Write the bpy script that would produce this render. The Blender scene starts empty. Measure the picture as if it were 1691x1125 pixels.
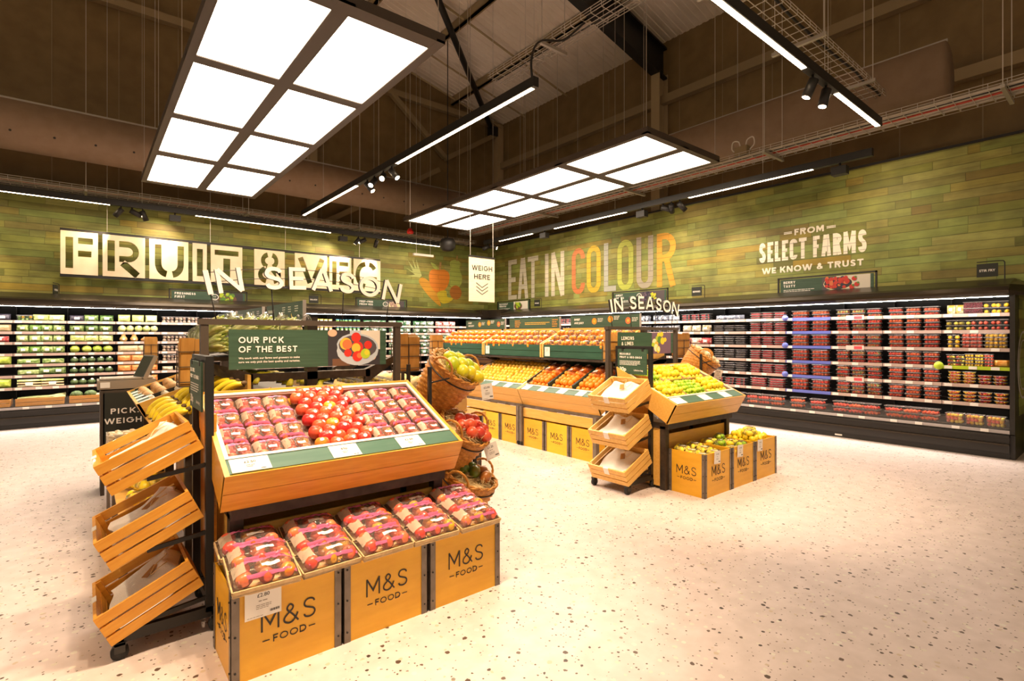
import bpy, bmesh, math, random
from mathutils import Vector, Matrix, Euler

# ------------------------------------------------------------------ camera
SC = bpy.context.scene
COL = SC.collection
cam_data = bpy.data.cameras.new('camera')
cam_data.sensor_width = 36.0
cam_data.lens = 858.4 / 1691.0 * 36.0
cam_data.shift_y = -7.5 / 1691.0
cam_data.clip_end = 200
cam = bpy.data.objects.new('camera', cam_data)
cam.location = (0, 0, 1.45)
cam.rotation_euler = (math.radians(90), 0, math.radians(-39.34))
COL.objects.link(cam)
SC.camera = cam

# ------------------------------------------------------------------ view, world
SC.view_settings.view_transform = 'Standard'
SC.view_settings.look = 'None'
SC.view_settings.gamma = 1.0
SC.view_settings.use_curve_mapping = False
SC.view_settings.exposure = 0.0
W = bpy.data.worlds.new('store_ambient')
SC.world = W
W.use_nodes = True
W.node_tree.nodes['Background'].inputs[0].default_value = (1.0, 0.75, 0.50, 1)
W.node_tree.nodes['Background'].inputs[1].default_value = 0.42
try:
    SC.cycles.use_denoising = True
    SC.cycles.max_bounces = 7
    SC.cycles.transparent_max_bounces = 14
    SC.cycles.caustics_reflective = False
    SC.cycles.caustics_refractive = False
    SC.cycles.sample_clamp_indirect = 6.0
except Exception:
    pass

# lamp strengths, unseen added ones included (each lamp's light is made in its own builder)
PANEL_E = 15.0      # ceiling light panels
STRIP_E = 30.0      # linear track lights
FRIDGE_E = 170.0     # strips under the fridge canopies
SHELF_E = 30.0      # unseen strips added under the fridge shelves to brighten the packs
SPOT_W = 300.0      # track spot heads
WARM = (1.0, 0.74, 0.47)
WARM_PANEL = (1.0, 0.80, 0.60)
COOL = (1.0, 0.88, 0.76)

random.seed(7)
R = math.radians
PI = math.pi

# ------------------------------------------------------------------ materials
MATS = {}
def _nodes(name):
    m = bpy.data.materials.new(name)
    m.use_nodes = True
    nt = m.node_tree
    return m, nt, nt.nodes['Principled BSDF']
def _n(nt, t, **kw):
    n = nt.nodes.new(t)
    for k, v in kw.items():
        setattr(n, k, v)
    return n
def _ramp(nt, stops):
    r = _n(nt, 'ShaderNodeValToRGB')
    e = r.color_ramp.elements
    e[0].position, e[0].color = stops[0][0], (*stops[0][1], 1)
    e[1].position, e[1].color = stops[-1][0], (*stops[-1][1], 1)
    for p, c in stops[1:-1]:
        x = e.new(p); x.color = (*c, 1)
    return r
def plain(name, col, rough=0.5, metal=0.0, coat=0.0, emit=None, es=0.0, spec=0.5):
    m, nt, b = _nodes(name)
    b.inputs['Base Color'].default_value = (*col, 1)
    b.inputs['Roughness'].default_value = rough
    b.inputs['Metallic'].default_value = metal
    b.inputs['Coat Weight'].default_value = coat
    b.inputs['Specular IOR Level'].default_value = spec
    if emit:
        b.inputs['Emission Color'].default_value = (*emit, 1)
        b.inputs['Emission Strength'].default_value = es
    MATS[name] = m
    return m
def noisy(name, c1, c2, scale=20.0, rough=0.5, stretch=(1, 1, 1), detail=4, lo=0.35, hi=0.65, coat=0.0, bump=0.0, rnd=0.0, metal=0.0, coord='Object', spec=0.5):
    m, nt, b = _nodes(name)
    tc = _n(nt, 'ShaderNodeTexCoord'); mp = _n(nt, 'ShaderNodeMapping')
    mp.inputs['Scale'].default_value = stretch
    nz = _n(nt, 'ShaderNodeTexNoise'); nz.inputs['Scale'].default_value = scale; nz.inputs['Detail'].default_value = detail
    rp = _ramp(nt, [(lo, c1), (hi, c2)])
    L = nt.links.new
    L(tc.outputs[coord], mp.inputs[0])
    if rnd:
        oi = _n(nt, 'ShaderNodeObjectInfo'); vm = _n(nt, 'ShaderNodeVectorMath', operation='SCALE')
        cx = _n(nt, 'ShaderNodeCombineXYZ')
        for i in range(3): L(oi.outputs['Random'], cx.inputs[i])
        L(cx.outputs[0], vm.inputs[0]); vm.inputs['Scale'].default_value = 37.0
        va = _n(nt, 'ShaderNodeVectorMath', operation='ADD')
        L(mp.outputs[0], va.inputs[0]); L(vm.outputs[0], va.inputs[1]); L(va.outputs[0], nz.inputs['Vector'])
        ma = _n(nt, 'ShaderNodeMath', operation='MULTIPLY_ADD')
        L(oi.outputs['Random'], ma.inputs[0]); ma.inputs[1].default_value = rnd; 
        sb = _n(nt, 'ShaderNodeMath', operation='SUBTRACT'); L(nz.outputs['Fac'], sb.inputs[0]); sb.inputs[1].default_value = rnd * 0.5
        L(sb.outputs[0], ma.inputs[2]); L(ma.outputs[0], rp.inputs[0])
    else:
        L(mp.outputs[0], nz.inputs['Vector']); L(nz.outputs['Fac'], rp.inputs[0])
    L(rp.outputs[0], b.inputs['Base Color'])
    b.inputs['Roughness'].default_value = rough
    b.inputs['Coat Weight'].default_value = coat
    b.inputs['Metallic'].default_value = metal
    b.inputs['Specular IOR Level'].default_value = spec
    if bump:
        bp = _n(nt, 'ShaderNodeBump'); bp.inputs['Strength'].default_value = bump; bp.inputs['Distance'].default_value = 0.01
        L(nz.outputs['Fac'], bp.inputs['Height']); L(bp.outputs[0], b.inputs['Normal'])
    MATS[name] = m
    return m
def film(name, col, clear=0.8, rough=0.08, scale=40.0, bump=0.6, gloss=1.0):
    """thin clear plastic: transparent, a little tinted, glossy and crumpled"""
    m = bpy.data.materials.new(name); m.use_nodes = True
    nt = m.node_tree; nt.nodes.clear(); L = nt.links.new
    out = _n(nt, 'ShaderNodeOutputMaterial'); mix = _n(nt, 'ShaderNodeMixShader'); mx2 = _n(nt, 'ShaderNodeMixShader')
    tr = _n(nt, 'ShaderNodeBsdfTransparent'); df = _n(nt, 'ShaderNodeBsdfDiffuse'); gl = _n(nt, 'ShaderNodeBsdfGlossy'); lw = _n(nt, 'ShaderNodeFresnel')
    lw.inputs['IOR'].default_value = 1.45
    df.inputs['Color'].default_value = (*col, 1); gl.inputs['Roughness'].default_value = rough
    mix.inputs[0].default_value = 1 - clear
    tl = _n(nt, 'ShaderNodeBsdfTranslucent'); tl.inputs['Color'].default_value = (*col, 1); dm = _n(nt, 'ShaderNodeMixShader'); dm.inputs[0].default_value = 0.25
    L(df.outputs[0], dm.inputs[1]); L(tl.outputs[0], dm.inputs[2])
    L(tr.outputs[0], mix.inputs[1]); L(dm.outputs[0], mix.inputs[2])
    fm = _n(nt, 'ShaderNodeMath', operation='MULTIPLY'); fm.inputs[1].default_value = gloss; L(lw.outputs[0], fm.inputs[0])
    L(fm.outputs[0], mx2.inputs[0]); L(mix.outputs[0], mx2.inputs[1]); L(gl.outputs[0], mx2.inputs[2]); L(mx2.outputs[0], out.inputs[0])
    if bump:
        tc = _n(nt, 'ShaderNodeTexCoord'); nz = _n(nt, 'ShaderNodeTexNoise'); nz.inputs['Scale'].default_value = scale
        nz.inputs['Detail'].default_value = 2
        bp = _n(nt, 'ShaderNodeBump'); bp.inputs['Strength'].default_value = bump; bp.inputs['Distance'].default_value = 0.02
        L(tc.outputs['Object'], nz.inputs['Vector']); L(nz.outputs['Fac'], bp.inputs['Height']); L(bp.outputs[0], gl.inputs['Normal']); L(bp.outputs[0], lw.inputs['Normal'])
    MATS[name] = m
    return m
def emitter(name, col, strength):
    m = bpy.data.materials.new(name); m.use_nodes = True
    nt = m.node_tree; nt.nodes.clear()
    out = _n(nt, 'ShaderNodeOutputMaterial'); e = _n(nt, 'ShaderNodeEmission')
    e.inputs[0].default_value = (*col, 1); e.inputs[1].default_value = strength
    nt.links.new(e.outputs[0], out.inputs[0])
    MATS[name] = m
    return m
def planks(name, axis, row_h, lens, stops, gap=0.012, rough=0.6, tint=None, tint_f=0.0, grain=0.3, bump=0.35):
    """wall boards of random length and colour; axis = the coordinate the boards run along (0 = x, 1 = y), rows stack in z"""
    m, nt, b = _nodes(name); L = nt.links.new
    tc = _n(nt, 'ShaderNodeTexCoord'); sp = _n(nt, 'ShaderNodeSeparateXYZ'); L(tc.outputs['Object'], sp.inputs[0])
    def math_(op, a, bb=None, c=None):
        x = _n(nt, 'ShaderNodeMath', operation=op)
        for i, v in enumerate((a, bb, c)):
            if v is None: continue
            if isinstance(v, (int, float)): x.inputs[i].default_value = v
            else: L(v, x.inputs[i])
        return x.outputs[0]
    u = sp.outputs[axis]; z = sp.outputs[2]
    rz = math_('DIVIDE', z, row_h); row = math_('FLOOR', rz); rf = math_('FRACT', rz)
    wn = _n(nt, 'ShaderNodeTexWhiteNoise', noise_dimensions='1D'); L(row, wn.inputs['W'])
    ulen = math_('MULTIPLY_ADD', wn.outputs['Value'], lens * 0.7, lens * 0.65)
    off = math_('MULTIPLY', wn.outputs['Value'], 57.3)
    uu = math_('DIVIDE', math_('ADD', u, off), ulen)
    cell = math_('FLOOR', uu); uf = math_('FRACT', uu)
    # every board is cut once more at a random place, so lengths differ
    w3 = _n(nt, 'ShaderNodeTexWhiteNoise', noise_dimensions='2D'); c2 = _n(nt, 'ShaderNodeCombineXYZ')
    L(row, c2.inputs[0]); L(math_('ADD', cell, 0.37), c2.inputs[1]); L(c2.outputs[0], w3.inputs['Vector'])
    cut = math_('MULTIPLY_ADD', w3.outputs['Value'], 0.8, 0.1)
    side = math_('GREATER_THAN', uf, cut)
    idx = math_('MULTIPLY_ADD', side, 0.5, cell)
    w2 = _n(nt, 'ShaderNodeTexWhiteNoise', noise_dimensions='2D'); cb = _n(nt, 'ShaderNodeCombineXYZ')
    L(row, cb.inputs[0]); L(idx, cb.inputs[1]); L(cb.outputs[0], w2.inputs['Vector'])
    rp = _ramp(nt, stops); rp.color_ramp.interpolation = 'LINEAR'
    L(w2.outputs['Value'], rp.inputs[0])
    mp = _n(nt, 'ShaderNodeMapping'); sc = [14.0, 14.0, 14.0]; sc[axis] = 1.6
    mp.inputs['Scale'].default_value = sc; L(tc.outputs['Object'], mp.inputs[0])
    va = _n(nt, 'ShaderNodeVectorMath', operation='MULTIPLY_ADD'); L(w2.outputs['Color'], va.inputs[0])
    va.inputs[1].default_value = (31, 31, 31); L(mp.outputs[0], va.inputs[2])
    nz = _n(nt, 'ShaderNodeTexNoise'); nz.inputs['Scale'].default_value = 1.0; nz.inputs['Detail'].default_value = 7; nz.inputs['Roughness'].default_value = 0.65
    L(va.outputs[0], nz.inputs['Vector'])
    g = math_('MULTIPLY_ADD', nz.outputs['Fac'], 2 * grain, 1 - grain)
    # big weathered patches
    n2 = _n(nt, 'ShaderNodeTexNoise'); n2.inputs['Scale'].default_value = 2.6; n2.inputs['Detail'].default_value = 5; L(tc.outputs['Object'], n2.inputs['Vector'])
    pk = 1.3 - 1.15 * tint_f; g2 = math_('MULTIPLY_ADD', n2.outputs['Fac'], pk, 1.03 - pk / 2)
    gg = math_('MULTIPLY', g, g2)
    e1 = math_('LESS_THAN', rf, gap / row_h)
    dj = math_('ABSOLUTE', math_('SUBTRACT', uf, cut)); e2 = math_('LESS_THAN', dj, 0.003); e3 = math_('LESS_THAN', uf, 0.004)
    ed = math_('MAXIMUM', math_('MAXIMUM', e1, e2), e3)
    dark = math_('MULTIPLY_ADD', ed, -0.42, 1.0)
    f = math_('MULTIPLY', gg, dark)
    col = rp.outputs[0]
    if tint:
        mx = _n(nt, 'ShaderNodeMix', data_type='RGBA'); mx.inputs[0].default_value = tint_f
        L(col, mx.inputs[6]); mx.inputs[7].default_value = (*tint, 1); col = mx.outputs[2]
    # brown weather streaks along the grain
    n3 = _n(nt, 'ShaderNodeTexNoise'); n3.inputs['Scale'].default_value = 0.55; n3.inputs['Detail'].default_value = 6; n3.inputs['Roughness'].default_value = 0.7; L(va.outputs[0], n3.inputs['Vector'])
    r3 = _ramp(nt, [(0.50, (0, 0, 0)), (0.68, (1, 1, 1))]); L(n3.outputs['Fac'], r3.inputs[0])
    k3 = math_('MULTIPLY', r3.outputs[0], 0.55 * (1 - tint_f))
    m3 = _n(nt, 'ShaderNodeMix', data_type='RGBA'); L(k3, m3.inputs[0]); L(col, m3.inputs[6]); m3.inputs[7].default_value = (0.115, 0.080, 0.022, 1); col = m3.outputs[2]
    vs = _n(nt, 'ShaderNodeVectorMath', operation='SCALE'); L(col, vs.inputs[0]); L(f, vs.inputs['Scale'])
    L(vs.outputs[0], b.inputs['Base Color'])
    b.inputs['Roughness'].default_value = rough
    bp = _n(nt, 'ShaderNodeBump'); bp.inputs['Strength'].default_value = bump; bp.inputs['Distance'].default_value = 0.01
    L(f, bp.inputs['Height']); L(bp.outputs[0], b.inputs['Normal'])
    MATS[name] = m
    return m
def terrazzo(name):
    m, nt, b = _nodes(name); L = nt.links.new
    tc = _n(nt, 'ShaderNodeTexCoord')
    def chips(scale, thr, rand):
        v = _n(nt, 'ShaderNodeTexVoronoi', feature='F1'); v.inputs['Scale'].default_value = scale; v.inputs['Randomness'].default_value = 1.0
        n = _n(nt, 'ShaderNodeTexNoise'); n.inputs['Scale'].default_value = scale * 2.2
        mx = _n(nt, 'ShaderNodeVectorMath', operation='MULTIPLY_ADD'); L(tc.outputs['Object'], n.inputs['Vector'])
        L(n.outputs['Color'], mx.inputs[0]); mx.inputs[1].default_value = (0.35 / scale,) * 3; L(tc.outputs['Object'], mx.inputs[2])
        L(mx.outputs[0], v.inputs['Vector'])
        sp = _n(nt, 'ShaderNodeSeparateColor'); L(v.outputs['Color'], sp.inputs[0])
        s = _n(nt, 'ShaderNodeMath', operation='MULTIPLY'); L(sp.outputs[0], s.inputs[0]); s.inputs[1].default_value = thr
        lt = _n(nt, 'ShaderNodeMath', operation='LESS_THAN'); L(v.outputs['Distance'], lt.inputs[0]); L(s.outputs[0], lt.inputs[1])
        gt = _n(nt, 'ShaderNodeMath', operation='GREATER_THAN'); L(sp.outputs[1], gt.inputs[0]); gt.inputs[1].default_value = rand
        mm = _n(nt, 'ShaderNodeMath', operation='MULTIPLY'); L(lt.outputs[0], mm.inputs[0]); L(gt.outputs[0], mm.inputs[1])
        return mm.outputs[0], sp.outputs[2]
    nz = _n(nt, 'ShaderNodeTexNoise'); nz.inputs['Scale'].default_value = 9.0; nz.inputs['Detail'].default_value = 6; L(tc.outputs['Object'], nz.inputs['Vector'])
    base = _ramp(nt, [(0.3, (0.66, 0.56, 0.53)), (0.7, (0.78, 0.67, 0.65))]); L(nz.outputs['Fac'], base.inputs[0])
    cur = base.outputs[0]
    for scale, thr, rand, stops in ((30, 0.42, 0.45, [(0, (0.80, 0.76, 0.68)), (1, (0.62, 0.50, 0.38))]),
                                    (24, 0.30, 0.52, [(0, (0.05, 0.035, 0.028)), (0.5, (0.20, 0.13, 0.09)), (1, (0.27, 0.22, 0.18))]),
                                    (52, 0.30, 0.60, [(0, (0.09, 0.06, 0.045)), (1, (0.32, 0.22, 0.15))])):
        f, rnd = chips(scale, thr, rand)
        rp = _ramp(nt, stops); L(rnd, rp.inputs[0])
        mx = _n(nt, 'ShaderNodeMix', data_type='RGBA'); L(f, mx.inputs[0]); L(cur, mx.inputs[6]); L(rp.outputs[0], mx.inputs[7]); cur = mx.outputs[2]
    L(cur, b.inputs['Base Color'])
    b.inputs['Roughness'].default_value = 0.38
    b.inputs['Specular IOR Level'].default_value = 0.35
    MATS[name] = m
    return m

GREENS = [(0.000, (0.123, 0.136, 0.026)), (0.140, (0.195, 0.214, 0.039)), (0.300, (0.195, 0.249, 0.056)), (0.460, (0.281, 0.261, 0.048)),
          (0.600, (0.220, 0.279, 0.071)), (0.740, (0.178, 0.142, 0.030)), (0.840, (0.281, 0.297, 0.080)), (0.935, (0.245, 0.226, 0.046)), (0.975, (0.264, 0.213, 0.033)), (1.000, (0.322, 0.229, 0.025))]
planks('planks_back', 0, 0.118, 1.5, GREENS, grain=.42)
planks('planks_side', 1, 0.118, 1.5, GREENS, grain=.42)
def painted(name, axis, col, f=0.78):
    planks(name, axis, 0.118, 1.5, GREENS, tint=col, tint_f=f, grain=0.16, bump=0.2)
painted('paint_grey', 1, (0.66, 0.62, 0.50), .84); painted('paint_red', 1, (0.62, 0.16, 0.055)); painted('paint_yellow', 1, (0.68, 0.46, 0.02))
painted('paint_blue', 1, (0.45, 0.47, 0.46)); painted('paint_lime', 1, (0.50, 0.56, 0.08)); painted('paint_mauve', 1, (0.44, 0.38, 0.33)); painted('paint_orange', 1, (0.72, 0.34, 0.03))
painted('paint_white', 1, (0.95, 0.90, 0.78), 0.93)
painted('mural_orange', 0, (0.70, 0.20, 0.01), 0.85); painted('mural_carrot', 0, (0.66, 0.30, 0.015), 0.8); painted('mural_pear', 0, (0.36, 0.44, 0.08), 0.8)
painted('mural_leaf', 0, (0.46, 0.52, 0.18), 0.8); painted('mural_lemon', 0, (0.62, 0.48, 0.015), 0.8); painted('mural_plum', 0, (0.42, 0.12, 0.012), 0.8); painted('mural_stem', 0, (0.40, 0.20, 0.07), 0.8)
terrazzo('terrazzo')
noisy('cladding', (0.185, 0.120, 0.044), (0.225, 0.15, 0.058), 3, 0.55)
noisy('roof_sheet', (0.80, 0.70, 0.58), (0.85, 0.76, 0.64), 2, 0.5)
plain('steel_beam', (0.30, 0.225, 0.12), 0.5)
plain('steel_light', (0.42, 0.32, 0.18), 0.5)
plain('galvanised', (0.50, 0.46, 0.40), 0.35, 0.7)
plain('wire', (0.62, 0.57, 0.50), 0.35, 0.6)
noisy('duct_fabric', (0.25, 0.165, 0.10), (0.28, 0.19, 0.12), 6, 0.75)
plain('black_metal', (0.012, 0.011, 0.010), 0.45)
plain('track_black', (0.010, 0.009, 0.008), 0.5)
plain('frame_brown', (0.055, 0.040, 0.028), 0.55)
noisy('dark_steel', (0.045, 0.035, 0.028), (0.075, 0.058, 0.046), 14, 0.38, metal=0.5)
noisy('grey_steel', (0.16, 0.13, 0.10), (0.22, 0.18, 0.15), 14, 0.4, metal=0.4)
plain('fridge_black', (0.014, 0.012, 0.010), 0.38)
plain('canopy_metal', (0.045, 0.036, 0.026), 0.28, 0.6)
plain('fridge_inner', (0.010, 0.009, 0.009), 0.6)
plain('shelf_metal', (0.05, 0.045, 0.04), 0.5)
plain('price_rail', (0.52, 0.39, 0.34), 0.45)
plain('rail_blue', (0.13, 0.16, 0.55), 0.45)
plain('rail_lime', (0.45, 0.60, 0.02), 0.45)
plain('rail_grey', (0.46, 0.42, 0.42), 0.4)
plain('ticket', (0.86, 0.83, 0.78), 0.5)
plain('ticket_red', (0.75, 0.08, 0.10), 0.5)
plain('paper_white', (0.88, 0.85, 0.80), 0.6)
plain('ink', (0.030, 0.024, 0.020), 0.6)
plain('ink_soft', (0.28, 0.24, 0.20), 0.6)
plain('sign_cream', (0.90, 0.80, 0.62), 0.55)
plain('lettering_white', (0.90, 0.86, 0.80), 0.5)
plain('lettering_cream', (0.86, 0.80, 0.66), 0.5)
noisy('ply_cream', (0.80, 0.67, 0.46), (0.87, 0.75, 0.55), 5, 0.5, (1, 1, 8))
noisy('ply', (0.76, 0.385, 0.014), (0.84, 0.45, 0.024), 3.2, 0.42, (1.2, 1.2, 5), coat=0.15)
noisy('ply_yellow', (0.82, 0.46, 0.015), (0.88, 0.52, 0.025), 3.2, 0.42, (1.2, 1.2, 5), coat=0.15)
noisy('oak', (0.70, 0.315, 0.030), (0.80, 0.39, 0.046), 3, 0.38, (2, 18, 22), coat=0.2)
noisy('oak_light', (0.70, 0.375, 0.070), (0.78, 0.45, 0.105), 3, 0.38, (2, 18, 22), coat=0.2)
noisy('pine', (0.66, 0.275, 0.022), (0.76, 0.36, 0.040), 2.4, 0.45, (2, 16, 20), coat=0.1)
noisy('pine_pale', (0.74, 0.43, 0.105), (0.82, 0.51, 0.15), 2.4, 0.45, (2, 16, 20))
noisy('cardboard', (0.46, 0.29, 0.115), (0.53, 0.345, 0.145), 8, 0.8)
noisy('kraft', (0.46, 0.215, 0.040), (0.55, 0.28, 0.062), 6, 0.75, (6, 6, 1))
noisy('kraft_pale', (0.70, 0.55, 0.33), (0.76, 0.62, 0.40), 6, 0.75, (6, 6, 1))
noisy('wicker', (0.36, 0.13, 0.016), (0.66, 0.30, 0.050), 45, 0.5, (1, 1, 1), lo=0.3, hi=0.7)
noisy('wicker_pale', (0.58, 0.36, 0.13), (0.70, 0.48, 0.20), 60, 0.55)
plain('straw', (0.78, 0.60, 0.30), 0.7)
noisy('green_board', (0.026, 0.066, 0.038), (0.040, 0.090, 0.054), 3, 0.5, (1, 1, 20))
noisy('green_plate', (0.055, 0.13, 0.095), (0.075, 0.155, 0.115), 3, 0.42, (1, 8, 8), spec=0.3)
noisy('green_deep', (0.014, 0.072, 0.042), (0.022, 0.095, 0.058), 3, 0.45, (1, 1, 14))
plain('sign_dark', (0.016, 0.020, 0.015), 0.5)
plain('crate_green', (0.012, 0.045, 0.034), 0.4)
plain('plastic_dark', (0.035, 0.033, 0.030), 0.4)
plain('rim_white', (0.72, 0.68, 0.62), 0.3)
plain('steel_tray', (0.42, 0.30, 0.25), 0.35, 0.3)
plain('rubber', (0.012, 0.012, 0.012), 0.6)
plain('scale_grey', (0.34, 0.29, 0.23), 0.4, 0.3)
plain('screen', (0.05, 0.06, 0.06), 0.15)
plain('red_plastic', (0.55, 0.015, 0.01), 0.4)
plain('cable_red', (0.50, 0.06, 0.03), 0.5)
plain('cable_grey', (0.42, 0.37, 0.30), 0.5)
# produce
noisy('apple', (0.66, 0.030, 0.030), (0.78, 0.20, 0.060), 7, 0.28, (1, 1, 0.35), lo=0.40, hi=0.85, coat=0.35, rnd=0.30)
noisy('apple_golden', (0.80, 0.40, 0.03), (0.70, 0.08, 0.03), 7, 0.3, (1, 1, 0.35), lo=0.42, hi=0.66, coat=0.3, rnd=0.3)
noisy('apple_bright', (0.86, 0.085, 0.060), (0.92, 0.34, 0.11), 7, 0.26, (1, 1, 0.35), lo=0.40, hi=0.80, coat=0.4, rnd=0.30)  # lighter copy of apple, brightness put into the colour to offset the film
plain('stem', (0.10, 0.055, 0.02), 0.7)
noisy('grapefruit', (0.86, 0.46, 0.022), (0.92, 0.58, 0.05), 12, 0.35, coat=0.2, rnd=0.3)
noisy('orange', (0.86, 0.235, 0.006), (0.90, 0.32, 0.015), 30, 0.4, coat=0.15, rnd=0.3, bump=0.1)
noisy('clementine', (0.88, 0.30, 0.010), (0.92, 0.40, 0.02), 30, 0.4, coat=0.15, rnd=0.3)
noisy('lemon', (0.86, 0.66, 0.020), (0.90, 0.74, 0.05), 20, 0.35, coat=0.2, rnd=0.3)
noisy('lime', (0.26, 0.50, 0.008), (0.55, 0.70, 0.03), 10, 0.35, coat=0.2, rnd=0.4)
noisy('papaya', (0.42, 0.50, 0.006), (0.76, 0.60, 0.01), 8, 0.35, coat=0.2, rnd=0.5)
noisy('pomegranate', (0.58, 0.030, 0.020), (0.72, 0.11, 0.04), 9, 0.35, coat=0.25, rnd=0.3)
noisy('mango', (0.12, 0.20, 0.015), (0.40, 0.14, 0.03), 8, 0.3, coat=0.3, rnd=0.6)
noisy('banana', (0.88, 0.62, 0.012), (0.92, 0.70, 0.03), 5, 0.4, rnd=0.3)
noisy('banana_green', (0.42, 0.40, 0.02), (0.62, 0.50, 0.02), 5, 0.45, rnd=0.3)
plain('banana_tip', (0.12, 0.065, 0.015), 0.7)
noisy('strawberry', (0.80, 0.030, 0.014), (0.88, 0.15, 0.030), 60, 0.35, coat=0.2, rnd=0.3)
noisy('strawberry_leafy', (0.78, 0.035, 0.016), (0.42, 0.46, 0.10), 45, 0.4, lo=0.52, hi=0.64, rnd=0.2)
noisy('raspberry', (0.60, 0.015, 0.030), (0.76, 0.07, 0.08), 120, 0.45, rnd=0.2)
noisy('blueberry', (0.018, 0.016, 0.026), (0.060, 0.050, 0.075), 90, 0.4)
noisy('pomegranate_seed', (0.10, 0.008, 0.018), (0.26, 0.02, 0.04), 90, 0.3)
noisy('cut_mango', (0.86, 0.46, 0.012), (0.90, 0.56, 0.03), 40, 0.35, rnd=0.2)
noisy('cut_pineapple', (0.84, 0.64, 0.06), (0.90, 0.74, 0.12), 40, 0.35, rnd=0.2)
noisy('cut_melon', (0.74, 0.075, 0.045), (0.82, 0.16, 0.08), 40, 0.35, rnd=0.2)
noisy('cut_mix', (0.78, 0.45, 0.02), (0.55, 0.06, 0.02), 34, 0.35, lo=0.45, hi=0.6, rnd=0.3)
noisy('leaf_pale', (0.52, 0.62, 0.14), (0.86, 0.86, 0.46), 16, 0.35, (1, 3, 1), rnd=0.2, coat=0.5)
noisy('leaf_green', (0.13, 0.28, 0.035), (0.62, 0.68, 0.30), 26, 0.3, lo=0.38, hi=0.68, rnd=0.25, coat=0.6)
noisy('leaf_dark', (0.05, 0.12, 0.022), (0.30, 0.40, 0.12), 30, 0.3, lo=0.4, hi=0.7, rnd=0.25, coat=0.5)
noisy('leaf_lime', (0.28, 0.42, 0.02), (0.55, 0.62, 0.10), 20, 0.35, rnd=0.2, coat=0.4)
noisy('broccoli', (0.035, 0.075, 0.022), (0.13, 0.19, 0.06), 60, 0.6, bump=0.5)
noisy('leek', (0.56, 0.56, 0.26), (0.20, 0.32, 0.05), 3, 0.35, (3, 1, 1), lo=0.4, hi=0.6, rnd=0.2, coat=0.3)
noisy('butternut', (0.66, 0.36, 0.11), (0.74, 0.45, 0.16), 6, 0.45)
noisy('onion', (0.56, 0.25, 0.07), (0.66, 0.34, 0.11), 12, 0.4, (6, 6, 1))
noisy('parsnip', (0.66, 0.48, 0.25), (0.76, 0.60, 0.36), 14, 0.4, (4, 1, 1), coat=0.4)
noisy('carrot', (0.68, 0.20, 0.035), (0.80, 0.34, 0.11), 12, 0.35, (1, 5, 1), coat=0.5, rnd=0.1)
noisy('mushroom', (0.55, 0.36, 0.24), (0.74, 0.58, 0.44), 20, 0.5)
noisy('meat_tray', (0.42, 0.22, 0.16), (0.74, 0.60, 0.52), 24, 0.4)
noisy('potato', (0.50, 0.27, 0.10), (0.60, 0.36, 0.15), 14, 0.6, rnd=0.4)
noisy('garlic', (0.62, 0.46, 0.26), (0.82, 0.74, 0.58), 18, 0.5)
noisy('melon', (0.74, 0.50, 0.14), (0.80, 0.62, 0.30), 16, 0.5, rnd=0.5)
noisy('salad_bag', (0.03, 0.13, 0.045), (0.62, 0.58, 0.52), 22, 0.3, lo=0.46, hi=0.64, coat=0.4, rnd=0.2)
noisy('salad_bag_red', (0.55, 0.05, 0.06), (0.72, 0.60, 0.50), 20, 0.3, lo=0.42, hi=0.6, coat=0.4, rnd=0.2)
noisy('grape_bag', (0.42, 0.30, 0.05), (0.82, 0.72, 0.58), 22, 0.3, lo=0.40, hi=0.6, coat=0.4, rnd=0.2)
noisy('silver_bag', (0.10, 0.11, 0.15), (0.55, 0.57, 0.62), 26, 0.25, lo=0.42, hi=0.62, coat=0.5, rnd=0.2)
noisy('seed_bag', (0.62, 0.42, 0.06), (0.80, 0.72, 0.58), 14, 0.4, lo=0.42, hi=0.6, coat=0.4)
noisy('carrot_bag', (0.74, 0.26, 0.02), (0.84, 0.46, 0.10), 20, 0.3, coat=0.5)
plain('juice_yellow', (0.72, 0.55, 0.04), 0.3); plain('juice_orange', (0.74, 0.36, 0.10), 0.3); plain('juice_white', (0.72, 0.70, 0.58), 0.35); plain('juice_green', (0.20, 0.42, 0.08), 0.3); plain('juice_blue', (0.06, 0.24, 0.42), 0.3)
noisy('mesh_cloth', (0.80, 0.75, 0.68), (0.88, 0.84, 0.78), 220, 0.8, bump=0.15)
film('clear_film', (1.0, 0.94, 0.93), 0.93, 0.10, 34, 1.0, .9)
film('clear_plastic', (0.92, 0.90, 0.88), 0.97, 0.10, 10, 0.0, 0.7)
film('net_orange', (0.80, 0.16, 0.02), 0.80, 0.4, 10, 0.0, 0.4)
film('plastic_edge', (0.85, 0.80, 0.78), 0.62, 0.2, 10, 0.0, 0.7)
film('pink_film', (0.98, 0.26, 0.54), 0.18, 0.2, 30, 0.7, 1.2)
film('cream_film', (0.90, 0.78, 0.60), 0.35, 0.25, 30, 0.6, 1.2)
plain('magenta', (0.36, 0.008, 0.10), 0.3)
plain('sticker', (0.90, 0.86, 0.80), 0.5)
noisy('tray_kraft', (0.60, 0.40, 0.18), (0.70, 0.50, 0.25), 60, 0.6)
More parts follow.
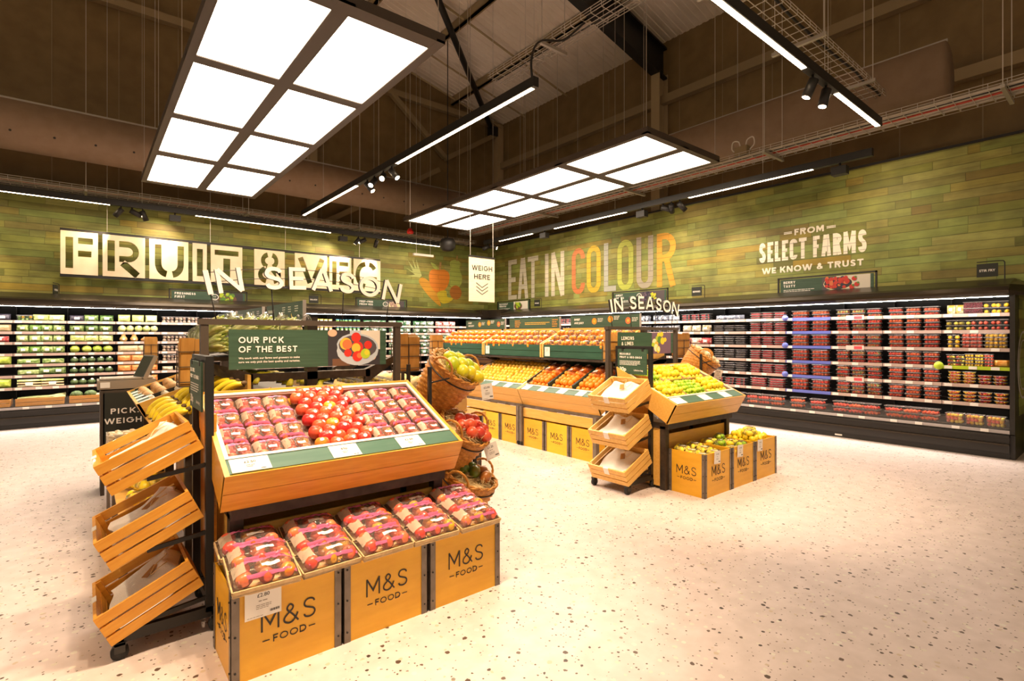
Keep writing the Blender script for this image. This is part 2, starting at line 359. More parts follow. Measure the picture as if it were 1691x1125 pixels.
# photo prints
plain('print_night', (0.030, 0.028, 0.034), 0.45); plain('print_slate', (0.075, 0.062, 0.072), 0.45); plain('print_pale', (0.62, 0.58, 0.50), 0.45); plain('print_bluewhite', (0.40, 0.46, 0.52), 0.45)
plain('print_red', (0.55, 0.030, 0.018), 0.4); plain('print_coral', (0.66, 0.16, 0.05), 0.4); plain('print_gold', (0.76, 0.44, 0.05), 0.4); plain('print_green', (0.38, 0.50, 0.03), 0.4); plain('print_leaf', (0.09, 0.22, 0.03), 0.4)
plain('print_yellow', (0.80, 0.55, 0.03), 0.4); plain('print_cream', (0.80, 0.70, 0.42), 0.4); plain('print_skin', (0.62, 0.36, 0.25), 0.45); plain('print_wood', (0.13, 0.065, 0.035), 0.45); plain('print_mauve', (0.15, 0.09, 0.15), 0.4); plain('print_berry', (0.028, 0.025, 0.055), 0.4); plain('print_orange', (0.80, 0.28, 0.015), 0.4); plain('print_bean', (0.40, 0.26, 0.22), 0.45)
emitter('panel_light', WARM_PANEL, PANEL_E)
emitter('strip_light', WARM, STRIP_E)
emitter('fridge_light', COOL, FRIDGE_E)
emitter('shelf_light', COOL, SHELF_E)
emitter('lens_light', WARM, 60.0)

# ------------------------------------------------------------------ mesh helpers
class MB:
    def __init__(s):
        s.v = []; s.f = []; s.mi = []; s.sm = []; s.names = []
    def _m(s, m):
        if m not in s.names: s.names.append(m)
        return s.names.index(m)
    def add(s, vs, fs, m, smooth=False, M=None):
        o = len(s.v); k = s._m(m)
        if M is not None: vs = [tuple(M @ Vector(p)) for p in vs]
        s.v.extend([tuple(p) for p in vs])
        for f in fs:
            s.f.append([i + o for i in f]); s.mi.append(k); s.sm.append(smooth)
        return s
    def box(s, x0, y0, z0, x1, y1, z1, m, M=None):
        v = [(x0, y0, z0), (x1, y0, z0), (x1, y1, z0), (x0, y1, z0), (x0, y0, z1), (x1, y0, z1), (x1, y1, z1), (x0, y1, z1)]
        return s.add(v, [(0, 3, 2, 1), (4, 5, 6, 7), (0, 1, 5, 4), (1, 2, 6, 5), (2, 3, 7, 6), (3, 0, 4, 7)], m, M=M)
    def hexa(s, b, t, m):
        """solid between two quads of four points each"""
        return s.add(list(b) + list(t), [(0, 3, 2, 1), (4, 5, 6, 7), (0, 1, 5, 4), (1, 2, 6, 5), (2, 3, 7, 6), (3, 0, 4, 7)], m)
    def prism(s, poly, a, b, m, axis='x', M=None):
        """polygon extruded along an axis: x -> poly is (y, z); y -> (x, z); z -> (x, y)"""
        n = len(poly)
        P = {'x': lambda p, c: (c, p[0], p[1]), 'y': lambda p, c: (p[0], c, p[1]), 'z': lambda p, c: (p[0], p[1], c)}[axis]
        v = [P(p, a) for p in poly] + [P(p, b) for p in poly]
        f = [tuple(range(n - 1, -1, -1)), tuple(range(n, 2 * n))] + [(i, (i + 1) % n, n + (i + 1) % n, n + i) for i in range(n)]
        return s.add(v, f, m, M=M)
    def quad(s, a, b, c, d, m):
        return s.add([a, b, c, d], [(0, 1, 2, 3)], m)
    def bar(s, p, q, w, h, m, up=(0, 0, 1)):
        """rectangular bar from p to q"""
        p, q = Vector(p), Vector(q); d = (q - p).normalized(); u = Vector(up)
        if abs(d.dot(u)) > 0.98: u = Vector((1, 0, 0))
        x = d.cross(u).normalized() * (w / 2); y = x.cross(d).normalized() * (h / 2)
        b = [p - x - y, p + x - y, p + x + y, p - x + y]; t = [c + (q - p) for c in b]
        return s.hexa(b, t, m)
    def tube(s, pts, r, m, n=8, closed=False, smooth=True):
        pts = [Vector(p) for p in pts]; k = len(pts); rings = []; nrm = None
        for i in range(k):
            if closed: d = pts[(i + 1) % k] - pts[i - 1]
            else: d = pts[min(i + 1, k - 1)] - pts[max(i - 1, 0)]
            d = d.normalized() if d.length > 1e-9 else Vector((0, 0, 1))
            if nrm is None:
                a = Vector((0, 0, 1)) if abs(d.z) < 0.9 else Vector((1, 0, 0)); nrm = d.cross(a).normalized()
            else:
                nrm = nrm - d * nrm.dot(d); nrm = nrm.normalized() if nrm.length > 1e-6 else d.orthogonal().normalized()
            bi = d.cross(nrm); rr = r[i] if isinstance(r, (list, tuple)) else r
            rings.append([pts[i] + (nrm * math.cos(2 * PI * j / n) + bi * math.sin(2 * PI * j / n)) * rr for j in range(n)])
        v = [p for rg in rings for p in rg]; f = []
        for i in range(k if closed else k - 1):
            a, b = i * n, ((i + 1) % k) * n
            for j in range(n): f.append((a + j, a + (j + 1) % n, b + (j + 1) % n, b + j))
        if not closed: f += [tuple(range(n - 1, -1, -1)), tuple((k - 1) * n + j for j in range(n))]
        return s.add(v, f, m, smooth)
    def lathe(s, prof, n, m, M=None, smooth=True):
        v = []; f = []; k = len(prof)
        for r, z in prof:
            for j in range(n):
                a = 2 * PI * j / n; v.append((r * math.cos(a), r * math.sin(a), z))
        for i in range(k - 1):
            for j in range(n): f.append((i * n + j, i * n + (j + 1) % n, (i + 1) * n + (j + 1) % n, (i + 1) * n + j))
        f += [tuple(range(n - 1, -1, -1)), tuple((k - 1) * n + j for j in range(n))]
        return s.add(v, f, m, smooth, M)
    def cyl(s, p, q, r, m, n=16):
        return s.tube([p, q], r, m, n)
    def blob(s, c, rad, m, seg=8, rings=6, jit=0.0, M=None):
        """ellipsoid; rad is a number or (rx, ry, rz)"""
        if isinstance(rad, (int, float)): rad = (rad, rad, rad)
        v = [(c[0], c[1], c[2] - rad[2])]; f = []
        for i in range(1, rings):
            a = PI * i / rings
            for j in range(seg):
                b = 2 * PI * j / seg; k = 1 + (random.uniform(-jit, jit) if jit else 0)
                v.append((c[0] + rad[0] * k * math.sin(a) * math.cos(b), c[1] + rad[1] * k * math.sin(a) * math.sin(b), c[2] - rad[2] * k * math.cos(a)))
        v.append((c[0], c[1], c[2] + rad[2])); e = len(v) - 1
        for j in range(seg): f.append((0, 1 + (j + 1) % seg, 1 + j))
        for i in range(rings - 2):
            for j in range(seg):
                a = 1 + i * seg; b = a + seg; f.append((a + j, a + (j + 1) % seg, b + (j + 1) % seg, b + j))
        a = 1 + (rings - 2) * seg
        for j in range(seg): f.append((a + j, a + (j + 1) % seg, e))
        return s.add(v, f, m, True, M)
    def disc(s, c, r, m, n=20, ry=None, M=None, rot=0.0):
        """flat ellipse in the local xy plane"""
        ry = ry or r; v = []
        for j in range(n):
            a = 2 * PI * j / n; x, y = r * math.cos(a), ry * math.sin(a)
            v.append((c[0] + x * math.cos(rot) - y * math.sin(rot), c[1] + x * math.sin(rot) + y * math.cos(rot), c[2]))
        return s.add(v, [tuple(range(n))], m, M=M)
    def poly(s, pts, z, m, M=None):
        return s.add([(p[0], p[1], z) for p in pts], [tuple(range(len(pts)))], m, M=M)
    def build(s, name, parent=None, M=None, world=False, recalc=True, kind=None):
        me = bpy.data.meshes.new(name)
        v = s.v
        if world and parent is not None:
            off = Vector((0, 0, 0)); p = parent
            while p is not None: off += p.location; p = p.parent
            v = [(a[0] - off.x, a[1] - off.y, a[2] - off.z) for a in v]
        me.from_pydata(v, [], s.f)
        for k in s.names: me.materials.append(MATS[k])
        me.polygons.foreach_set('material_index', s.mi)
        me.polygons.foreach_set('use_smooth', s.sm)
        if recalc:
            bm = bmesh.new(); bm.from_mesh(me); bmesh.ops.recalc_face_normals(bm, faces=bm.faces[:]); bm.to_mesh(me); bm.free()
        me.update()
        o = bpy.data.objects.new(name, me); COL.objects.link(o)
        if parent is not None: o.parent = parent
        if M is not None: o.matrix_local = M
        if kind: o['kind'] = kind
        return o

def tag(o, label=None, cat=None, group=None, kind=None):
    if label: o['label'] = label
    if cat: o['category'] = cat
    if group: o['group'] = group
    if kind: o['kind'] = kind
    return o
def thing(name, label, cat, loc=(0, 0, 0), rz=0.0, group=None):
    o = bpy.data.objects.new(name, None); COL.objects.link(o)
    o.empty_display_size = 0.05
    o.location = loc; o.rotation_euler = (0, 0, rz)
    return tag(o, label, cat, group)
KIDS = {}
def kids(o):
    if o.name not in KIDS: KIDS[o.name] = list(o.children)
    return KIDS[o.name]
def copy_tree(o, parent=None):
    c = o.copy(); COL.objects.link(c)
    if parent is not None: c.parent = parent
    for ch in kids(o): copy_tree(ch, c)
    return c
class Proto:
    """first placement uses the thing itself, every later one a copy of it and of its parts"""
    def __init__(s, maker): s.maker = maker; s.o = None; s.used = False
    def put(s, M, label, group=None):
        if s.o is None: s.o = s.maker()
        if not s.used: o = s.o; s.used = True
        else: o = copy_tree(s.o)
        o.matrix_world = M; o['label'] = label
        if group: o['group'] = group
        return o
def LM(loc, rz=0.0, rx=0.0, ry=0.0, s=1.0):
    return Matrix.Translation(loc) @ Euler((rx, ry, rz)).to_matrix().to_4x4() @ Matrix.Scale(s, 4)
def plane_m(o, x, y):
    """matrix that stands a flat drawing (x right, y up) in the world; it faces x cross y"""
    x, y = Vector(x).normalized(), Vector(y).normalized(); z = x.cross(y)
    return Matrix(((x.x, y.x, z.x, o[0]), (x.y, y.y, z.y, o[1]), (x.z, y.z, z.z, o[2]), (0, 0, 0, 1)))
ORD = 'first second third fourth fifth sixth seventh eighth ninth tenth eleventh twelfth thirteenth fourteenth fifteenth sixteenth seventeenth eighteenth nineteenth twentieth'.split()
def col_word(i, n):
    if n == 1: return 'only'
    if n == 2: return ('left', 'right')[i]
    if n == 3: return ('left', 'middle', 'right')[i]
    return ORD[i]
def lev_word(i, n):
    if n == 1: return ''
    return 'bottom' if i == 0 else 'top' if i == n - 1 else ORD[i] + ' up'

# ------------------------------------------------------------------ lettering
TXT = {}
def text_geo(s, off=0.0, spacing=1.0, res=3):
    k = (s, off, spacing)
    if k not in TXT:
        c = bpy.data.curves.new('lettering', 'FONT'); c.body = s; c.size = 1.0; c.offset = off; c.space_character = spacing; c.resolution_u = res
        o = bpy.data.objects.new('lettering', c); COL.objects.link(o)
        dg = bpy.context.evaluated_depsgraph_get()
        me = bpy.data.meshes.new_from_object(o.evaluated_get(dg))
        v = [tuple(p.co) for p in me.vertices]; f = [tuple(p.vertices) for p in me.polygons]
        bpy.data.objects.remove(o); bpy.data.curves.remove(c); bpy.data.meshes.remove(me)
        xs = [p[0] for p in v] or [0]; ys = [p[1] for p in v] or [0]
        TXT[k] = (v, f, min(xs), max(xs), min(ys), max(ys))
    return TXT[k]
def text(mb, s, x, y, h, m, M, w=None, off=0.0, align='l', z=0.002, spacing=1.0):
    """one line of type; h = height of a capital; w = total width to fit"""
    v, f, x0, x1, y0, y1 = text_geo(s, off, spacing)
    ky = h / 0.729; kx = (w / (x1 - x0)) if w else ky
    wd = (x1 - x0) * kx
    ox = x - (0 if align == 'l' else wd / 2 if align == 'c' else wd)
    mb.add([(ox + (p[0] - x0) * kx, y + p[1] * ky, z) for p in v], f, m, M=M)
def spline(pts, n=6, closed=False):
    out = []; k = len(pts)
    rng = range(k) if closed else range(k - 1)
    g = lambda i: pts[i % k] if closed else pts[max(0, min(k - 1, i))]
    for i in rng:
        p0, p1, p2, p3 = g(i - 1), g(i), g(i + 1), g(i + 2)
        for t in range(n):
            u = t / n
            out.append(tuple(0.5 * ((2 * b) + (c - a) * u + (2 * a - 5 * b + 4 * c - d) * u * u + (3 * b - a - 3 * c + d) * u ** 3) for a, b, c, d in zip(p0, p1, p2, p3)))
    if not closed: out.append(tuple(pts[-1]))
    return out
def arc(cx, cy, rx, ry, a0, a1, n=10):
    return [(cx + rx * math.cos(R(a0 + (a1 - a0) * i / n)), cy + ry * math.sin(R(a0 + (a1 - a0) * i / n))) for i in range(n + 1)]
S_PTS = [(.90, .80), (.80, .93), (.52, 1.0), (.22, .95), (.08, .76), (.20, .60), (.52, .50), (.82, .40), (.93, .23), (.80, .06), (.50, 0), (.18, .06), (.06, .20)]
AMP_PTS = [(1.0, 0.0), (.62, .42), (.30, .70), (.28, .87), (.46, 1.0), (.64, .88), (.60, .72), (.36, .55), (.10, .34), (.10, .13), (.36, 0.0), (.64, .05), (.86, .28), (.95, .46)]
def glyph(ch, w, t):
    """strokes (points, closed) of a capital of height 1, width w, stroke half-width t"""
    L, Rr, B, T, m = t, w - t, t, 1 - t, 0.5
    rx = (Rr - L) / 2; ry = min(rx * 1.15, (T - B) / 2); cx = w / 2
    sq = lambda pts: [(L + p[0] * (Rr - L), B + p[1] * (T - B)) for p in pts]
    ol = [(Rr, m)] + arc(cx, T - ry, rx, ry, 0, 90, 8) + arc(cx, T - ry, rx, ry, 90, 180, 8)[1:] + arc(cx, B + ry, rx, ry, 180, 270, 8) + arc(cx, B + ry, rx, ry, 270, 360, 8)[1:]
    if ch == 'I': return [([(w / 2, 0), (w / 2, 1)], False)]
    if ch == 'E': return [([(L, 0), (L, 1)], False), ([(0, T), (w, T)], False), ([(0, m), (w * .86, m)], False), ([(0, B), (w, B)], False)]
    if ch == 'F': return [([(L, 0), (L, 1)], False), ([(0, T), (w, T)], False), ([(0, m), (w * .86, m)], False)]
    if ch == 'L': return [([(L, 0), (L, 1)], False), ([(0, B), (w, B)], False)]
    if ch == 'T': return [([(cx, 0), (cx, 1)], False), ([(0, T), (w, T)], False)]
    if ch == 'A': return [([(L, 0), (cx - t * .35, 1)], False), ([(Rr, 0), (cx + t * .35, 1)], False), ([(w * .24, .30), (w * .76, .30)], False)]
    if ch == 'N': return [([(L, 0), (L, 1)], False), ([(Rr, 0), (Rr, 1)], False), ([(L, 1), (Rr, 0)], False)]
    if ch == 'M': return [([(L, 0), (L, 1)], False), ([(Rr, 0), (Rr, 1)], False), ([(L, 1), (cx, .3), (Rr, 1)], False)]
    if ch == 'O': return [(ol, True)]
    if ch == 'C' and w > .6: return [(arc(cx, m, Rr - cx, T - m, 42, 318, 22), False)]
    if ch == 'C':
        return [([(Rr, T - ry * 1.15)] + arc(cx, T - ry, rx, ry, 0, 180, 14) + arc(cx, B + ry, rx, ry, 180, 360, 14) + [(Rr, B + ry * 1.15)], False)]
    if ch == 'U': return [([(L, 1)] + arc(cx, B + ry, rx, ry, 180, 360, 14) + [(Rr, 1)], False)]
    if ch == 'R':
        y = 0.74; r2 = T - y
        return [([(L, 0), (L, 1)], False), ([(0, T)] + arc(Rr - r2 * .9, y, r2 * .9, r2, 90, -90, 10) + [(L, y - r2)], False), ([(cx, y - r2), (Rr - .0 * w, 0)], False)]
    if ch == 'D': return [([(L, 0), (L, 1)], False), ([(0, T)] + arc(cx * .9, m, Rr - cx * .9, T - m, 90, -90, 16) + [(0, B)], False)]
    if ch == 'S': return [(spline(sq(S_PTS), 5), False)]
    if ch == '&': return [(spline(sq(AMP_PTS), 5), False)]
    if ch == 'P':
        y = .72; r2 = T - y
        return [([(L, 0), (L, 1)], False), ([(0, T)] + arc(Rr - r2 * .9, y, r2 * .9, r2, 90, -90, 10) + [(0, y - r2)], False)]
    if ch == 'B':
        y = .76; r2 = T - y; y2 = (y - r2 + B) / 2; r3 = y - r2 - y2
        return [([(L, 0), (L, 1)], False), ([(0, T)] + arc(Rr - r2 - .04, y, r2, r2, 90, -90, 10) + [(0, y - r2)], False), ([(0, y - r2)] + arc(Rr - r3, y2, r3, r3, 90, -90, 10) + [(0, B)], False)]
    if ch == 'K': return [([(L, 0), (L, 1)], False), ([(Rr + t * .2, 1), (L + t, .44)], False), ([(L + t * 2.2, .56), (Rr + t * .3, 0)], False)]
    if ch == 'H': return [([(L, 0), (L, 1)], False), ([(Rr, 0), (Rr, 1)], False), ([(0, m), (w, m)], False)]
    if ch == 'W': return [([(L * .6, 1), (w * .28, 0)], False), ([(w * .28, 0), (cx, 1)], False), ([(cx, 1), (w * .72, 0)], False), ([(w * .72, 0), (w - L * .6, 1)], False)]
    if ch == 'V': return [([(L, 1), (cx, 0)], False), ([(Rr, 1), (cx, 0)], False)]
    if ch == 'Y': return [([(L, 1), (cx, .45)], False), ([(Rr, 1), (cx, .45)], False), ([(cx, .5), (cx, 0)], False)]
    if ch == 'G':
        return [(arc(cx, m, Rr - cx, T - m, 40, 360, 22) + [(cx + .1 * w, m)], False)]
    if ch == '.': return [([(0, B), (2 * t, B)], False)]
    if ch == '-': return [([(0, m), (w, m)], False)]
    return []
def stroke(mb, pts, t, depth, m, M, side=None, closed=False, z=0.0):
    pts = [p for i, p in enumerate(pts) if i == 0 or math.hypot(p[0] - pts[i - 1][0], p[1] - pts[i - 1][1]) > 1e-7]
    if closed and math.hypot(pts[0][0] - pts[-1][0], pts[0][1] - pts[-1][1]) < 1e-7: pts = pts[:-1]
    n = len(pts); Lp = []; Rp = []
    for i in range(n):
        p = Vector(pts[i])
        a = Vector(pts[i - 1]) if (i > 0 or closed) else None
        b = Vector(pts[(i + 1) % n]) if (i < n - 1 or closed) else None
        d1 = (p - a).normalized() if a is not None and (p - a).length > 1e-9 else None
        d2 = (b - p).normalized() if b is not None and (b - p).length > 1e-9 else None
        if d1 is None: d1 = d2
        if d2 is None: d2 = d1
        n1 = Vector((-d1.y, d1.x)); n2 = Vector((-d2.y, d2.x)); nn = (n1 + n2)
        nn = nn.normalized() if nn.length > 1e-6 else n1
        k = t / max(nn.dot(n1), 0.42)
        Lp.append(p + nn * k); Rp.append(p - nn * k)
    e = n if closed else n - 1
    v = [(q.x, q.y, z + depth + i * .00001) for i, q in enumerate(Lp)] + [(q.x, q.y, z + depth + i * .00001) for i, q in enumerate(Rp)]
    top = [(i, n + i, n + (i + 1) % n, (i + 1) % n) for i in range(e)]
    mb.add(v, top, m, M=M)
    if depth > 0.0011:
        v2 = v + [(q.x, q.y, z) for q in Lp] + [(q.x, q.y, z) for q in Rp]
        f = [(i, (i + 1) % n, 2 * n + (i + 1) % n, 2 * n + i) for i in range(e)] + [(n + (i + 1) % n, n + i, 3 * n + i, 3 * n + (i + 1) % n) for i in range(e)]
        f += [(2 * n + i, 2 * n + (i + 1) % n, 3 * n + (i + 1) % n, 3 * n + i) for i in range(e)]
        if not closed: f += [(0, 2 * n, 3 * n, n), (n - 1, 2 * n - 1, 4 * n - 1, 3 * n - 1)]
        mb.add(v2, f, side or m, M=M)
def letter(mb, ch, x, y, w, h, t, m, M, depth=0.001, side=None, z=0.0):
    """a capital h high and w wide with its lower left corner at x, y; t = stroke half-width"""
    for i, (pts, cl) in enumerate(glyph(ch, w / h, t / h)):
        stroke(mb, [(x + p[0] * h, y + p[1] * h) for p in pts], t, depth + i * .0007, m, M, side, cl, z)
def words(mb, s, x, y, h, t, m, M, wid, gap, space, depth=0.001, z=0.0):
    """a word in the built lettering; wid = widths per letter relative to h"""
    for ch in s:
        if ch == ' ': x += space * h; continue
        w = (wid.get(ch, wid['*'])) * h
        letter(mb, ch, x, y, w, h, t, m, M, depth, z=z); x += w + gap * h
    return x - gap * h
def words_w(s, wid, gap, space):
    x = 0
    for ch in s: x += space if ch == ' ' else wid.get(ch, wid['*']) + gap
    return x - gap
def lorem(mb, x, y, w, h, m, M, n=2, rag=0.85, z=0.002, pitch=1.9):
    """lines of type too small to read, as little word bars"""
    rnd = random.Random(int(abs(x * 997 + y * 313) * 100) + n)
    for i in range(n):
        cx = x; end = x + w * (1 if i < n - 1 else rag)
        while cx < end - h:
            ww = min(rnd.uniform(1.5, 5.0) * h, end - cx); yy = y - i * h * pitch
            mb.add([(cx, yy, z), (cx + ww, yy, z), (cx + ww, yy + h * .7, z), (cx, yy + h * .7, z)], [(0, 1, 2, 3)], m, M=M); cx += ww + h * .6
GEO = {'*': .80, 'I': .22, 'M': .98, 'O': 1.04, 'C': .92, 'E': .64, 'F': .62, 'T': .74, 'S': .68, 'W': 1.30, 'G': 1.02, 'P': .68, 'L': .60, 'B': .70, '.': .20, 'N': .86, '&': .86}
def head(mb, s, x, y, h, m, M, t=.085, gap=.17, space=.42, align='l', w=None, z=.002):
    """a line of plain geometric capitals"""
    ww = words_w(s, GEO, gap, space) * h; k = w / ww if w else 1.0
    x0 = x - (0 if align == 'l' else ww * k / 2)
    words(mb, s, 0, 0, h, t * h, m, M @ Matrix.Translation((x0, y, 0)) @ Matrix.Scale(k, 4, (1, 0, 0)), GEO, gap, space, .0006, z)
XZ = lambda x, y, z: plane_m((x, y, z), (1, 0, 0), (0, 0, 1))        # faces -y
YZ = lambda x, y, z: plane_m((x, y, z), (0, -1, 0), (0, 0, 1))       # faces -x

# ------------------------------------------------------------------ the building
XR, YB, ZW = 9.2, 12.35, 4.03        # face of the boarded side wall, of the boarded back wall, their height
XO, YO = 10.1, 12.95                 # outer walls above and behind them
roof_z = lambda x: 8.08 + 0.2316 * (10.1 - x)
b = MB(); b.box(-8, -7, -0.1, 11, 14, 0, 'terrazzo'); b.build('floor', kind='structure')
b = MB(); b.box(-8, YB, 0, XR + .1, YB + .1, ZW, 'planks_back'); b.build('wall_back', kind='structure')
b = MB(); b.box(XR, -7, 0, XR + .1, YB, ZW, 'planks_side'); b.build('wall_side', kind='structure')
b = MB(); b.box(-8, YB - .02, ZW, XR, YB + .1, ZW + .035, 'black_metal'); b.build('trim_back', kind='structure')
b = MB(); b.box(XR - .02, -7, ZW, XR + .1, YB, ZW + .035, 'black_metal'); b.build('trim_side', kind='structure')
b = MB(); b.prism([(-8, 0), (XO, 0), (XO, roof_z(XO)), (-8, roof_z(-8))], YO, YO + .1, 'cladding', 'y'); b.build('wall_back_upper', kind='structure')
b = MB(); b.box(XO, -7, 0, XO + .1, YO, 8.08, 'cladding'); b.build('wall_side_upper', kind='structure')
# cladding joints
b = MB()
for i in range(18): b.box(-7.5 + i * 1.0, YO - .006, 4, -7.485 + i * 1.0, YO, roof_z(-7.5 + i) - .05, 'steel_beam')
b.build('trim_back_joints', kind='structure')
b = MB()
for i in range(20): b.box(XO - .006, -6.5 + i, 4, XO, -6.485 + i, 8.0, 'steel_beam')
b.build('trim_side_joints', kind='structure')
# roof sheet, ribbed down the slope
b = MB(); pr = []
y = -7.0
while y < YO:
    pr += [(y, 0), (y + .06, 0), (y + .072, -.012), (y + .138, -.012)]; y += .15
v = []; f = []
for (yy, dz) in pr: v += [(XO + .1, yy, roof_z(XO + .1) + dz), (-8, yy, roof_z(-8) + dz)]
for i in range(len(pr) - 1): f.append((2 * i, 2 * i + 1, 2 * i + 3, 2 * i + 2))
b.add(v, f, 'roof_sheet'); b.build('ceiling', kind='structure')
def struct(name, mb): return mb.build(name, kind='structure')
for x in (8.32, 6.70, 5.08, 3.46, 1.84, 0.22, -1.4, -3.0):
    b = MB(); z = roof_z(x) - .04
    b.box(x - .035, -6, z - .22, x + .035, YO, z, 'steel_beam'); b.box(x - .035, -6, z - .22, x + .07, YO, z - .19, 'steel_beam'); struct('roof_purlin', b)
for y in (9.87, 11.6, 13.2 - .5, 4.6):
    b = MB(); b.bar((XO - .1, y, roof_z(XO - .1) - .2), (-6, y, roof_z(-6) - .2), .035, .035, 'steel_light'); struct('roof_tie', b)
# rafters: I sections
for y, zz in ((6.9, 0.0), (0.6, 0.0)):
    b = MB(); P = lambda x, d: (x, roof_z(x) - d)
    for d0, d1, hw in ((.20, .24, .11), (.30, .86, .012), (.86, .90, .11)):
        xs = [(XO - .05), -7]
        b.prism([P(xs[0], d0), P(xs[0], d1), P(xs[1], d1), P(xs[1], d0)], y - hw, y + hw, 'black_metal', 'y')
    b.prism([P(XO - .05, .24), P(XO - .05, .86), P(-7, .86), P(-7, .24)], y - .014, y + .014, 'black_metal', 'y')
    struct('roof_rafter', b)
    b = MB(); b.box(XO - .34, y - .11, 0, XO - .32, y + .11, 7.3, 'steel_light'); b.box(XO - .32, y - .012, 0, XO - .04, y + .012, 7.3, 'steel_light'); b.box(XO - .04, y - .11, 0, XO - .02, y + .11, 7.3, 'steel_light'); struct('wall_column', b)
b = MB(); b.box(XO - .25, YO - .25, 0, XO - .03, YO - .03, 8.0, 'steel_light'); struct('wall_column_corner', b)
b = MB(); b.box(4.15, YO - .24, 0, 4.33, YO - .03, roof_z(4.2) - .3, 'steel_light'); struct('wall_column_gable', b)
# roof brace (black tube into the corner gusset) and wall bracing
b = MB(); b.cyl((4.3, 8.35, roof_z(4.3) - .42), (9.72, 12.86, 7.86), .075, 'black_metal'); b.box(9.6, 12.7, 7.62, 9.86, 12.9, 7.9, 'black_metal'); struct('roof_brace', b)
for p, q in (((XO - .09, -6, 6.72), (XO - .09, YO, 6.72)), ((XO - .09, -6, 5.3), (XO - .09, YO, 5.3))):
    b = MB(); b.bar(p, q, .16, .18, 'steel_beam'); struct('wall_rail', b)
for p, q, s in (((-6, YO - .10, 8.0), (XO, YO - .10, 8.0), .16), ((6.35, YO - .12, 7.95), (8.0, YO - .12, 6.6), .13), ((8.0, YO - .13, 6.55), (9.85, YO - .13, 7.7), .13), ((4.3, YO - .12, 4.1), (7.8, YO - .13, 6.2), .13)):
    b = MB(); b.bar(p, q, s, s, 'steel_beam'); struct('wall_brace', b)

# ------------------------------------------------------------------ ceiling services
HANG = lambda x: roof_z(x) - .02
def duct(name, label, p, q, r, cap0, cap1):
    t = thing(name, label, 'air duct', ((p[0] + q[0]) / 2, (p[1] + q[1]) / 2, p[2]))
    m = MB(); m.tube([p, q], r, 'duct_fabric', 40); m.build('sleeve', t, world=True)
    d = (Vector(q) - Vector(p)).normalized()
    m = MB(); m.bar(Vector(p) + Vector((0, 0, r + .03)), Vector(q) + Vector((0, 0, r + .03)), .03, .035, 'galvanised'); m.build('hanging_rail', t, world=True)
    m = MB(); n = int((Vector(q) - Vector(p)).length / 1.6)
    sd = Vector((d.y, -d.x, 0))
    for i in range(n * 3):
        c = Vector(p) + d * (.3 + i * .53); a = R(-28)
        c2 = c + sd * (r * math.cos(a)) + Vector((0, 0, r * math.sin(a)))
        nn = (sd * math.cos(a) + Vector((0, 0, math.sin(a))))
        m.tube([c2 - nn * .002, c2 + nn * .006], .018, 'black_metal', 8)
    m.build('air_nozzles', t, world=True)
    for i in range(5):
        c = Vector(p) + d * ((Vector(q) - Vector(p)).length * (i + .5) / 5); m = MB(); m.bar(c + Vector((0, 0, r + .04)), (c.x, c.y, HANG(c.x)), .008, .008, 'wire'); m.build('suspension_wire', t, world=True)
duct('air_duct', 'long brown round fabric air duct running above the fruit and veg sign', (-6, 11.75, 4.90), (8.0, 11.75, 4.90), .40, 0, 0)
duct('air_duct', 'brown round fabric air duct with a closed round end above the side wall boards', (8.8, 1.66, 4.96), (8.8, 11.2, 4.96), .37, 1, 0)
def tray(label, p, q, w, h, cables, hangers):
    """wire mesh cable tray"""
    p, q = Vector(p), Vector(q); d = (q - p).normalized(); s = Vector((-d.y, d.x, 0)); L = (q - p).length
    t = thing('cable_tray', label, 'cable tray', tuple(p))
    m = MB()
    for o in (-.5, -.25, 0, .25, .5): m.bar(p + s * w * o, q + s * w * o, .006, .006, 'wire')
    for sg in (-.5, .5):
        for k in (.5, 1.0): m.bar(p + s * w * sg + Vector((0, 0, h * k)), q + s * w * sg + Vector((0, 0, h * k)), .006, .006, 'wire')
    x = 0.05
    while x < L:
        c = p + d * x
        m.bar(c - s * w * .5, c + s * w * .5, .006, .006, 'wire')
        for sg in (-.5, .5): m.bar(c + s * w * sg, c + s * w * sg + Vector((0, 0, h)), .006, .006, 'wire')
        x += .16
    m.build('wire_basket', t, world=True, recalc=False)
    for i, (o, r, mt) in enumerate(cables):
        m = MB(); pts = [p + s * w * o + d * (L * j / 14) + Vector((0, 0, .012 + r)) + s * random.uniform(-.02, .02) for j in range(15)]
        m.tube(pts, r, mt, 6); m.build('cable', t, world=True)
    for x in hangers:
        c = p + d * x; m = MB()
        m.bar(c - s * (w * .5 + .08) + Vector((0, 0, -.025)), c + s * (w * .5 + .08) + Vector((0, 0, -.025)), .04, .04, 'galvanised')
        for sg in (-1, 1): m.bar(c + s * sg * (w * .5 + .05), Vector(((c + s * sg * (w * .5 + .05)).x, (c + s * sg * (w * .5 + .05)).y, HANG(c.x) - .1)), .008, .008, 'wire')
        m.build('hanger', t, world=True)
CB = [(-.3, .014, 'cable_grey'), (-.18, .018, 'cable_grey'), (-.05, .016, 'cable_red'), (.08, .02, 'cable_grey'), (.2, .018, 'black_metal'), (.32, .014, 'cable_grey'), (.4, .012, 'cable_grey')]
tray('long wire cable tray with a red cable running along beside the right wall', (8.1, -1, 4.22), (8.1, 11.9, 4.22), .50, .07, CB, (2.0, 4.6, 7.2, 9.6))
tray('wire cable tray crowded with cables above the back wall track light', (-6, 12.02, 4.02), (8.4, 12.02, 4.02), .42, .07, CB[:5], (2.2, 6.0, 8.6, 11.0))
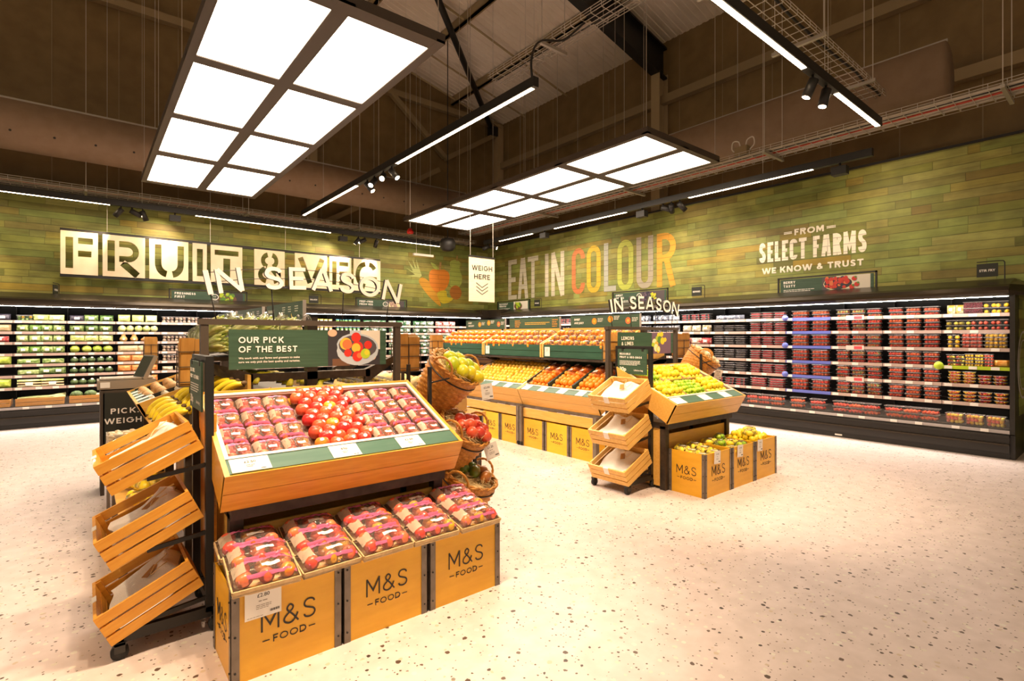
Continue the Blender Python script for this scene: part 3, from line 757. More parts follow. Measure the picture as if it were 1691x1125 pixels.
tray('bare wire cable tray hanging over the end of the central track light', (4.62, 6.0, 5.15), (4.62, -.5, 5.15), .30, .07, [(.1, .012, 'black_metal')], (1.2, 3.6))
tray('wire cable tray above the track light at the top right', (3.2, 2.48, 4.75), (8.7, 2.48, 4.75), .42, .07, [(-.35, .016, 'black_metal'), (.3, .014, 'cable_grey')], (1.4, 3.0, 4.6))
def light_panel(label, x0, x1, yr, z, cells):
    t = thing('light_panel', label, 'ceiling light', ((x0 + x1) / 2, (yr[0] + yr[1]) / 2, z))
    m = MB()   # frame: outer tray and the dark bars between the lit squares
    m.box(x0, yr[0], z + .012, x1, yr[1], z + .075, 'frame_brown')
    xs = sorted(set([x0, x1] + [c for r in cells[0] for c in r])); ys = sorted(set([yr[0], yr[1]] + [c for r in cells[1] for c in r]))
    for a, bq in zip(xs[::2], xs[1::2]): m.box(a, yr[0], z - .012, bq, yr[1], z + .012, 'frame_brown')
    for a, bq in zip(ys[::2], ys[1::2]): m.box(x0, a, z - .011, x1, bq, z + .013, 'frame_brown')
    m.build('frame', t, world=True)
    for cx in cells[0]:
        for cy in cells[1]:
            m = MB(); m.quad((cx[0], cy[0], z), (cx[0], cy[1], z), (cx[1], cy[1], z), (cx[1], cy[0], z), 'panel_light'); m.build('diffuser', t, world=True, recalc=False)
    for x in (x0 + .04, x1 - .04):
        for i in range(4):
            m = MB(); y = yr[0] + .05 + i * (yr[1] - yr[0] - .1) / 3
            m.bar((x, y, z + .07), (x, y, HANG(x)), .005, .005, 'wire'); m.build('suspension_wire', t, world=True)
ROWS = [(10.34, 8.80), (8.58, 7.18), (7.02, 5.60), (5.45, 4.02)]
ROWS = [(b_, a_) for a_, b_ in ROWS]
light_panel('large suspended light panel with eight lit squares at the upper left', .70, 2.42, (3.87, 10.48), 4.0, ([(.772, 1.478), (1.612, 2.337)], ROWS))
light_panel('suspended light panel with eight lit squares over the oranges display', 5.43, 7.16, (3.95, 10.42), 4.0, ([(5.50, 6.22), (6.36, 7.09)], [(a + .02, c + .0) for a, c in ROWS]))
def spot_lamp(loc, target, power, size=62, blend=.6, col=WARM):
    l = bpy.data.lights.new('spot', 'SPOT'); l.energy = power; l.color = col; l.spot_size = R(size); l.spot_blend = blend; l.shadow_soft_size = .05
    o = bpy.data.objects.new('spot', l); COL.objects.link(o); o.location = loc
    o.rotation_euler = (Vector(target) - Vector(loc)).to_track_quat('-Z', 'Y').to_euler()
    return o
def track(label, p, q, strips, heads, floods=(), power=1.0, wires=3, aim=None, flood=.3):
    """linear track light: black housing, lit strips, spot heads at (distance, target)"""
    p, q = Vector(p), Vector(q); d = (q - p).normalized(); s = Vector((-d.y, d.x, 0)); L = (q - p).length
    t = thing('track_light', label, 'track light', tuple(p))
    m = MB(); m.bar(p + Vector((0, 0, .05)), q + Vector((0, 0, .05)), .07, .10, 'track_black'); m.build('housing', t, world=True)
    for a, bq in strips:
        m = MB(); u, v = p + d * a, p + d * bq; h = s * .024; z = Vector((0, 0, -.002))
        m.quad(u - h + z, u + h + z, v + h + z, v - h + z, 'strip_light'); m.build('light_strip', t, world=True, recalc=False)
    for a, tg in heads:
        c = p + d * a; hd = (Vector(tg) - c).normalized(); top = c + Vector((0, 0, -.07))
        m = MB(); m.cyl(c, top, .012, 'track_black', 8); e = top + hd * .15
        m.tube([top - hd * .03, top - hd * .028, e], [.02, .046, .046], 'track_black', 18); m.build('spot_head', t, world=True)
        m = MB(); zz = hd.to_track_quat('Z', 'Y').to_matrix().to_4x4(); zz.translation = e + hd * .001
        m.disc((0, 0, 0), .036, 'lens_light', 16, M=zz); m.build('lens', t, world=True, recalc=False)
        spot_lamp(e + hd * .012, tg, SPOT_W * power)
    for a in floods:
        c = p + d * a; m = MB(); m.box(-.09, -.06, -.16, .09, .06, -.05, 'track_black', M=LM(c, math.atan2(d.y, d.x))); m.cyl(c, c + Vector((0, 0, -.07)), .015, 'track_black', 8); m.build('flood_head', t, world=True)
        if aim: spot_lamp(c + Vector((aim[0] * .1, aim[1] * .1, -.12)), c + Vector(aim), SPOT_W * flood, 118, .9)
    for i in range(wires):
        c = p + d * (L * (i + .5) / wires); m = MB(); m.bar(c + Vector((0, 0, .1)), (c.x, c.y, HANG(c.x)), .005, .005, 'wire'); m.build('suspension_wire', t, world=True)
    return t
T1 = track('central track light with four spot heads, running from the top middle towards the far sign', (3.53, 3.92, 3.98), (3.53, 11.25, 3.98), [(.05, 3.05), (4.5, 7.27)],
           [(3.22, (4.9, 4.6, .8)), (3.50, (1.1, 4.0, 1.2)), (3.82, (1.2, 6.2, 1.2)), (4.09, (5.0, 6.2, 1.2))])
m = MB(); m.tube(spline([(3.53, 3.98, 4.08), (3.53, 3.99, 4.3), (3.75, 4.1, 4.6), (4.3, 4.3, 4.9), (4.55, 4.2, 5.15)], 8), .012, 'track_black', 8); m.build('power_cable', T1, world=True)
track('track light with two black spot heads at the top right, more added out of view', (-2.6, 2.05, 3.98), (7.42, 2.05, 3.98), [(8.65, 9.98), (5.2, 7.85), (.2, 2.6)],
      [(8.05, (4.8, 3.15, .9)), (8.38, (5.0, 2.6, .4)), (4.9, (4.6, 2.9, .8)), (4.55, (1.7, 2.5, .5)), (4.2, (1.3, 2.8, .9)), (3.9, (.3, 2.8, .7)), (3.6, (.9, 2.3, .4)), (3.3, (1.0, 4.5, 1.5)), (5.45, (4.75, 3.0, .9)), (5.2, (5.0, 2.6, .45)), (5.05, (4.7, 4.8, .9)), (2.9, (.6, 2.6, .5)), (1.3, (.1, 2.9, .6))], power=.62)  # heads out of view are added to brighten the tables, crates and stands
track('track light along the right wall above the eat in colour lettering', (7.9, 2.25, 3.79), (7.9, 10.75, 3.79), [(.72, 2.66), (3.98, 5.93), (6.65, 7.87)],
      [(2.84, (9.1, 4.6, 2.7)), (3.17, (9.1, 3.4, 2.9)), (8.2, (9.1, 9.0, 2.9)), (8.35, (6.5, 12.2, 2.8)), (3.0, (9.1, 5.9, 2.9))], floods=(.38, 3.62, 6.25), power=.26, aim=(1.3, -.3, -.8), flood=.16)
track('track light along the back wall above the fruit and veg sign', (-6, 11.72, 3.79), (7.6, 11.72, 3.79), [(.5, 6.33), (7.65, 10.29), (11.55, 13.55)],
      [(6.49, (-.2, 12.1, 2.9)), (6.81, (1.2, 12.1, 2.9)), (10.95, (4.4, 12.1, 2.9)), (11.4, (5.3, 12.1, 2.9)), (6.65, (2.7, 12.1, 2.9)), (11.1, (3.4, 12.1, 2.9)), (4.3, (-1.6, 12.2, 3.0))], floods=(7.31, 10.57), power=.36, aim=(-.3, .6, -.8), flood=.45)
t = thing('loudspeaker', 'round black loudspeaker hanging beside the weigh here sign', 'loudspeaker', (6.95, 11.0, 3.55))
m = MB(); m.lathe([(.03, .0), (.13, .02), (.19, .10), (.20, .22), (.16, .30), (.06, .33)], 24, 'track_black'); m.build('shell', t)
m = MB(); m.cyl((0, 0, .32), (0, 0, HANG(6.95) - 3.55), .012, 'track_black', 8); m.build('hanging_rod', t)
t = thing('alarm_bell', 'small red fire alarm sounder under the back wall cable tray', 'fire alarm', (6.1, 11.35, 3.93))
m = MB(); m.lathe([(.02, .0), (.07, .01), (.085, .05), (.06, .10), (.045, .13)], 18, 'red_plastic'); m.build('sounder', t)
m = MB(); m.cyl((0, 0, .12), (0, 0, HANG(6.1) - 3.93), .01, 'galvanised', 8); m.build('hanging_rod', t)

t = thing('emergency_light', 'small white emergency light bar hanging left of the loudspeaker', 'emergency light', (6.55, 11.5, 3.45))
m = MB(); m.box(-.28, -.03, .0, .28, .03, .055, 'rim_white'); m.build('body', t)
for x in (-.2, .2): m = MB(); m.bar((x, 0, .05), (x, 0, HANG(6.55) - 3.45), .006, .006, 'wire'); m.build('suspension_wire', t)
t = thing('junction_box', 'grey junction box with looped white cables on the long tray by the right wall', 'junction box', (8.05, 4.05, 4.30))
m = MB(); m.box(-.08, -.10, .0, .08, .10, .14, 'steel_beam'); m.build('body', t)
for k in (-1, 1): m = MB(); m.tube(spline([(0, .04 * k, .13), (0, .07 * k, .24), (0, .16 * k, .26), (0, .18 * k, .15), (0, .11 * k, .08)], 6), .010, 'rim_white', 8); m.build('cable_loop', t)
# ------------------------------------------------------------------ lettering and mural on the boards
def wall_words(name, label, mat_words, X=XR):
    t = thing(name, label, 'wall lettering', (X, mat_words[0][2], 2.4))
    return t
t = thing('wall_lettering', 'painted words eat in in grey and colour in mixed colours on the right wall', 'wall lettering', (XR - .003, 8.7, 2.46))
for ch, ya, yb, mt in (('E', 11.38, 11.01, 'paint_grey'), ('A', 10.97, 10.53, 'paint_grey'), ('T', 10.55, 10.13, 'paint_grey'), ('I', 9.87, 9.74, 'paint_grey'), ('N', 9.635, 9.17, 'paint_grey'),
                       ('C', 8.91, 8.48, 'paint_red'), ('O', 8.42, 7.985, 'paint_yellow'), ('L', 7.89, 7.54, 'paint_blue'), ('O', 7.50, 7.06, 'paint_lime'), ('U', 6.98, 6.55, 'paint_mauve'), ('R', 6.46, 6.01, 'paint_orange')):
    m = MB(); wd = ya - yb
    letter(m, ch, 0, 0, wd, 1.11, wd * .5 if ch == 'I' else .064, mt, YZ(XR - .004, ya, 2.46)); m.build('letter', t, world=True, recalc=False)
t = thing('wall_lettering', 'white painted words from select farms we know and trust on the right wall', 'wall lettering', (XR - .003, 3.5, 2.53))
SANS = {'*': .86, 'M': 1.0, 'O': 1.02, 'W': 1.25, 'F': .68, 'E': .68, 'T': .74, 'I': .2, '&': .9, 'K': .8, 'S': .74}
m = MB(); M = YZ(XR - .004, 3.742, 3.14); head(m, 'FROM', 0, .0, .105, 'paint_white', M, .115, .16, .4, w=.45, z=0)
for a in (-.17, .49): m.box(a, .035, 0, a + .13, .052, .001, 'paint_white', M=M); m.box(a, .060, 0, a + .13, .072, .001, 'paint_white', M=M)
m.build('word', t, world=True, recalc=False)
COND = {'*': .36, 'M': .50, 'A': .42, 'E': .30, 'L': .28, 'T': .36, 'F': .29}
for s, y0, y1 in (('SELECT', 4.335, 3.55), ('FARMS', 3.453, 2.694)):
    m = MB(); h = .345; wd = words_w(s, COND, .075, .2) * h; M = YZ(XR - .004, y0, 2.735) @ Matrix.Scale((y0 - y1) / wd, 4, (1, 0, 0))
    words(m, s, 0, 0, h, .029, 'paint_white', M, COND, .075, .2); m.build('word', t, world=True, recalc=False)
m = MB(); head(m, 'WE KNOW & TRUST', 0, 0, .105, 'paint_white', YZ(XR - .004, 4.28, 2.53), .115, .16, .42, w=1.54, z=0); m.build('word', t, world=True, recalc=False)

def ell(cx, cy, rx, ry, n=28, rot=0.0):
    return [(cx + rx * math.cos(2 * PI * i / n) * math.cos(rot) - ry * math.sin(2 * PI * i / n) * math.sin(rot), cy + rx * math.cos(2 * PI * i / n) * math.sin(rot) + ry * math.sin(2 * PI * i / n) * math.cos(rot)) for i in range(n)]
t = thing('fruit_mural', 'painted mural of an orange apple, pear, carrot and lemon on the back wall boards', 'mural', (7.0, YB - .003, 2.3))
def mural(name, pts, mt, lay):
    m = MB(); m.poly(pts, 0, mt, M=XZ(0, YB - .002 - lay * .0012, 0)); m.build(name, t, world=True, recalc=False)
mural('pear', spline([(7.876, 3.519), (8.055, 3.60), (8.218, 3.535), (8.2, 3.35), (8.284, 3.112), (8.236, 2.894), (8.055, 2.792), (7.876, 2.872), (7.841, 3.17), (7.90, 3.34)], 5, True), 'mural_pear', 0)
mural('pear_stem', [(8.091, 3.721), (8.145, 3.726), (8.127, 3.575), (8.084, 3.57)], 'mural_stem', 1)
mural('carrot_top', [(6.93, 3.02), (6.55, 3.03), (6.78, 3.085), (6.503, 3.254), (6.72, 3.16), (6.572, 3.444), (6.78, 3.22), (6.699, 3.51), (6.85, 3.23), (6.811, 3.51), (6.985, 3.075)], 'mural_leaf', 0)
mural('carrot', spline([(6.892, 2.926), (7.006, 3.026), (7.222, 2.919), (7.424, 2.667), (7.579, 2.274), (7.255, 2.482), (6.99, 2.759)], 5, True), 'mural_carrot', 1)
mural('apple', spline([(7.205, 3.123), (7.30, 3.26), (7.52, 3.27), (7.70, 3.285), (7.841, 3.2), (7.858, 3.021), (7.77, 2.805), (7.561, 2.63), (7.39, 2.665), (7.238, 2.862)], 5, True), 'mural_orange', 2)
mural('apple_leaf', spline([(7.255, 3.444), (7.38, 3.42), (7.50, 3.32), (7.527, 3.29), (7.39, 3.28)], 4, True), 'mural_pear', 3)
mural('apple_stem', [(7.534, 3.488), (7.60, 3.485), (7.575, 3.275), (7.525, 3.27)], 'mural_stem', 4)
mural('lemon', spline([(7.46, 2.63), (7.735, 2.713), (7.79, 2.54), (7.983, 2.515), (7.841, 2.389), (7.596, 2.364)], 5, True), 'mural_lemon', 3)
mural('plum', ell(8.065, 2.675, .195, .20), 'mural_plum', 4)

# ------------------------------------------------------------------ FRUIT & VEG: pale boards with cut-out stencil letters on black rails
SY = 12.0
t = thing('department_sign', 'hanging sign of pale stencil boards reading fruit and veg before the back wall', 'sign', (2.64, SY, 2.9))
for z0, z1, nm in ((3.285, 3.345, 'top_rail'), (2.492, 2.552, 'bottom_rail')):
    m = MB(); m.box(-.352, SY + .012, z0, 5.63, SY + .055, z1, 'black_metal'); m.build(nm, t, world=True)
for x in (.30, 1.95, 3.4, 5.1):
    m = MB(); m.bar((x, SY + .03, 3.34), (x, SY + .03, HANG(x)), .006, .006, 'wire'); m.build('suspension_wire', t, world=True)
def strip_poly(pts, t):
    n = len(pts); A = []; B = []
    for i in range(n):
        d = Vector(pts[min(i + 1, n - 1)]) - Vector(pts[max(i - 1, 0)]); d.normalize(); nn = Vector((-d.y, d.x)) * t; p = Vector(pts[i]); A.append(tuple(p + nn)); B.append(tuple(p - nn))
    return A + B[::-1]
def rect(a, b, c, d): return [(a, b), (c, b), (c, d), (a, d)]
STENCIL = {
    'F': [rect(.13, .14, .33, .86), rect(.46, .72, .86, .86), rect(.46, .42, .82, .56)],
    'R': [rect(.11, .13, .28, .87), strip_poly([(.38, .80), (.55, .80)] + arc(.58, .62, .20, .18, 88, -88, 10) + [(.55, .44), (.38, .44)], .075), strip_poly([(.46, .345), (.82, .05)], .085)],
    'U': [strip_poly([(.22, .88), (.22, .45)] + arc(.46, .40, .24, .26, 180, 264, 8), .085), strip_poly([(.80, .88), (.80, .45)] + arc(.56, .40, .24, .26, 0, -84, 8), .085)],
    'I': [rect(.30, .14, .72, .86)],
    'T': [rect(.12, .74, .88, .88), rect(.39, .12, .61, .66)],
    '&': [strip_poly(arc(.47, .70, .19, .17, 100, 255, 10), .07), strip_poly(arc(.55, .70, .17, .17, 80, -75, 10), .07), strip_poly(arc(.45, .30, .26, .18, 105, 255, 10), .075), strip_poly(arc(.56, .30, .24, .18, -75, 30, 8), .075), strip_poly([(.56, .47), (.90, .13)], .06)],
    'V': [strip_poly([(.16, .88), (.46, .14)], .08), strip_poly([(.84, .88), (.60, .27)], .08)],
    'E': [rect(.12, .14, .32, .86), rect(.44, .73, .86, .86), rect(.44, .45, .82, .56), rect(.44, .14, .86, .27)],
    'G': [strip_poly(arc(.47, .5, .33, .36, 97, 262, 14), .08), strip_poly(arc(.53, .5, .30, .36, 83, 35, 6), .08), strip_poly([(.56, .42), (.82, .42), (.82, .20)] , .06)],
}
def stencil_board(ch, x0, x1, z0, z1):
    c = bpy.data.curves.new('letter_board', 'CURVE'); c.dimensions = '2D'; c.fill_mode = 'BOTH'; c.extrude = .012
    w, h = x1 - x0, z1 - z0
    for pts in [rect(0, 0, 1, 1)] + STENCIL[ch]:
        s = c.splines.new('POLY'); s.points.add(len(pts) - 1); s.use_cyclic_u = True
        for i, p in enumerate(pts): s.points[i].co = (p[0] * w, p[1] * h, 0, 1)
    o = bpy.data.objects.new('letter_board', c); COL.objects.link(o)
    me = bpy.data.meshes.new_from_object(o.evaluated_get(bpy.context.evaluated_depsgraph_get()))
    bpy.data.objects.remove(o); bpy.data.curves.remove(c)
    me.materials.clear(); me.materials.append(MATS['ply_cream'])
    o = bpy.data.objects.new('letter_board', me); COL.objects.link(o); o.parent = t
    o.matrix_local = Matrix.Translation(-t.location) @ XZ(x0, SY, z0)
for ch, a, bq in (('F', -.344, .169), ('R', .234, .863), ('U', .931, 1.564), ('I', 1.636, 1.882), ('T', 1.952, 2.53), ('&', 2.763, 3.375), ('V', 3.593, 4.307), ('E', 4.363, 4.884), ('G', 4.944, 5.625)):
    stencil_board(ch, a, bq, 2.538, 3.298)

# ------------------------------------------------------------------ WEIGH HERE hanging board
t = thing('hanging_sign', 'pale hanging board reading weigh here above three downward chevrons', 'sign', (6.55, 9.0, 2.65))
m = MB(); m.box(6.215, 9.0, 2.18, 6.885, 9.018, 3.125, 'ply_cream'); m.build('board', t, world=True)
m = MB(); m.box(6.21, 8.99, 3.115, 6.89, 9.03, 3.15, 'black_metal'); m.build('top_rail', t, world=True)
m = MB(); M = XZ(6.55, 8.998, 0)
head(m, 'WEIGH', 0, 2.845, .105, 'ink', M, .085, .2, align='c', w=.53); head(m, 'HERE', 0, 2.66, .105, 'ink', M, .085, .2, align='c', w=.42)
for i in range(3): stroke(m, [(-.155, 2.58 - i * .075), (0, 2.485 - i * .075), (.155, 2.58 - i * .075)], .008, .001, 'ink', M)
m.build('lettering', t, world=True, recalc=False)
for x in (6.25, 6.85):
    m = MB(); m.bar((x, 9.01, 3.15), (x, 9.01, HANG(x)), .008, .008, 'wire'); m.build('suspension_wire', t, world=True)

# ------------------------------------------------------------------ framed strip signs and little hanging signs on the fridge tops
def print_food(m, M, x0, y0, w, h, kind, z=.0015):
    """a printed food photograph, laid flat in sheets one above the other"""
    rnd = random.Random(kind); lay = [z]
    def disc(cx, cy, r, mt, ry=None, rot=0):
        lay[0] += .00012; m.disc((x0 + cx * h, y0 + cy * h, lay[0]), r * h, mt, 18, (ry or r) * h, M, rot)
    def back(mt, a=0, b_=0, c=None, d=1):
        lay[0] += .00012; c = w / h if c is None else c
        m.quad(*[tuple(M @ Vector((x0 + p * h, y0 + q * h, lay[0]))) for p, q in ((a, b_), (c, b_), (c, d), (a, d))], mt)
    if kind == 'apples':
        back('print_night'); back('print_bluewhite', .62, .55, w / h, 1); back('print_pale', .95, .45, w / h, 1); back('print_wood', .12, 0, .62, .2)
        disc(.12, .92, .13, 'print_skin', .10); disc(1.32, .30, .10, 'print_skin', .16)
        disc(.86, .42, .62, 'print_bluewhite', .42); disc(.86, .55, .62, 'print_bluewhite', .36, -.1); disc(.86, .54, .57, 'print_slate', .32, -.1)
        for cx, cy, r, mt in ((.50, .62, .17, 'print_gold'), (.54, .60, .14, 'print_coral'), (.80, .80, .14, 'print_red'), (.84, .52, .17, 'print_red'), (.80, .50, .13, 'print_gold'), (1.16, .58, .12, 'print_red'), (.56, .36, .11, 'print_red'), (.84, .26, .15, 'print_red'), (.90, .28, .08, 'print_coral'), (1.08, .33, .145, 'print_green'), (1.12, .36, .07, 'print_yellow')): disc(cx, cy, r, mt)
    elif kind == 'citrus':
        back('print_mauve')
        for cx, cy, r, mt in ((.55, .88, .14, 'print_yellow'), (.78, .92, .13, 'print_yellow'), (.42, .72, .13, 'print_green'), (.60, .66, .15, 'print_leaf'), (.84, .60, .16, 'print_yellow'), (1.05, .66, .12, 'print_yellow'), (.20, .55, .17, 'print_cream'), (.36, .46, .14, 'print_gold'), (.10, .42, .13, 'print_green'), (.32, .28, .16, 'print_cream'), (.50, .20, .15, 'print_yellow'), (.52, .22, .11, 'print_cream')): disc(cx, cy, r, mt, r * rnd.uniform(.85, 1.2))
    elif kind == 'berries':
        back('print_pale'); back('print_slate', 0, 0, .9, 1); disc(1.0, .48, .92, 'print_cream', .47); disc(1.0, .50, .88, 'print_night', .43)
        for i in range(46): disc(1.0 + rnd.uniform(-.72, .72), .52 + rnd.uniform(-.30, .40), rnd.uniform(.09, .15), rnd.choice(['print_red', 'print_red', 'print_coral', 'print_berry']))
        for cx, cy in ((2.0, .75), (2.15, .35), (1.85, .2)): disc(cx, cy, .15, 'print_red'); disc(cx + .08, cy + .1, .07, 'print_leaf')
    elif kind == 'grapes':
        back('print_slate')
        for i in range(44): disc(rnd.uniform(.3, 1.25), rnd.uniform(.15, .95), .085, rnd.choice(['print_berry', 'print_mauve']))
        for i in range(16): disc(1.5 + rnd.uniform(-.25, .3), .5 + rnd.uniform(-.28, .3), .09, rnd.choice(['print_yellow', 'print_green']))
    else:
        bg, bowl, cols = {'greens': ('print_night', 'print_wood', ['print_leaf', 'print_green', 'print_leaf']), 'beans': ('print_slate', 'print_cream', ['print_bean', 'print_bean', 'print_cream']), 'salad': ('print_pale', 'print_wood', ['print_leaf', 'print_green'])}[kind]
        back(bg); disc(.85, .45, .74, bowl, .44)
        for i in range(30): disc(.85 + rnd.uniform(-.5, .5), .5 + rnd.uniform(-.28, .38), rnd.uniform(.06, .15), rnd.choice(cols))
def strip_sign(label, M, w, h, lines, photo, badge=True, pf=.36):
    """steel frame on two legs holding a green strip sign; M stands its lower left corner"""
    o = M.translation.copy(); t = thing('strip_sign', label, 'sign', tuple(o)); I = Matrix.Translation(-o) @ M
    m = MB(); f = .022
    for a in ((0, -.07, f, h), (w - f, -.07, w, h)): m.box(a[0], a[1], -.012, a[2], a[3], .012, 'black_metal', M=I)
    m.box(0, h - f, -.012, w, h, .012, 'black_metal', M=I); m.build('frame', t)
    m = MB(); m.box(f + .02, .012, -.004, w - f - .02, h - f - .012, .004, 'green_board', M=I); m.build('panel', t)
    m = MB(); hh = h - f - .024; k = .26 * hh
    for i, s in enumerate(lines): head(m, s, f + .07, .012 + hh * (.70 - i * .27), hh * .18, 'lettering_white', I, .11, .2, z=.0055)
    lorem(m, f + .07, .012 + hh * .22, w * .34, hh * .055, 'lettering_white', I, 2, z=.0055)
    if badge: 
        m2 = [(p[0], p[1]) for p in ell(w * (1 - pf) - .10 * 1, .012 + hh * .60, hh * .26, hh * .22)]
        stroke(m, m2, .006, .001, 'lettering_white', I, closed=True, z=.0055); text(m, 'fresh', w * (1 - pf) - .10, .012 + hh * .60, hh * .09, 'lettering_white', I, align='c', z=.0055); text(m, '& tasty', w * (1 - pf) - .10, .012 + hh * .46, hh * .07, 'lettering_white', I, align='c', z=.0055)
    m.build('lettering', t, recalc=False)
    m = MB(); pw = w * pf; print_food(m, I, w - f - .06 - pw, .014, pw, hh - .004, photo, .0048); m.build('photo_print', t, recalc=False)
strip_sign('framed strip sign reading freshness first with a greens photo, on the back wall fridge', XZ(1.189, 11.5, 2.055), 1.33, .28, ['FRESHNESS', 'FIRST'], 'greens')
strip_sign('framed strip sign reading prep-free fresh veg, on the back wall fridge', XZ(4.784, 11.5, 2.055), 1.31, .28, ['PREP-FREE', 'FRESH VEG'], 'beans')
strip_sign('framed strip sign reading berry tasty with a bowl of berries, on the side fridge', YZ(8.72, 3.805, 2.12), 1.376, .265, ['BERRY', 'TASTY'], 'berries', badge=False, pf=.46)
strip_sign('framed strip sign reading great grapes, behind the smaller in season letters', YZ(8.72, 7.245, 2.12), 1.377, .265, ['GREAT', 'GRAPES'], 'grapes', pf=.42)
strip_sign('framed strip sign reading deliciously versatile with a salad photo, below the word eat', YZ(8.72, 11.267, 2.12), 1.354, .265, ['DELICIOUSLY', 'VERSATILE'], 'salad', badge=False, pf=.42)
def flag_sign(label, M, s):
    """little black sign hung from a bent rod"""
    o = M.translation.copy(); t = thing('flag_sign', label, 'sign', tuple(o)); I = Matrix.Translation(-o) @ M
    m = MB(); pts = spline([(.26, -.03, 0), (.26, .20, 0), (.255, .235, 0), (.22, .25, 0), (0, .25, 0)], 5); m.tube([I @ Vector(p) for p in pts], .006, 'black_metal', 8); m.build('bent_rod', t)
    m = MB(); m.box(0, .06, -.006, .20, .225, .006, 'sign_dark', M=I); m.build('panel', t)
    m = MB(); text(m, s, .10, .125, .030, 'lettering_white', I, w=.15, align='c', z=.007, off=.02); m.build('lettering', t, recalc=False)
flag_sign('small black hanging sign on the back wall fridge under the in season letters', XZ(3.72, 11.45, 2.10), 'SALADS')
flag_sign('small black hanging sign seen edge-on under the f of the fruit sign', XZ(-.42, 11.45, 2.08) @ Matrix.Rotation(R(75), 4, 'Y'), 'VEG')
flag_sign('small black hanging sign on the side fridge left of the berry tasty sign', YZ(8.72, 5.36, 2.13), 'BERRIES')
flag_sign('small black hanging sign near the free end of the side fridge', YZ(8.72, 1.36, 2.13), 'STIR FRY')
flag_sign('small black hanging sign beside the deliciously versatile sign', YZ(8.72, 9.75, 2.13), 'PREPARED')

# ------------------------------------------------------------------ refrigerated multideck cabinets
BAY = .6375
def fridge(label, frame, x0, nb, shelves, deck, depth, blue=(), lime=(), ends=(), rails=None):
    """one cabinet of nb bays from x0 along its run; frame = (origin, rotation) of the run, x along it, y into it"""
    o, rz = frame; Mx = LM(o, rz); loc = Mx @ Vector((x0, 0, 0))
    t = thing('fridge_cabinet', label, 'fridge', tuple(loc), rz); w = nb * BAY
    m = MB(); m.box(.0, .10, .0, w, depth, .27, 'fridge_black'); m.box(0, .02, .075, w, .12, .275, 'fridge_black'); m.box(0, -.015, .165, w, .03, .185, 'canopy_metal')
    m.box(0, .05, 0, w, .1, .07, 'black_metal'); m.box(0, -.02, .262, w, .06, .285, 'fridge_black'); m.build('base', t)
    m = MB(); m.box(w * .28, .045, .022, w * .28 + .09, .05, .044, 'ticket'); m.build('kick_label', t)
    m = MB(); m.box(0, depth - .16, .27, w, depth, 2.07, 'fridge_inner'); m.build('back_panel', t)
    m = MB(); m.box(0, .06, .27, w, depth - .16, deck, 'shelf_metal'); m.build('deck', t)
    m = MB(); m.box(0, .025, .285, w, .05, .345, 'fridge_black'); m.box(0, .018, .302, w, .026, .340, 'rail_grey'); 
    for i in range(nb):
        for fx in (.18, .60): m.box(BAY * (i + fx), .012, .303, BAY * (i + fx) + .075, .0185, .339, 'ticket')
    m.build('front_rail', t)
    m = MB(); m.box(.004, .036, .345, w - .004, .040, .47, 'clear_plastic'); m.build('glass_riser', t)
    m = MB(); m.prism([(-.05, 1.955), (-.055, 1.985), (-.03, 2.03), (.04, 2.06), (.42, 2.155), (depth - .02, 2.165), (depth - .02, 2.07), (.16, 2.07), (.14, 1.93), (.0, 1.925)], 0, w, 'canopy_metal'); m.build('canopy', t)
    m = MB(); m.quad((0.01, .02, 1.918), (w - .01, .02, 1.918), (w - .01, .039, 1.915), (0.01, .039, 1.915), 'fridge_light'); m.build('light_strip', t, recalc=False)
    for i in range(nb):
        for k, z in enumerate(shelves):
            m = MB(); a, c = BAY * i + .004, BAY * (i + 1) - .004
            m.box(a, .12, z - .028, c, .62, z - .008, 'shelf_metal'); s = m.build('shelf', t)
            m = MB(); bay = i
            rm = 'rail_blue' if i in blue else 'rail_lime' if (i, k) in lime else 'price_rail'
            m.box(a, .108, z - .043, c, .122, z - .001, rm)
            rnd = random.Random(i * 31 + k + int(x0 * 10))
            for fx in ((.03, .42) if rnd.random() < .5 else (.03, .40, .72)):
                if rm != 'rail_blue' or fx == .03: m.box(a + fx * BAY, .104, z - .040, a + fx * BAY + .078, .109, z - .004, 'ticket')
            m.build('price_rail', s)
            m = MB(); m.quad((a + .02, .126, z - .030), (c - .02, .126, z - .030), (c - .02, .146, z - .031), (a + .02, .146, z - .031), 'shelf_light'); m.build('light_strip', s, recalc=False)  # hidden behind the rail, added so the lower packs are lit
    for i in range(1, nb):
        m = MB(); m.box(BAY * i - .004, .63, .4, BAY * i + .004, depth - .16, 2.0, 'fridge_black'); m.build('upright', t)
    return t
def fridge_end(t, x, depth, side):
    m = MB(); x1 = x + .045 * side; a, c = min(x, x1), max(x, x1)
    m.prism([(.06, 0), (.06, .28), (.03, .30), (.03, 1.93), (.12, 2.06), (depth, 2.06), (depth, 0)], a, c, 'fridge_black'); m.build('end_panel', t)
RS = [1.728, 1.525, 1.304, 1.079, .858, .632]
LS = [1.696, 1.521, 1.355, 1.176, 1.005, .831, .641]
RF = ((8.31, 11.06, 0), R(-90))       # side run: x counts from the room corner towards the free end
LF = ((-2.154, 11.09, 0), 0.0)        # back run
ry = lambda y: 11.06 - y
# side run: free end at y = 1.01; cabinets of four bays
x_end = ry(1.01)
f4 = fridge('free-standing end of the side fridge with strawberries and cut fruit', RF, x_end - 4 * BAY, 4, RS, .36, .90, blue=(0,), lime=((3, 3),))
fridge_end(f4, 4 * BAY, .90, 1)
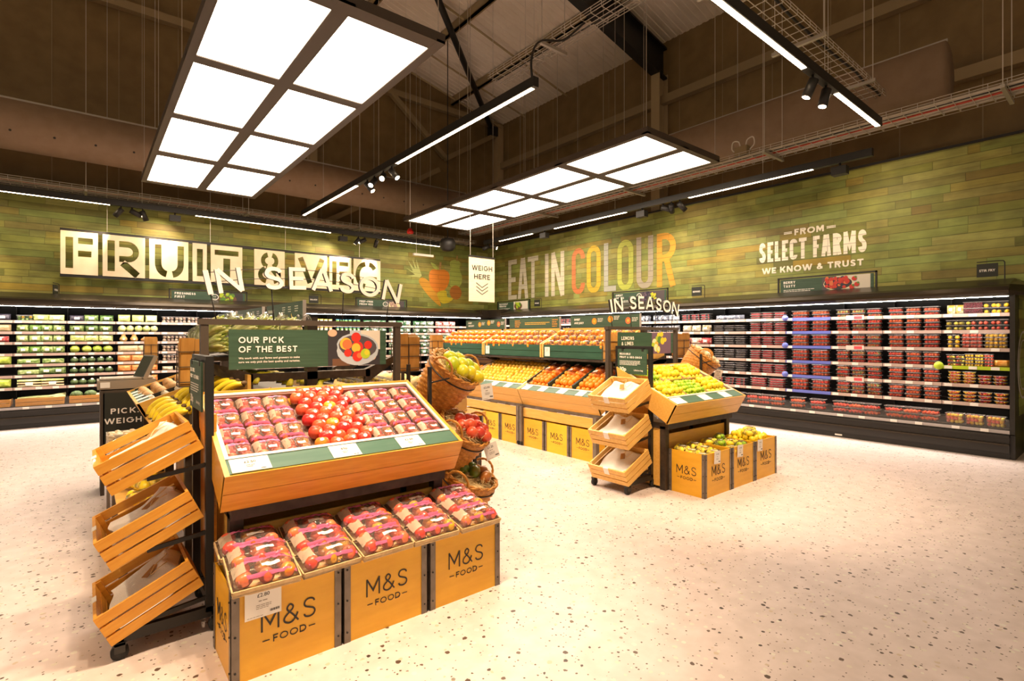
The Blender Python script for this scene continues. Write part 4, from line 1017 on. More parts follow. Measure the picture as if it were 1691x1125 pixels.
# planked outer end of the cabinet with a round plate
m = MB(); m.box(4 * BAY + .046, .30, .5, 4 * BAY + .056, .88, 2.04, 'planks_side'); m.build('end_cladding', f4)
m = MB(); stroke(m, [(p[0], p[1]) for p in ell(.52, 1.1, .40, .40, 40)], .012, .004, 'rail_grey', plane_m((4 * BAY + .058, 0, 0), (0, 1, 0), (0, 0, 1)), closed=True)
stroke(m, [(p[0], p[1]) for p in ell(.52, 1.1, .30, .30, 40)], .006, .004, 'rail_grey', plane_m((4 * BAY + .058, 0, 0), (0, 1, 0), (0, 0, 1)), closed=True); m.build('round_emblem', f4)
for z in (RS[0], RS[2], RS[4]):
    m = MB(); m.box(1 * BAY + .20, .098, z - .05, 1 * BAY + .42, .103, z + .012, 'rim_white'); m.box(1 * BAY + .30, .0965, z - .04, 1 * BAY + .40, .098, z + .002, 'ticket_red'); m.build('offer_card', f4)
for z in (RS[0], RS[2], RS[4]):
    m = MB(); m.cyl((.0, .095, z - .0), (.0, .102, z - .0), .045, 'rail_blue', 18); m.build('offer_disc', f4)
m = MB(); m.cyl((3 * BAY - .03, .095, RS[3] - .005), (3 * BAY - .03, .102, RS[3] - .005), .05, 'rail_lime', 18); m.build('offer_disc', f4)
# mitred canopy end
m = MB(); w = 4 * BAY
m.add([(w, -.055, 1.985), (w, .04, 2.06), (w, .42, 2.155), (w + .15, .14, 1.95), (w + .13, .22, 2.05), (w + .02, .48, 2.13), (w, -.0, 1.925), (w + .14, .14, 1.925), (w + .14, .88, 1.93), (w + .13, .88, 2.05), (w, .88, 2.15)],
      [(0, 1, 4, 3), (1, 2, 5, 4), (6, 0, 3, 7), (3, 4, 9, 8, 7), (4, 5, 10, 9), (5, 2, 10)], 'canopy_metal'); m.build('canopy_end', f4)
f3 = fridge('side fridge with raspberries, blueberries and bags of grapes, behind the lemon display', RF, x_end - 8 * BAY, 4, RS, .36, .90)
f2 = fridge('side fridge hidden for the most part behind the oranges display', RF, x_end - 12 * BAY, 4, RS, .36, .90)
f1 = fridge('side fridge reaching into the room corner', RF, x_end - 15 * BAY, 3, RS, .36, .90)
g1 = fridge('back wall fridge at the left end with bagged greens and broccoli', LF, 0, 4, LS, .345, 1.26)
g2 = fridge('back wall fridge with carrots, squash and mushrooms behind the weighing scale', LF, 4 * BAY, 4, LS, .345, 1.26)
g3 = fridge('back wall fridge with juices, under the middle of the fruit and veg sign', LF, 8 * BAY, 4, LS, .345, 1.26)
g4 = fridge('back wall fridge with ready salads, below the fruit mural', LF, 12 * BAY, 4, LS, .345, 1.26)
g0 = fridge('back wall fridge at the far left edge, cut by the photo', LF, -4 * BAY, 4, LS, .345, 1.26)
t = thing('fridge_corner', 'dark corner unit joining the two fridge runs', 'fridge', (8.3, 11.2, 0))
CP = [(8.05, 11.06), (8.29, 11.06), (8.29, 10.58), (9.18, 10.58), (9.18, 12.33), (8.05, 12.33)]
m = MB(); m.prism(CP, 1.93, 2.14, 'canopy_metal', 'z'); m.build('canopy', t, world=True)
m = MB(); m.prism([(8.05, 11.12), (8.35, 11.12), (8.35, 10.58), (9.18, 10.58), (9.18, 12.33), (8.05, 12.33)], 0, 1.93, 'fridge_black', 'z'); m.build('filler_panel', t, world=True)

# ------------------------------------------------------------------ packs on the fridge shelves
def mk_punnet(kind, w, d, h, fruit, r, n, lid=True, shell='clear_plastic'):
    def f():
        m = MB(); t = .08 * w
        lo = [(-w / 2 + t, -d / 2 + t * .6, 0), (w / 2 - t, -d / 2 + t * .6, 0), (w / 2 - t, d / 2 - t * .6, 0), (-w / 2 + t, d / 2 - t * .6, 0)]
        hi = [(-w / 2 + .006, -d / 2 + .006, h - .004), (w / 2 - .006, -d / 2 + .006, h - .004), (w / 2 - .006, d / 2 - .006, h - .004), (-w / 2 + .006, d / 2 - .006, h - .004)]
        m.add(lo + hi, [(0, 3, 2, 1), (0, 1, 5, 4), (1, 2, 6, 5), (2, 3, 7, 6), (3, 0, 4, 7), (4, 5, 6, 7)], shell)
        for a in ((-w / 2, -d / 2, w / 2, -d / 2 + .006), (-w / 2, d / 2 - .006, w / 2, d / 2), (-w / 2, -d / 2, -w / 2 + .006, d / 2), (w / 2 - .006, -d / 2, w / 2, d / 2)):
            m.box(a[0], a[1], h - .006, a[2], a[3], h, 'plastic_edge')
        o = m.build(kind, recalc=False); o['category'] = 'punnet'
        m = MB(); rnd = random.Random(kind)
        nx = max(2, int((w - t) / (1.75 * r))); ny = max(1, int((d - t) / (1.75 * r))); nz = max(1, int((h - .01) / (1.6 * r)))
        for k in range(nz):
            for i in range(nx):
                for j in range(ny):
                    if 0 < j < ny - 1 and k < nz - 1: continue
                    sx = (w - 2 * t - r * 1.5) / max(nx - 1, 1); sy = (d - 2 * t - r * 1.2) / max(ny - 1, 1)
                    c = (-(w - 2 * t - r * 1.5) / 2 + i * sx + rnd.uniform(-.2, .2) * r, -(d - 2 * t - r * 1.2) / 2 + j * sy + rnd.uniform(-.2, .2) * r, r * .95 + k * (h - .008 - 1.9 * r) / max(nz - 1, 1) + rnd.uniform(-.1, .1) * r)
                    q = rnd.uniform(.88, 1.12)
                    m.blob(c, (r * q * rnd.uniform(.9, 1.1), r * q * rnd.uniform(.9, 1.1), r * q), fruit if isinstance(fruit, str) else rnd.choice(fruit), 6, 4)
        m.build(n, o, recalc=False)
        return o
    return Proto(f)
def mk_bag(kind, w, d, h, mat, label_mat='ticket', lie=False, lw=.36, seed=1, cat='bag'):
    """pillow bag of produce seen through its film, with a paper label"""
    def f():
        rnd = random.Random(seed); m = MB(); nu, nv = 12, 8; v = []; fs = []
        for s in (1, -1):
            for i in range(nu + 1):
                for j in range(nv + 1):
                    x, y = -1 + 2 * i / nu, -1 + 2 * j / nv
                    e = max(0.0, (1 - x ** 4) * (1 - y ** 4)) ** .5
                    e *= 1 + rnd.uniform(-.16, .16)
                    v.append((x * w / 2, s * e * d / 2, h / 2 + y * h / 2))
        k = (nu + 1) * (nv + 1)
        for s in (0, 1):
            for i in range(nu):
                for j in range(nv):
                    a = s * k + i * (nv + 1) + j; fs.append((a, a + nv + 1, a + nv + 2, a + 1))
        m.add(v, fs, mat, True); o = m.build(kind); o['category'] = cat
        if label_mat:
            m = MB(); lh = h * .34; m.box(-w * lw / 2, -d / 2 - .012, h * .36, w * lw / 2, -d / 2 - .006, h * .36 + lh, label_mat); m.build('label', o)
        return o
    return Proto(f)
def mk_pot(kind, w, h, body, lid, cat='pot'):
    def f():
        m = MB(); m.lathe([(w * .38, 0), (w * .40, .004), (w * .5, h * .9), (w * .5, h * .92)], 14, body); o = m.build(kind); o['category'] = cat
        m = MB(); m.lathe([(w * .52, h * .90), (w * .53, h * .92), (w * .53, h), (w * .50, h + .003)], 14, lid); m.build('lid', o)
        m = MB(); m.box(-w * .22, -w * .50, h * .25, w * .22, -w * .44, h * .7, 'ticket'); m.build('label', o); return o
    return Proto(f)
def mk_bowl(kind, w, h, fruit):
    def f():
        m = MB(); m.lathe([(w * .28, 0), (w * .30, .003), (w * .46, h * .8), (w * .5, h * .82), (w * .5, h * .9), (w * .2, h)], 18, 'clear_plastic'); o = m.build(kind); o['category'] = 'fruit bowl'
        m = MB(); m.tube([(w * .5 * math.cos(a * PI / 10), w * .5 * math.sin(a * PI / 10), h * .86) for a in range(20)], .003, 'plastic_edge', 5, True); m.build('rim', o)
        m = MB(); rnd = random.Random(kind)
        for k in range(2):
            for i in range(9):
                a = i * PI * 2 / 9; rr = w * (.26 + .09 * k); m.blob((rr * math.cos(a), rr * math.sin(a), h * (.24 + .34 * k)), (w * .12, w * .12, h * .2), rnd.choice(fruit), 6, 4)
        m.build('cut_fruit', o, recalc=False); return o
    return Proto(f)
def mk_ball(kind, r, mat, sticker='sticker', cat='vegetable', squash=.9):
    def f():
        m = MB(); rnd = random.Random(kind); m.blob((0, 0, r * squash), (r, r, r * squash), mat, 16, 10, .05); o = m.build(kind); o['category'] = cat
        if sticker:
            m = MB(); a = PI * .28; d = Vector((.15, -math.cos(a), math.sin(a))).normalized(); c = Vector((0, 0, r * squash)) + d * (r * 1.02); M = d.to_track_quat('Z', 'Y').to_matrix().to_4x4(); M.translation = c
            m.disc((0, 0, 0), r * .34, sticker, 14, M=M); m.build('sticker', o, recalc=False)
        return o
    return Proto(f)
def mk_long(kind, w, r, mats, n, label=True, cat='vegetable pack'):
    """a bundle of long vegetables lying across the shelf front"""
    def f():
        m = MB(); rnd = random.Random(kind); o = None
        for i in range(n):
            y = rnd.uniform(-r * 1.6, r * 1.6); z = r * (.5 + 1.5 * (i % 3)) ; q = r * rnd.uniform(.4, .6); m.tube([(-w / 2 * rnd.uniform(.9, 1), y, z), (-w * .1, y, z + r * rnd.uniform(-.1, .1)), (w * .2, y, z), (w / 2 * rnd.uniform(.9, 1), y, z)], [q, q, q * .95, q * .7], rnd.choice(mats), 8)
        o = m.build(kind); o['category'] = cat
        if label:
            m = MB(); m.box(-.045, -r * 2.2, r * .8, .045, -r * 2.1, r * 2.6, 'ticket'); m.build('label', o)
        return o
    return Proto(f)
RFM = lambda x, y, z: LM(LM(*[(8.31, 11.06, 0)], R(-90)) @ Vector((x, y, z)), R(-90))
LFM = lambda x, y, z: LM((-2.154 + x, 11.09 + y, z))
SHELF = ['top shelf', 'second shelf', 'third shelf', 'fourth shelf', 'fifth shelf', 'sixth shelf', 'seventh shelf']
def fill(FM, x0, x1, z, proto, ncol, nlev, pitch, what, where, depth_y=.24, group=None, first=0, of=None, gap=0.0):
    """stacks of packs side by side on one shelf of one bay, and a label for each"""
    of = of or ncol
    for i in range(ncol):
        for l in range(nlev):
            x = x0 + (x1 - x0) * (i + .5) / ncol + random.uniform(-.006, .006)
            if nlev > 1: lab = f'{what}, {lev_word(l, nlev)} in {col_word(i + first, of)} stack, {where}'
            else: lab = f'{what}, {col_word(i + first, of)} on {where}'
            M = FM(x, depth_y + random.uniform(-.006, .006), z - .006 + l * pitch) @ Matrix.Rotation(random.uniform(-.04, .04), 4, 'Z')
            proto.put(M, lab, group)
def bay_r(k): return x_end - (k + 1) * BAY + .03, x_end - k * BAY - .03       # k-th bay from the free end
straw3 = mk_punnet('strawberry_punnet', .165, .115, .056, 'strawberry', .020, 'strawberries'); straw3b = mk_punnet('strawberry_punnet', .165, .115, .056, 'strawberry_leafy', .020, 'strawberries')
strawW = mk_punnet('strawberry_punnet', .225, .14, .056, 'strawberry', .021, 'strawberries')
strawD = mk_punnet('strawberry_punnet', .195, .13, .075, 'strawberry', .022, 'strawberries')
rasp = mk_punnet('raspberry_punnet', .165, .115, .036, 'raspberry', .012, 'raspberries'); raspW = mk_punnet('raspberry_punnet', .24, .14, .036, 'raspberry', .013, 'raspberries')
blue = mk_punnet('blueberry_punnet', .165, .115, .036, 'blueberry', .010, 'blueberries')
mixb = mk_punnet('mixed_berry_punnet', .165, .115, .040, ['raspberry', 'blueberry'], .013, 'berries')
seeds = mk_punnet('pomegranate_pot', .105, .10, .075, 'pomegranate_seed', .009, 'pomegranate_seeds')
mango_p = mk_punnet('mango_punnet', .125, .11, .075, 'cut_mango', .024, 'mango_chunks'); pine_p = mk_punnet('pineapple_punnet', .125, .11, .066, 'cut_pineapple', .023, 'pineapple_chunks'); melon_p = mk_punnet('melon_punnet', .125, .11, .066, 'cut_melon', .023, 'melon_chunks')
melonW = mk_punnet('melon_punnet', .21, .13, .045, 'cut_melon', .020, 'melon_slices'); pineW = mk_punnet('pineapple_punnet', .22, .13, .045, 'cut_mango', .020, 'pineapple_slices'); mangoN = mk_punnet('mango_punnet', .12, .11, .055, 'cut_mango', .022, 'mango_chunks')
cup_a = mk_punnet('fruit_cup', .088, .085, .047, ['cut_mix', 'cut_melon', 'cut_pineapple'], .015, 'cut_fruit'); cup_y = mk_punnet('fruit_cup', .088, .085, .038, 'cut_mango', .014, 'cut_fruit'); cup_r = mk_punnet('fruit_cup', .088, .085, .038, 'cut_melon', .014, 'cut_fruit')
tub = mk_punnet('fruit_tub', .175, .12, .125, ['cut_mango', 'cut_melon', 'cut_pineapple', 'cut_mango'], .022, 'cut_fruit')
bowl = mk_bowl('fruit_bowl', .135, .045, ['cut_mix', 'cut_mango', 'cut_melon']); bowl_d = mk_bowl('fruit_bowl', .135, .045, ['pomegranate_seed', 'cut_mix', 'raspberry'])
seedbag = mk_bag('seed_bag', .085, .05, .12, 'seed_bag', 'ticket', seed=3); carrotbag = mk_bag('carrot_stick_bag', .14, .06, .085, 'carrot_bag', None, seed=4)
a, c = bay_r(0); W0 = 'cut fruit bay'
def part_fill(lst, z, where, a, c):
    """different packs side by side: (proto, width share, levels, pitch, name)"""
    tot = sum(q[1] for q in lst); x = a; seen = {}; cnt = {}
    for q in lst: cnt[q[4]] = cnt.get(q[4], 0) + 1
    for p, sh, nl, pt, nm in lst:
        xx = x + sh / tot * (c - a); i = seen.get(nm, 0); seen[nm] = i + 1
        fill(RFM, x, xx, z, p, 1, nl, pt, nm, where, first=i, of=cnt[nm]) if cnt[nm] > 1 else fill1(x, xx, z, p, nl, pt, nm, where)
        x = xx
def fill1(x0, x1, z, p, nl, pt, nm, where):
    for l in range(nl):
        p.put(RFM((x0 + x1) / 2, .24, z - .006 + l * pt), f'{nm}, {lev_word(l, nl) + " of its stack, " if nl > 1 else ""}{where}')
part_fill([(seedbag, .1, 1, .1, 'bag of yellow snacks'), (seedbag, .1, 1, .1, 'bag of yellow snacks'), (seeds, .12, 2, .076, 'purple pomegranate pot'), (seeds, .12, 2, .076, 'purple pomegranate pot'), (mango_p, .14, 2, .076, 'mango punnet'), (mango_p, .14, 2, .076, 'mango punnet')], RS[0], f'top shelf, {W0}', a, c)
part_fill([(pine_p, .13, 2, .067, 'pale pineapple punnet'), (pine_p, .13, 2, .067, 'pale pineapple punnet'), (melon_p, .13, 2, .067, 'red melon punnet'), (melon_p, .13, 2, .067, 'red melon punnet'), (melon_p, .13, 2, .067, 'red melon punnet')], RS[1], f'second shelf, {W0}', a, c)
part_fill([(mangoN, .15, 3, .056, 'yellow mango punnet'), (melonW, .24, 4, .046, 'wide red melon punnet'), (pineW, .25, 4, .046, 'wide yellow pineapple punnet')], RS[2], f'third shelf, {W0}', a, c)
part_fill([(cup_a, .1, 3, .048, 'mixed fruit cup'), (cup_a, .1, 3, .048, 'mixed fruit cup'), (cup_y, .1, 4, .039, 'yellow fruit cup'), (cup_y, .1, 4, .039, 'yellow fruit cup'), (cup_r, .1, 4, .039, 'red fruit cup'), (carrotbag, .15, 1, .1, 'orange bag of carrot sticks')], RS[3], f'lime-edged shelf, {W0}', a, c)
part_fill([(bowl, .15, 4, .037, 'fruit salad bowl'), (bowl, .15, 4, .037, 'fruit salad bowl'), (bowl_d, .15, 3, .037, 'dark fruit bowl'), (bowl_d, .15, 3, .037, 'dark fruit bowl')], RS[4], f'fifth shelf, {W0}', a, c)
part_fill([(bowl, .15, 3, .046, 'fruit salad bowl'), (bowl, .15, 3, .046, 'fruit salad bowl'), (bowl_d, .15, 3, .046, 'dark fruit bowl'), (bowl, .15, 3, .046, 'fruit salad bowl')], RS[5], f'sixth shelf, {W0}', a, c)
fill(RFM, a, c, .366, tub, 3, 1, .1, 'tall tub of cut fruit', 'cut fruit bay deck', .14)
for k, pr, wh in ((1, straw3, 'strawberry bay beside cut fruit'), (2, straw3b, 'leafy strawberry bay')):
    a, c = bay_r(k)
    for s in range(6): fill(RFM, a, c, RS[s], pr, 3, 2 if s == 0 else 3, .057, 'strawberry punnet', f'{SHELF[s]}, {wh}', group='strawberry punnets')
    fill(RFM, a, c, .366, strawD, 3, 2, .076, 'deep strawberry punnet', f'deck, {wh}', .14, group='strawberry punnets')
a, c = bay_r(3)
for s in range(6): fill(RFM, a, c, RS[s], strawW, 2, 2 if s == 0 else 3, .057, 'wide strawberry punnet', f'{SHELF[s]}, blue-edged bay', group='strawberry punnets')
fill(RFM, a, c, .366, strawD, 2, 2, .076, 'deep strawberry punnet', 'deck, blue-edged bay', .14, group='strawberry punnets')
a, c = bay_r(4)
for s in range(5): fill(RFM, a, c, RS[s], rasp, 3, 4 if s else 3, .037, 'raspberry punnet', f'{SHELF[s]}, raspberry bay', group='raspberry punnets')
fill(RFM, a, c, RS[5], raspW, 2, 4, .037, 'wide raspberry punnet', 'sixth shelf, raspberry bay', group='raspberry punnets')
fill(RFM, a, c, .366, strawD, 3, 2, .076, 'deep strawberry punnet', 'deck, raspberry bay', .14, group='strawberry punnets')
a, c = bay_r(5)
longbag = mk_bag('long_fruit_bag', .50, .09, .085, 'silver_bag', None, seed=8)
longbag.put(RFM((a + c) / 2, .22, RS[0] - .006), 'one long clear bag lying alone on the top shelf, blueberry bay')
for s in range(1, 5): fill(RFM, a, c, RS[s], blue, 3, 3 if s == 1 else 4, .037, 'blueberry punnet', f'{SHELF[s]}, blueberry bay', group='blueberry punnets')
fill(RFM, a, c, RS[5], mixb, 3, 3, .041, 'mixed berry punnet', 'sixth shelf, blueberry bay')
fill(RFM, a, c, .366, strawD, 3, 2, .076, 'deep strawberry punnet', 'deck, blueberry bay', .14, group='strawberry punnets')
a, c = bay_r(6)
grapebag = mk_bag('grape_bag', .17, .10, .125, 'grape_bag', 'ticket', seed=5); redbag = mk_bag('red_grape_bag', .19, .10, .12, 'salad_bag_red', 'ticket', seed=6); silver = mk_bag('silver_bag', .11, .08, .13, 'silver_bag', 'ticket', seed=7)
fill(RFM, a, c, RS[0], mixb, 3, 3, .041, 'dark red berry punnet', 'top shelf, grape bay')
fill(RFM, a, c, RS[1], grapebag, 3, 1, .1, 'yellow and white grape bag', 'second shelf, grape bay')
fill(RFM, a, c, RS[2], redbag, 3, 1, .1, 'red and white grape bag', 'third shelf, grape bay'); fill(RFM, a, c, RS[3], redbag, 3, 1, .1, 'red and white grape bag', 'fourth shelf, grape bay')
for kk, wh in ((7, 'first bay left of grapes'), (8, 'second bay left of grapes'), (9, 'third bay left of grapes')):
    a, c = bay_r(kk); fill(RFM, a, c, RS[0], silver, 5, 1, .1, 'silvery blue fruit bag', f'top shelf, {wh}', group='silvery bags'); fill(RFM, a, c, RS[1], silver, 5, 1, .1, 'silvery blue fruit bag', f'second shelf, {wh}', group='silvery bags')
for kk, wh in ((11, 'bay behind the gap between signs'), (12, 'bay left of the sign gap')):
    a, c = bay_r(kk); fill(RFM, a, c, RS[0], mixb, 3, 3, .041, 'dark berry punnet', f'top shelf, {wh}'); fill(RFM, a, c, RS[1], silver, 4, 1, .1, 'silvery teal bag', f'second shelf, {wh}')
# back run, bays from the left
def bay_l(k): return (k + 1) * BAY + .03, (k + 2) * BAY - .03       # bay 0 is the first one wholly or partly seen at the left edge
gbag = mk_bag('greens_bag', .145, .10, .115, 'leaf_green', 'ticket', seed=11); gbag2 = mk_bag('greens_bag', .185, .10, .115, 'leaf_dark', 'ticket', seed=12); pbag = mk_bag('bean_sprout_bag', .19, .10, .105, 'leaf_pale', 'ticket', seed=13)
tray_g = mk_punnet('stir_fry_tray', .2, .12, .09, ['leaf_green', 'cut_mango', 'leaf_dark'], .022, 'chopped_vegetables'); darkbag = mk_bag('dark_bag', .19, .10, .105, 'blueberry', 'ticket', seed=14)
lettuce = mk_ball('wrapped_lettuce', .066, 'leaf_lime', None, 'lettuce', .9); cabbage = mk_bag('cabbage_bag', .19, .11, .115, 'leaf_pale', None, seed=15); brocball = mk_ball('wrapped_broccoli', .056, 'broccoli', 'sticker', 'broccoli', .85)
beans = mk_bag('green_bean_pack', .27, .10, .085, 'leaf_green', 'ticket', seed=16, lw=.2); leekp = mk_long('leek_pack', .29, .03, ['leek', 'leaf_pale', 'parsnip'], 12)
romaine = mk_bag('romaine_bag', .17, .11, .13, 'leaf_pale', None, seed=17); iceberg = mk_ball('wrapped_iceberg', .060, 'leaf_pale', 'sticker', 'lettuce', 1.0)
carrotp = mk_bag('carrot_pack', .19, .10, .12, 'carrot', None, seed=18); parsn = mk_bag('parsnip_pack', .29, .10, .115, 'parsnip', None, seed=19)
tallbag = mk_bag('spinach_bag', .28, .12, .140, 'leaf_lime', None, seed=20); redwhite = mk_bag('radish_bag', .24, .10, .10, 'salad_bag_red', 'ticket', seed=21)
def mk_squash():
    m = MB(); m.lathe([(.01, 0), (.045, .006), (.058, .04), (.05, .075), (.032, .10), (.030, .13), (.012, .142)], 16, 'butternut'); o = m.build('butternut_squash'); o['category'] = 'squash'
    m = MB(); m.cyl((0, 0, .14), (.003, 0, .155), .006, 'stem', 6); m.build('stem', o)
    m = MB(); m.disc((0, 0, 0), .016, 'sticker', 12, M=plane_m((0, -.0585, .045), (1, 0, 0), (0, 0, 1))); m.build('sticker', o, recalc=False); return o
squash = Proto(mk_squash); onion = mk_ball('onion', .048, 'onion', 'sticker', 'onion', .75)
mush = mk_punnet('mushroom_tray', .19, .13, .11, ['mushroom', 'meat_tray'], .026, 'mushrooms'); redtray = mk_punnet('red_pack', .15, .12, .10, ['meat_tray', 'mushroom', 'cut_melon'], .022, 'contents')
brochead = mk_ball('broccoli_head', .085, 'broccoli', None, 'broccoli', .72); whitepack = mk_bag('white_pack', .16, .12, .07, 'garlic', None, seed=22)
def fl_(k, s, proto, n, what, wh, dy=.24, lev=1, pitch=.1): a, c = bay_l(k); fill(LFM, a, c, LS[s] if s < 7 else .35, proto, n, lev, pitch, what, f'{SHELF[s] if s < 7 else "deck"}, {wh}', dy)
def two(k, s, lst, wh):
    a, c = bay_l(k); tot = sum(q[1] * q[2] for q in lst); x = a
    for p, n, sh, nm in lst:
        xx = x + n * sh / tot * (c - a); fill(LFM, x, xx, LS[s], p, n, 1, .1, nm, f'{SHELF[s]}, {wh}'); x = xx
B0, B1, B2, B3, B4 = 'far left bay', 'leek bay', 'broccoli bay', 'carrot bay', 'mushroom bay'
fl_(0, 0, darkbag, 3, 'dark bag', B0); fl_(0, 1, parsn, 2, 'brown root pack', B0); fl_(0, 2, redwhite, 2, 'red and white bag', B0); fl_(0, 4, tallbag, 2, 'tall bright green bag', B0); fl_(0, 6, tallbag, 2, 'tall bright green bag', B0); fl_(0, 7, gbag, 4, 'pale green pack', B0, .14)
two(1, 0, [(tray_g, 1, .2, 'stir fry tray'), (pbag, 2, .2, 'pale bean sprout bag')], B1); fl_(1, 1, gbag, 4, 'leafy green bag', B1); fl_(1, 2, gbag, 4, 'leafy green bag', B1); fl_(1, 3, gbag, 4, 'leafy green bag', B1); fl_(1, 4, beans, 2, 'long green bean pack', B1)
two(1, 5, [(beans, 1, .29, 'long green bean pack'), (gbag2, 2, .15, 'dark green bag')], B1); fl_(1, 6, leekp, 2, 'pack of trimmed leeks', B1)
two(2, 0, [(darkbag, 1, .2, 'dark bag'), (gbag2, 2, .2, 'dark green bag')], B2); fl_(2, 1, gbag2, 3, 'dark green bag', B2); fl_(2, 2, cabbage, 3, 'pale cabbage bag', B2); fl_(2, 3, lettuce, 4, 'wrapped lime green lettuce', B2)
for s in (4, 5, 6): fl_(2, s, brocball, 5, 'film-wrapped round broccoli', B2)
fl_(3, 0, romaine, 3, 'long pale lettuce bag', B3); fl_(3, 1, iceberg, 5, 'wrapped iceberg lettuce', B3); two(3, 2, [(squash, 2, .16, 'butternut squash'), (onion, 2, .14, 'golden onion')], B3)
fl_(3, 3, parsn, 2, 'pack of parsnips', B3); fl_(3, 4, carrotp, 3, 'pack of carrots', B3); fl_(3, 5, carrotp, 3, 'pack of carrots', B3); fl_(3, 6, carrotp, 3, 'pack of carrots', B3)
fl_(4, 0, mush, 3, 'clear mushroom tray', B4); fl_(4, 2, mush, 3, 'clear mushroom tray', B4); fl_(4, 3, mush, 3, 'clear mushroom tray', B4); fl_(4, 4, mush, 3, 'clear mushroom tray', B4); fl_(4, 5, whitepack, 3, 'white pack', B4)
fl_(5, 0, redtray, 4, 'reddish tray', 'bay right of mushrooms'); fl_(5, 1, redtray, 4, 'reddish tray', 'bay right of mushrooms')
jy = mk_pot('juice_pot', .075, .125, 'juice_white', 'juice_yellow'); jo = mk_pot('juice_pot', .075, .125, 'juice_orange', 'juice_white'); jg = mk_pot('juice_pot', .075, .125, 'juice_green', 'juice_blue')
for k, pr, col_ in ((6, jo, 'orange'), (7, jo, 'orange'), (8, jy, 'yellow-lidded'), (9, jg, 'green')):
    for s in (0, 1, 2): fl_(k, s, pr, 6, f'{col_} juice pot', f'bay {ORD[k - 5]} right of mushrooms')
sal = mk_bag('salad_pack', .185, .10, .125, 'salad_bag', 'ticket', seed=23); salr = mk_bag('salad_pack', .185, .10, .125, 'salad_bag_red', 'ticket', seed=24)
for k, wh in ((10, 'ready salad bay under the strip sign'), (11, 'salad bay below the painted carrot'), (12, 'salad bay below the painted pear'), (13, 'last salad bay before the corner')):
    for s in (0, 1, 2, 3, 4): fl_(k, s, salr if (k == 13 and s < 2) else sal, 3, 'red salad pack' if (k == 13 and s < 2) else 'green and white salad pack', wh)
# wooden crates on the deck of the back run
def deck_crate(k, label, contents):
    a, c = bay_l(k); t = thing('wooden_crate', label, 'crate', tuple(LFM((a + c) / 2, .2, .348).translation)); w = c - a; m = MB()
    for z in (.0, .062): m.box(-w / 2, -.15, z, w / 2, -.138, z + .056, 'pine')
    m.build('front_panel', t); m = MB(); m.box(-w / 2, -.138, 0, -w / 2 + .012, .30, .10, 'pine'); m.build('side_panel', t); m = MB(); m.box(w / 2 - .012, -.138, 0, w / 2, .30, .10, 'pine'); m.build('side_panel', t)
    m = MB(); m.box(-w / 2, -.138, 0, w / 2, .30, .012, 'pine'); m.build('bottom_board', t)
deck_crate(1, 'low wooden crate of leeks on the fridge deck, leek bay', None); deck_crate(2, 'low wooden crate of broccoli on the fridge deck, broccoli bay', None); deck_crate(0, 'low wooden crate on the fridge deck, far left bay', None); deck_crate(3, 'low wooden crate of loose carrots on the deck, carrot bay', None)
def mk_leek():
    m = MB(); m.tube([(-.26, 0, 0), (-.05, 0, .01), (.1, 0, .01), (.28, .01, .03)], [.014, .013, .016, .024], 'leek', 8); o = m.build('leek'); o['category'] = 'leek'; return o
leek = Proto(mk_leek); a, c = bay_l(1)
for i in range(6): leek.put(LFM((a + c) / 2 + random.uniform(-.03, .03), .12 + i * .045, .44 + (i % 2) * .02), f'single leek, {ORD[i]} from the front, in the low leek crate')
a, c = bay_l(2); fill(LFM, a, a + .36, .425, brochead, 2, 1, .1, 'loose broccoli head', 'low crate, broccoli bay', .16); fill(LFM, a + .36, c, .425, whitepack, 2, 1, .1, 'white pack', 'low crate, broccoli bay', .16)
def mk_carrot():
    m = MB(); m.tube([(-.07, 0, 0), (-.06, 0, 0), (0, 0, 0), (.08, 0, 0)], [.006, .016, .013, .003], 'carrot', 8); o = m.build('carrot'); o['category'] = 'carrot'; return o
car = Proto(mk_carrot); a, c = bay_l(3)
for i in range(12): car.put(LFM(a + .05 + .045 * i, .12 + (i % 3) * .04, .44 + (i % 2) * .02) @ Matrix.Rotation(.6 + .3 * (i % 4), 4, 'Z'), f'loose carrot, {ORD[i]} from the left in the low carrot crate')

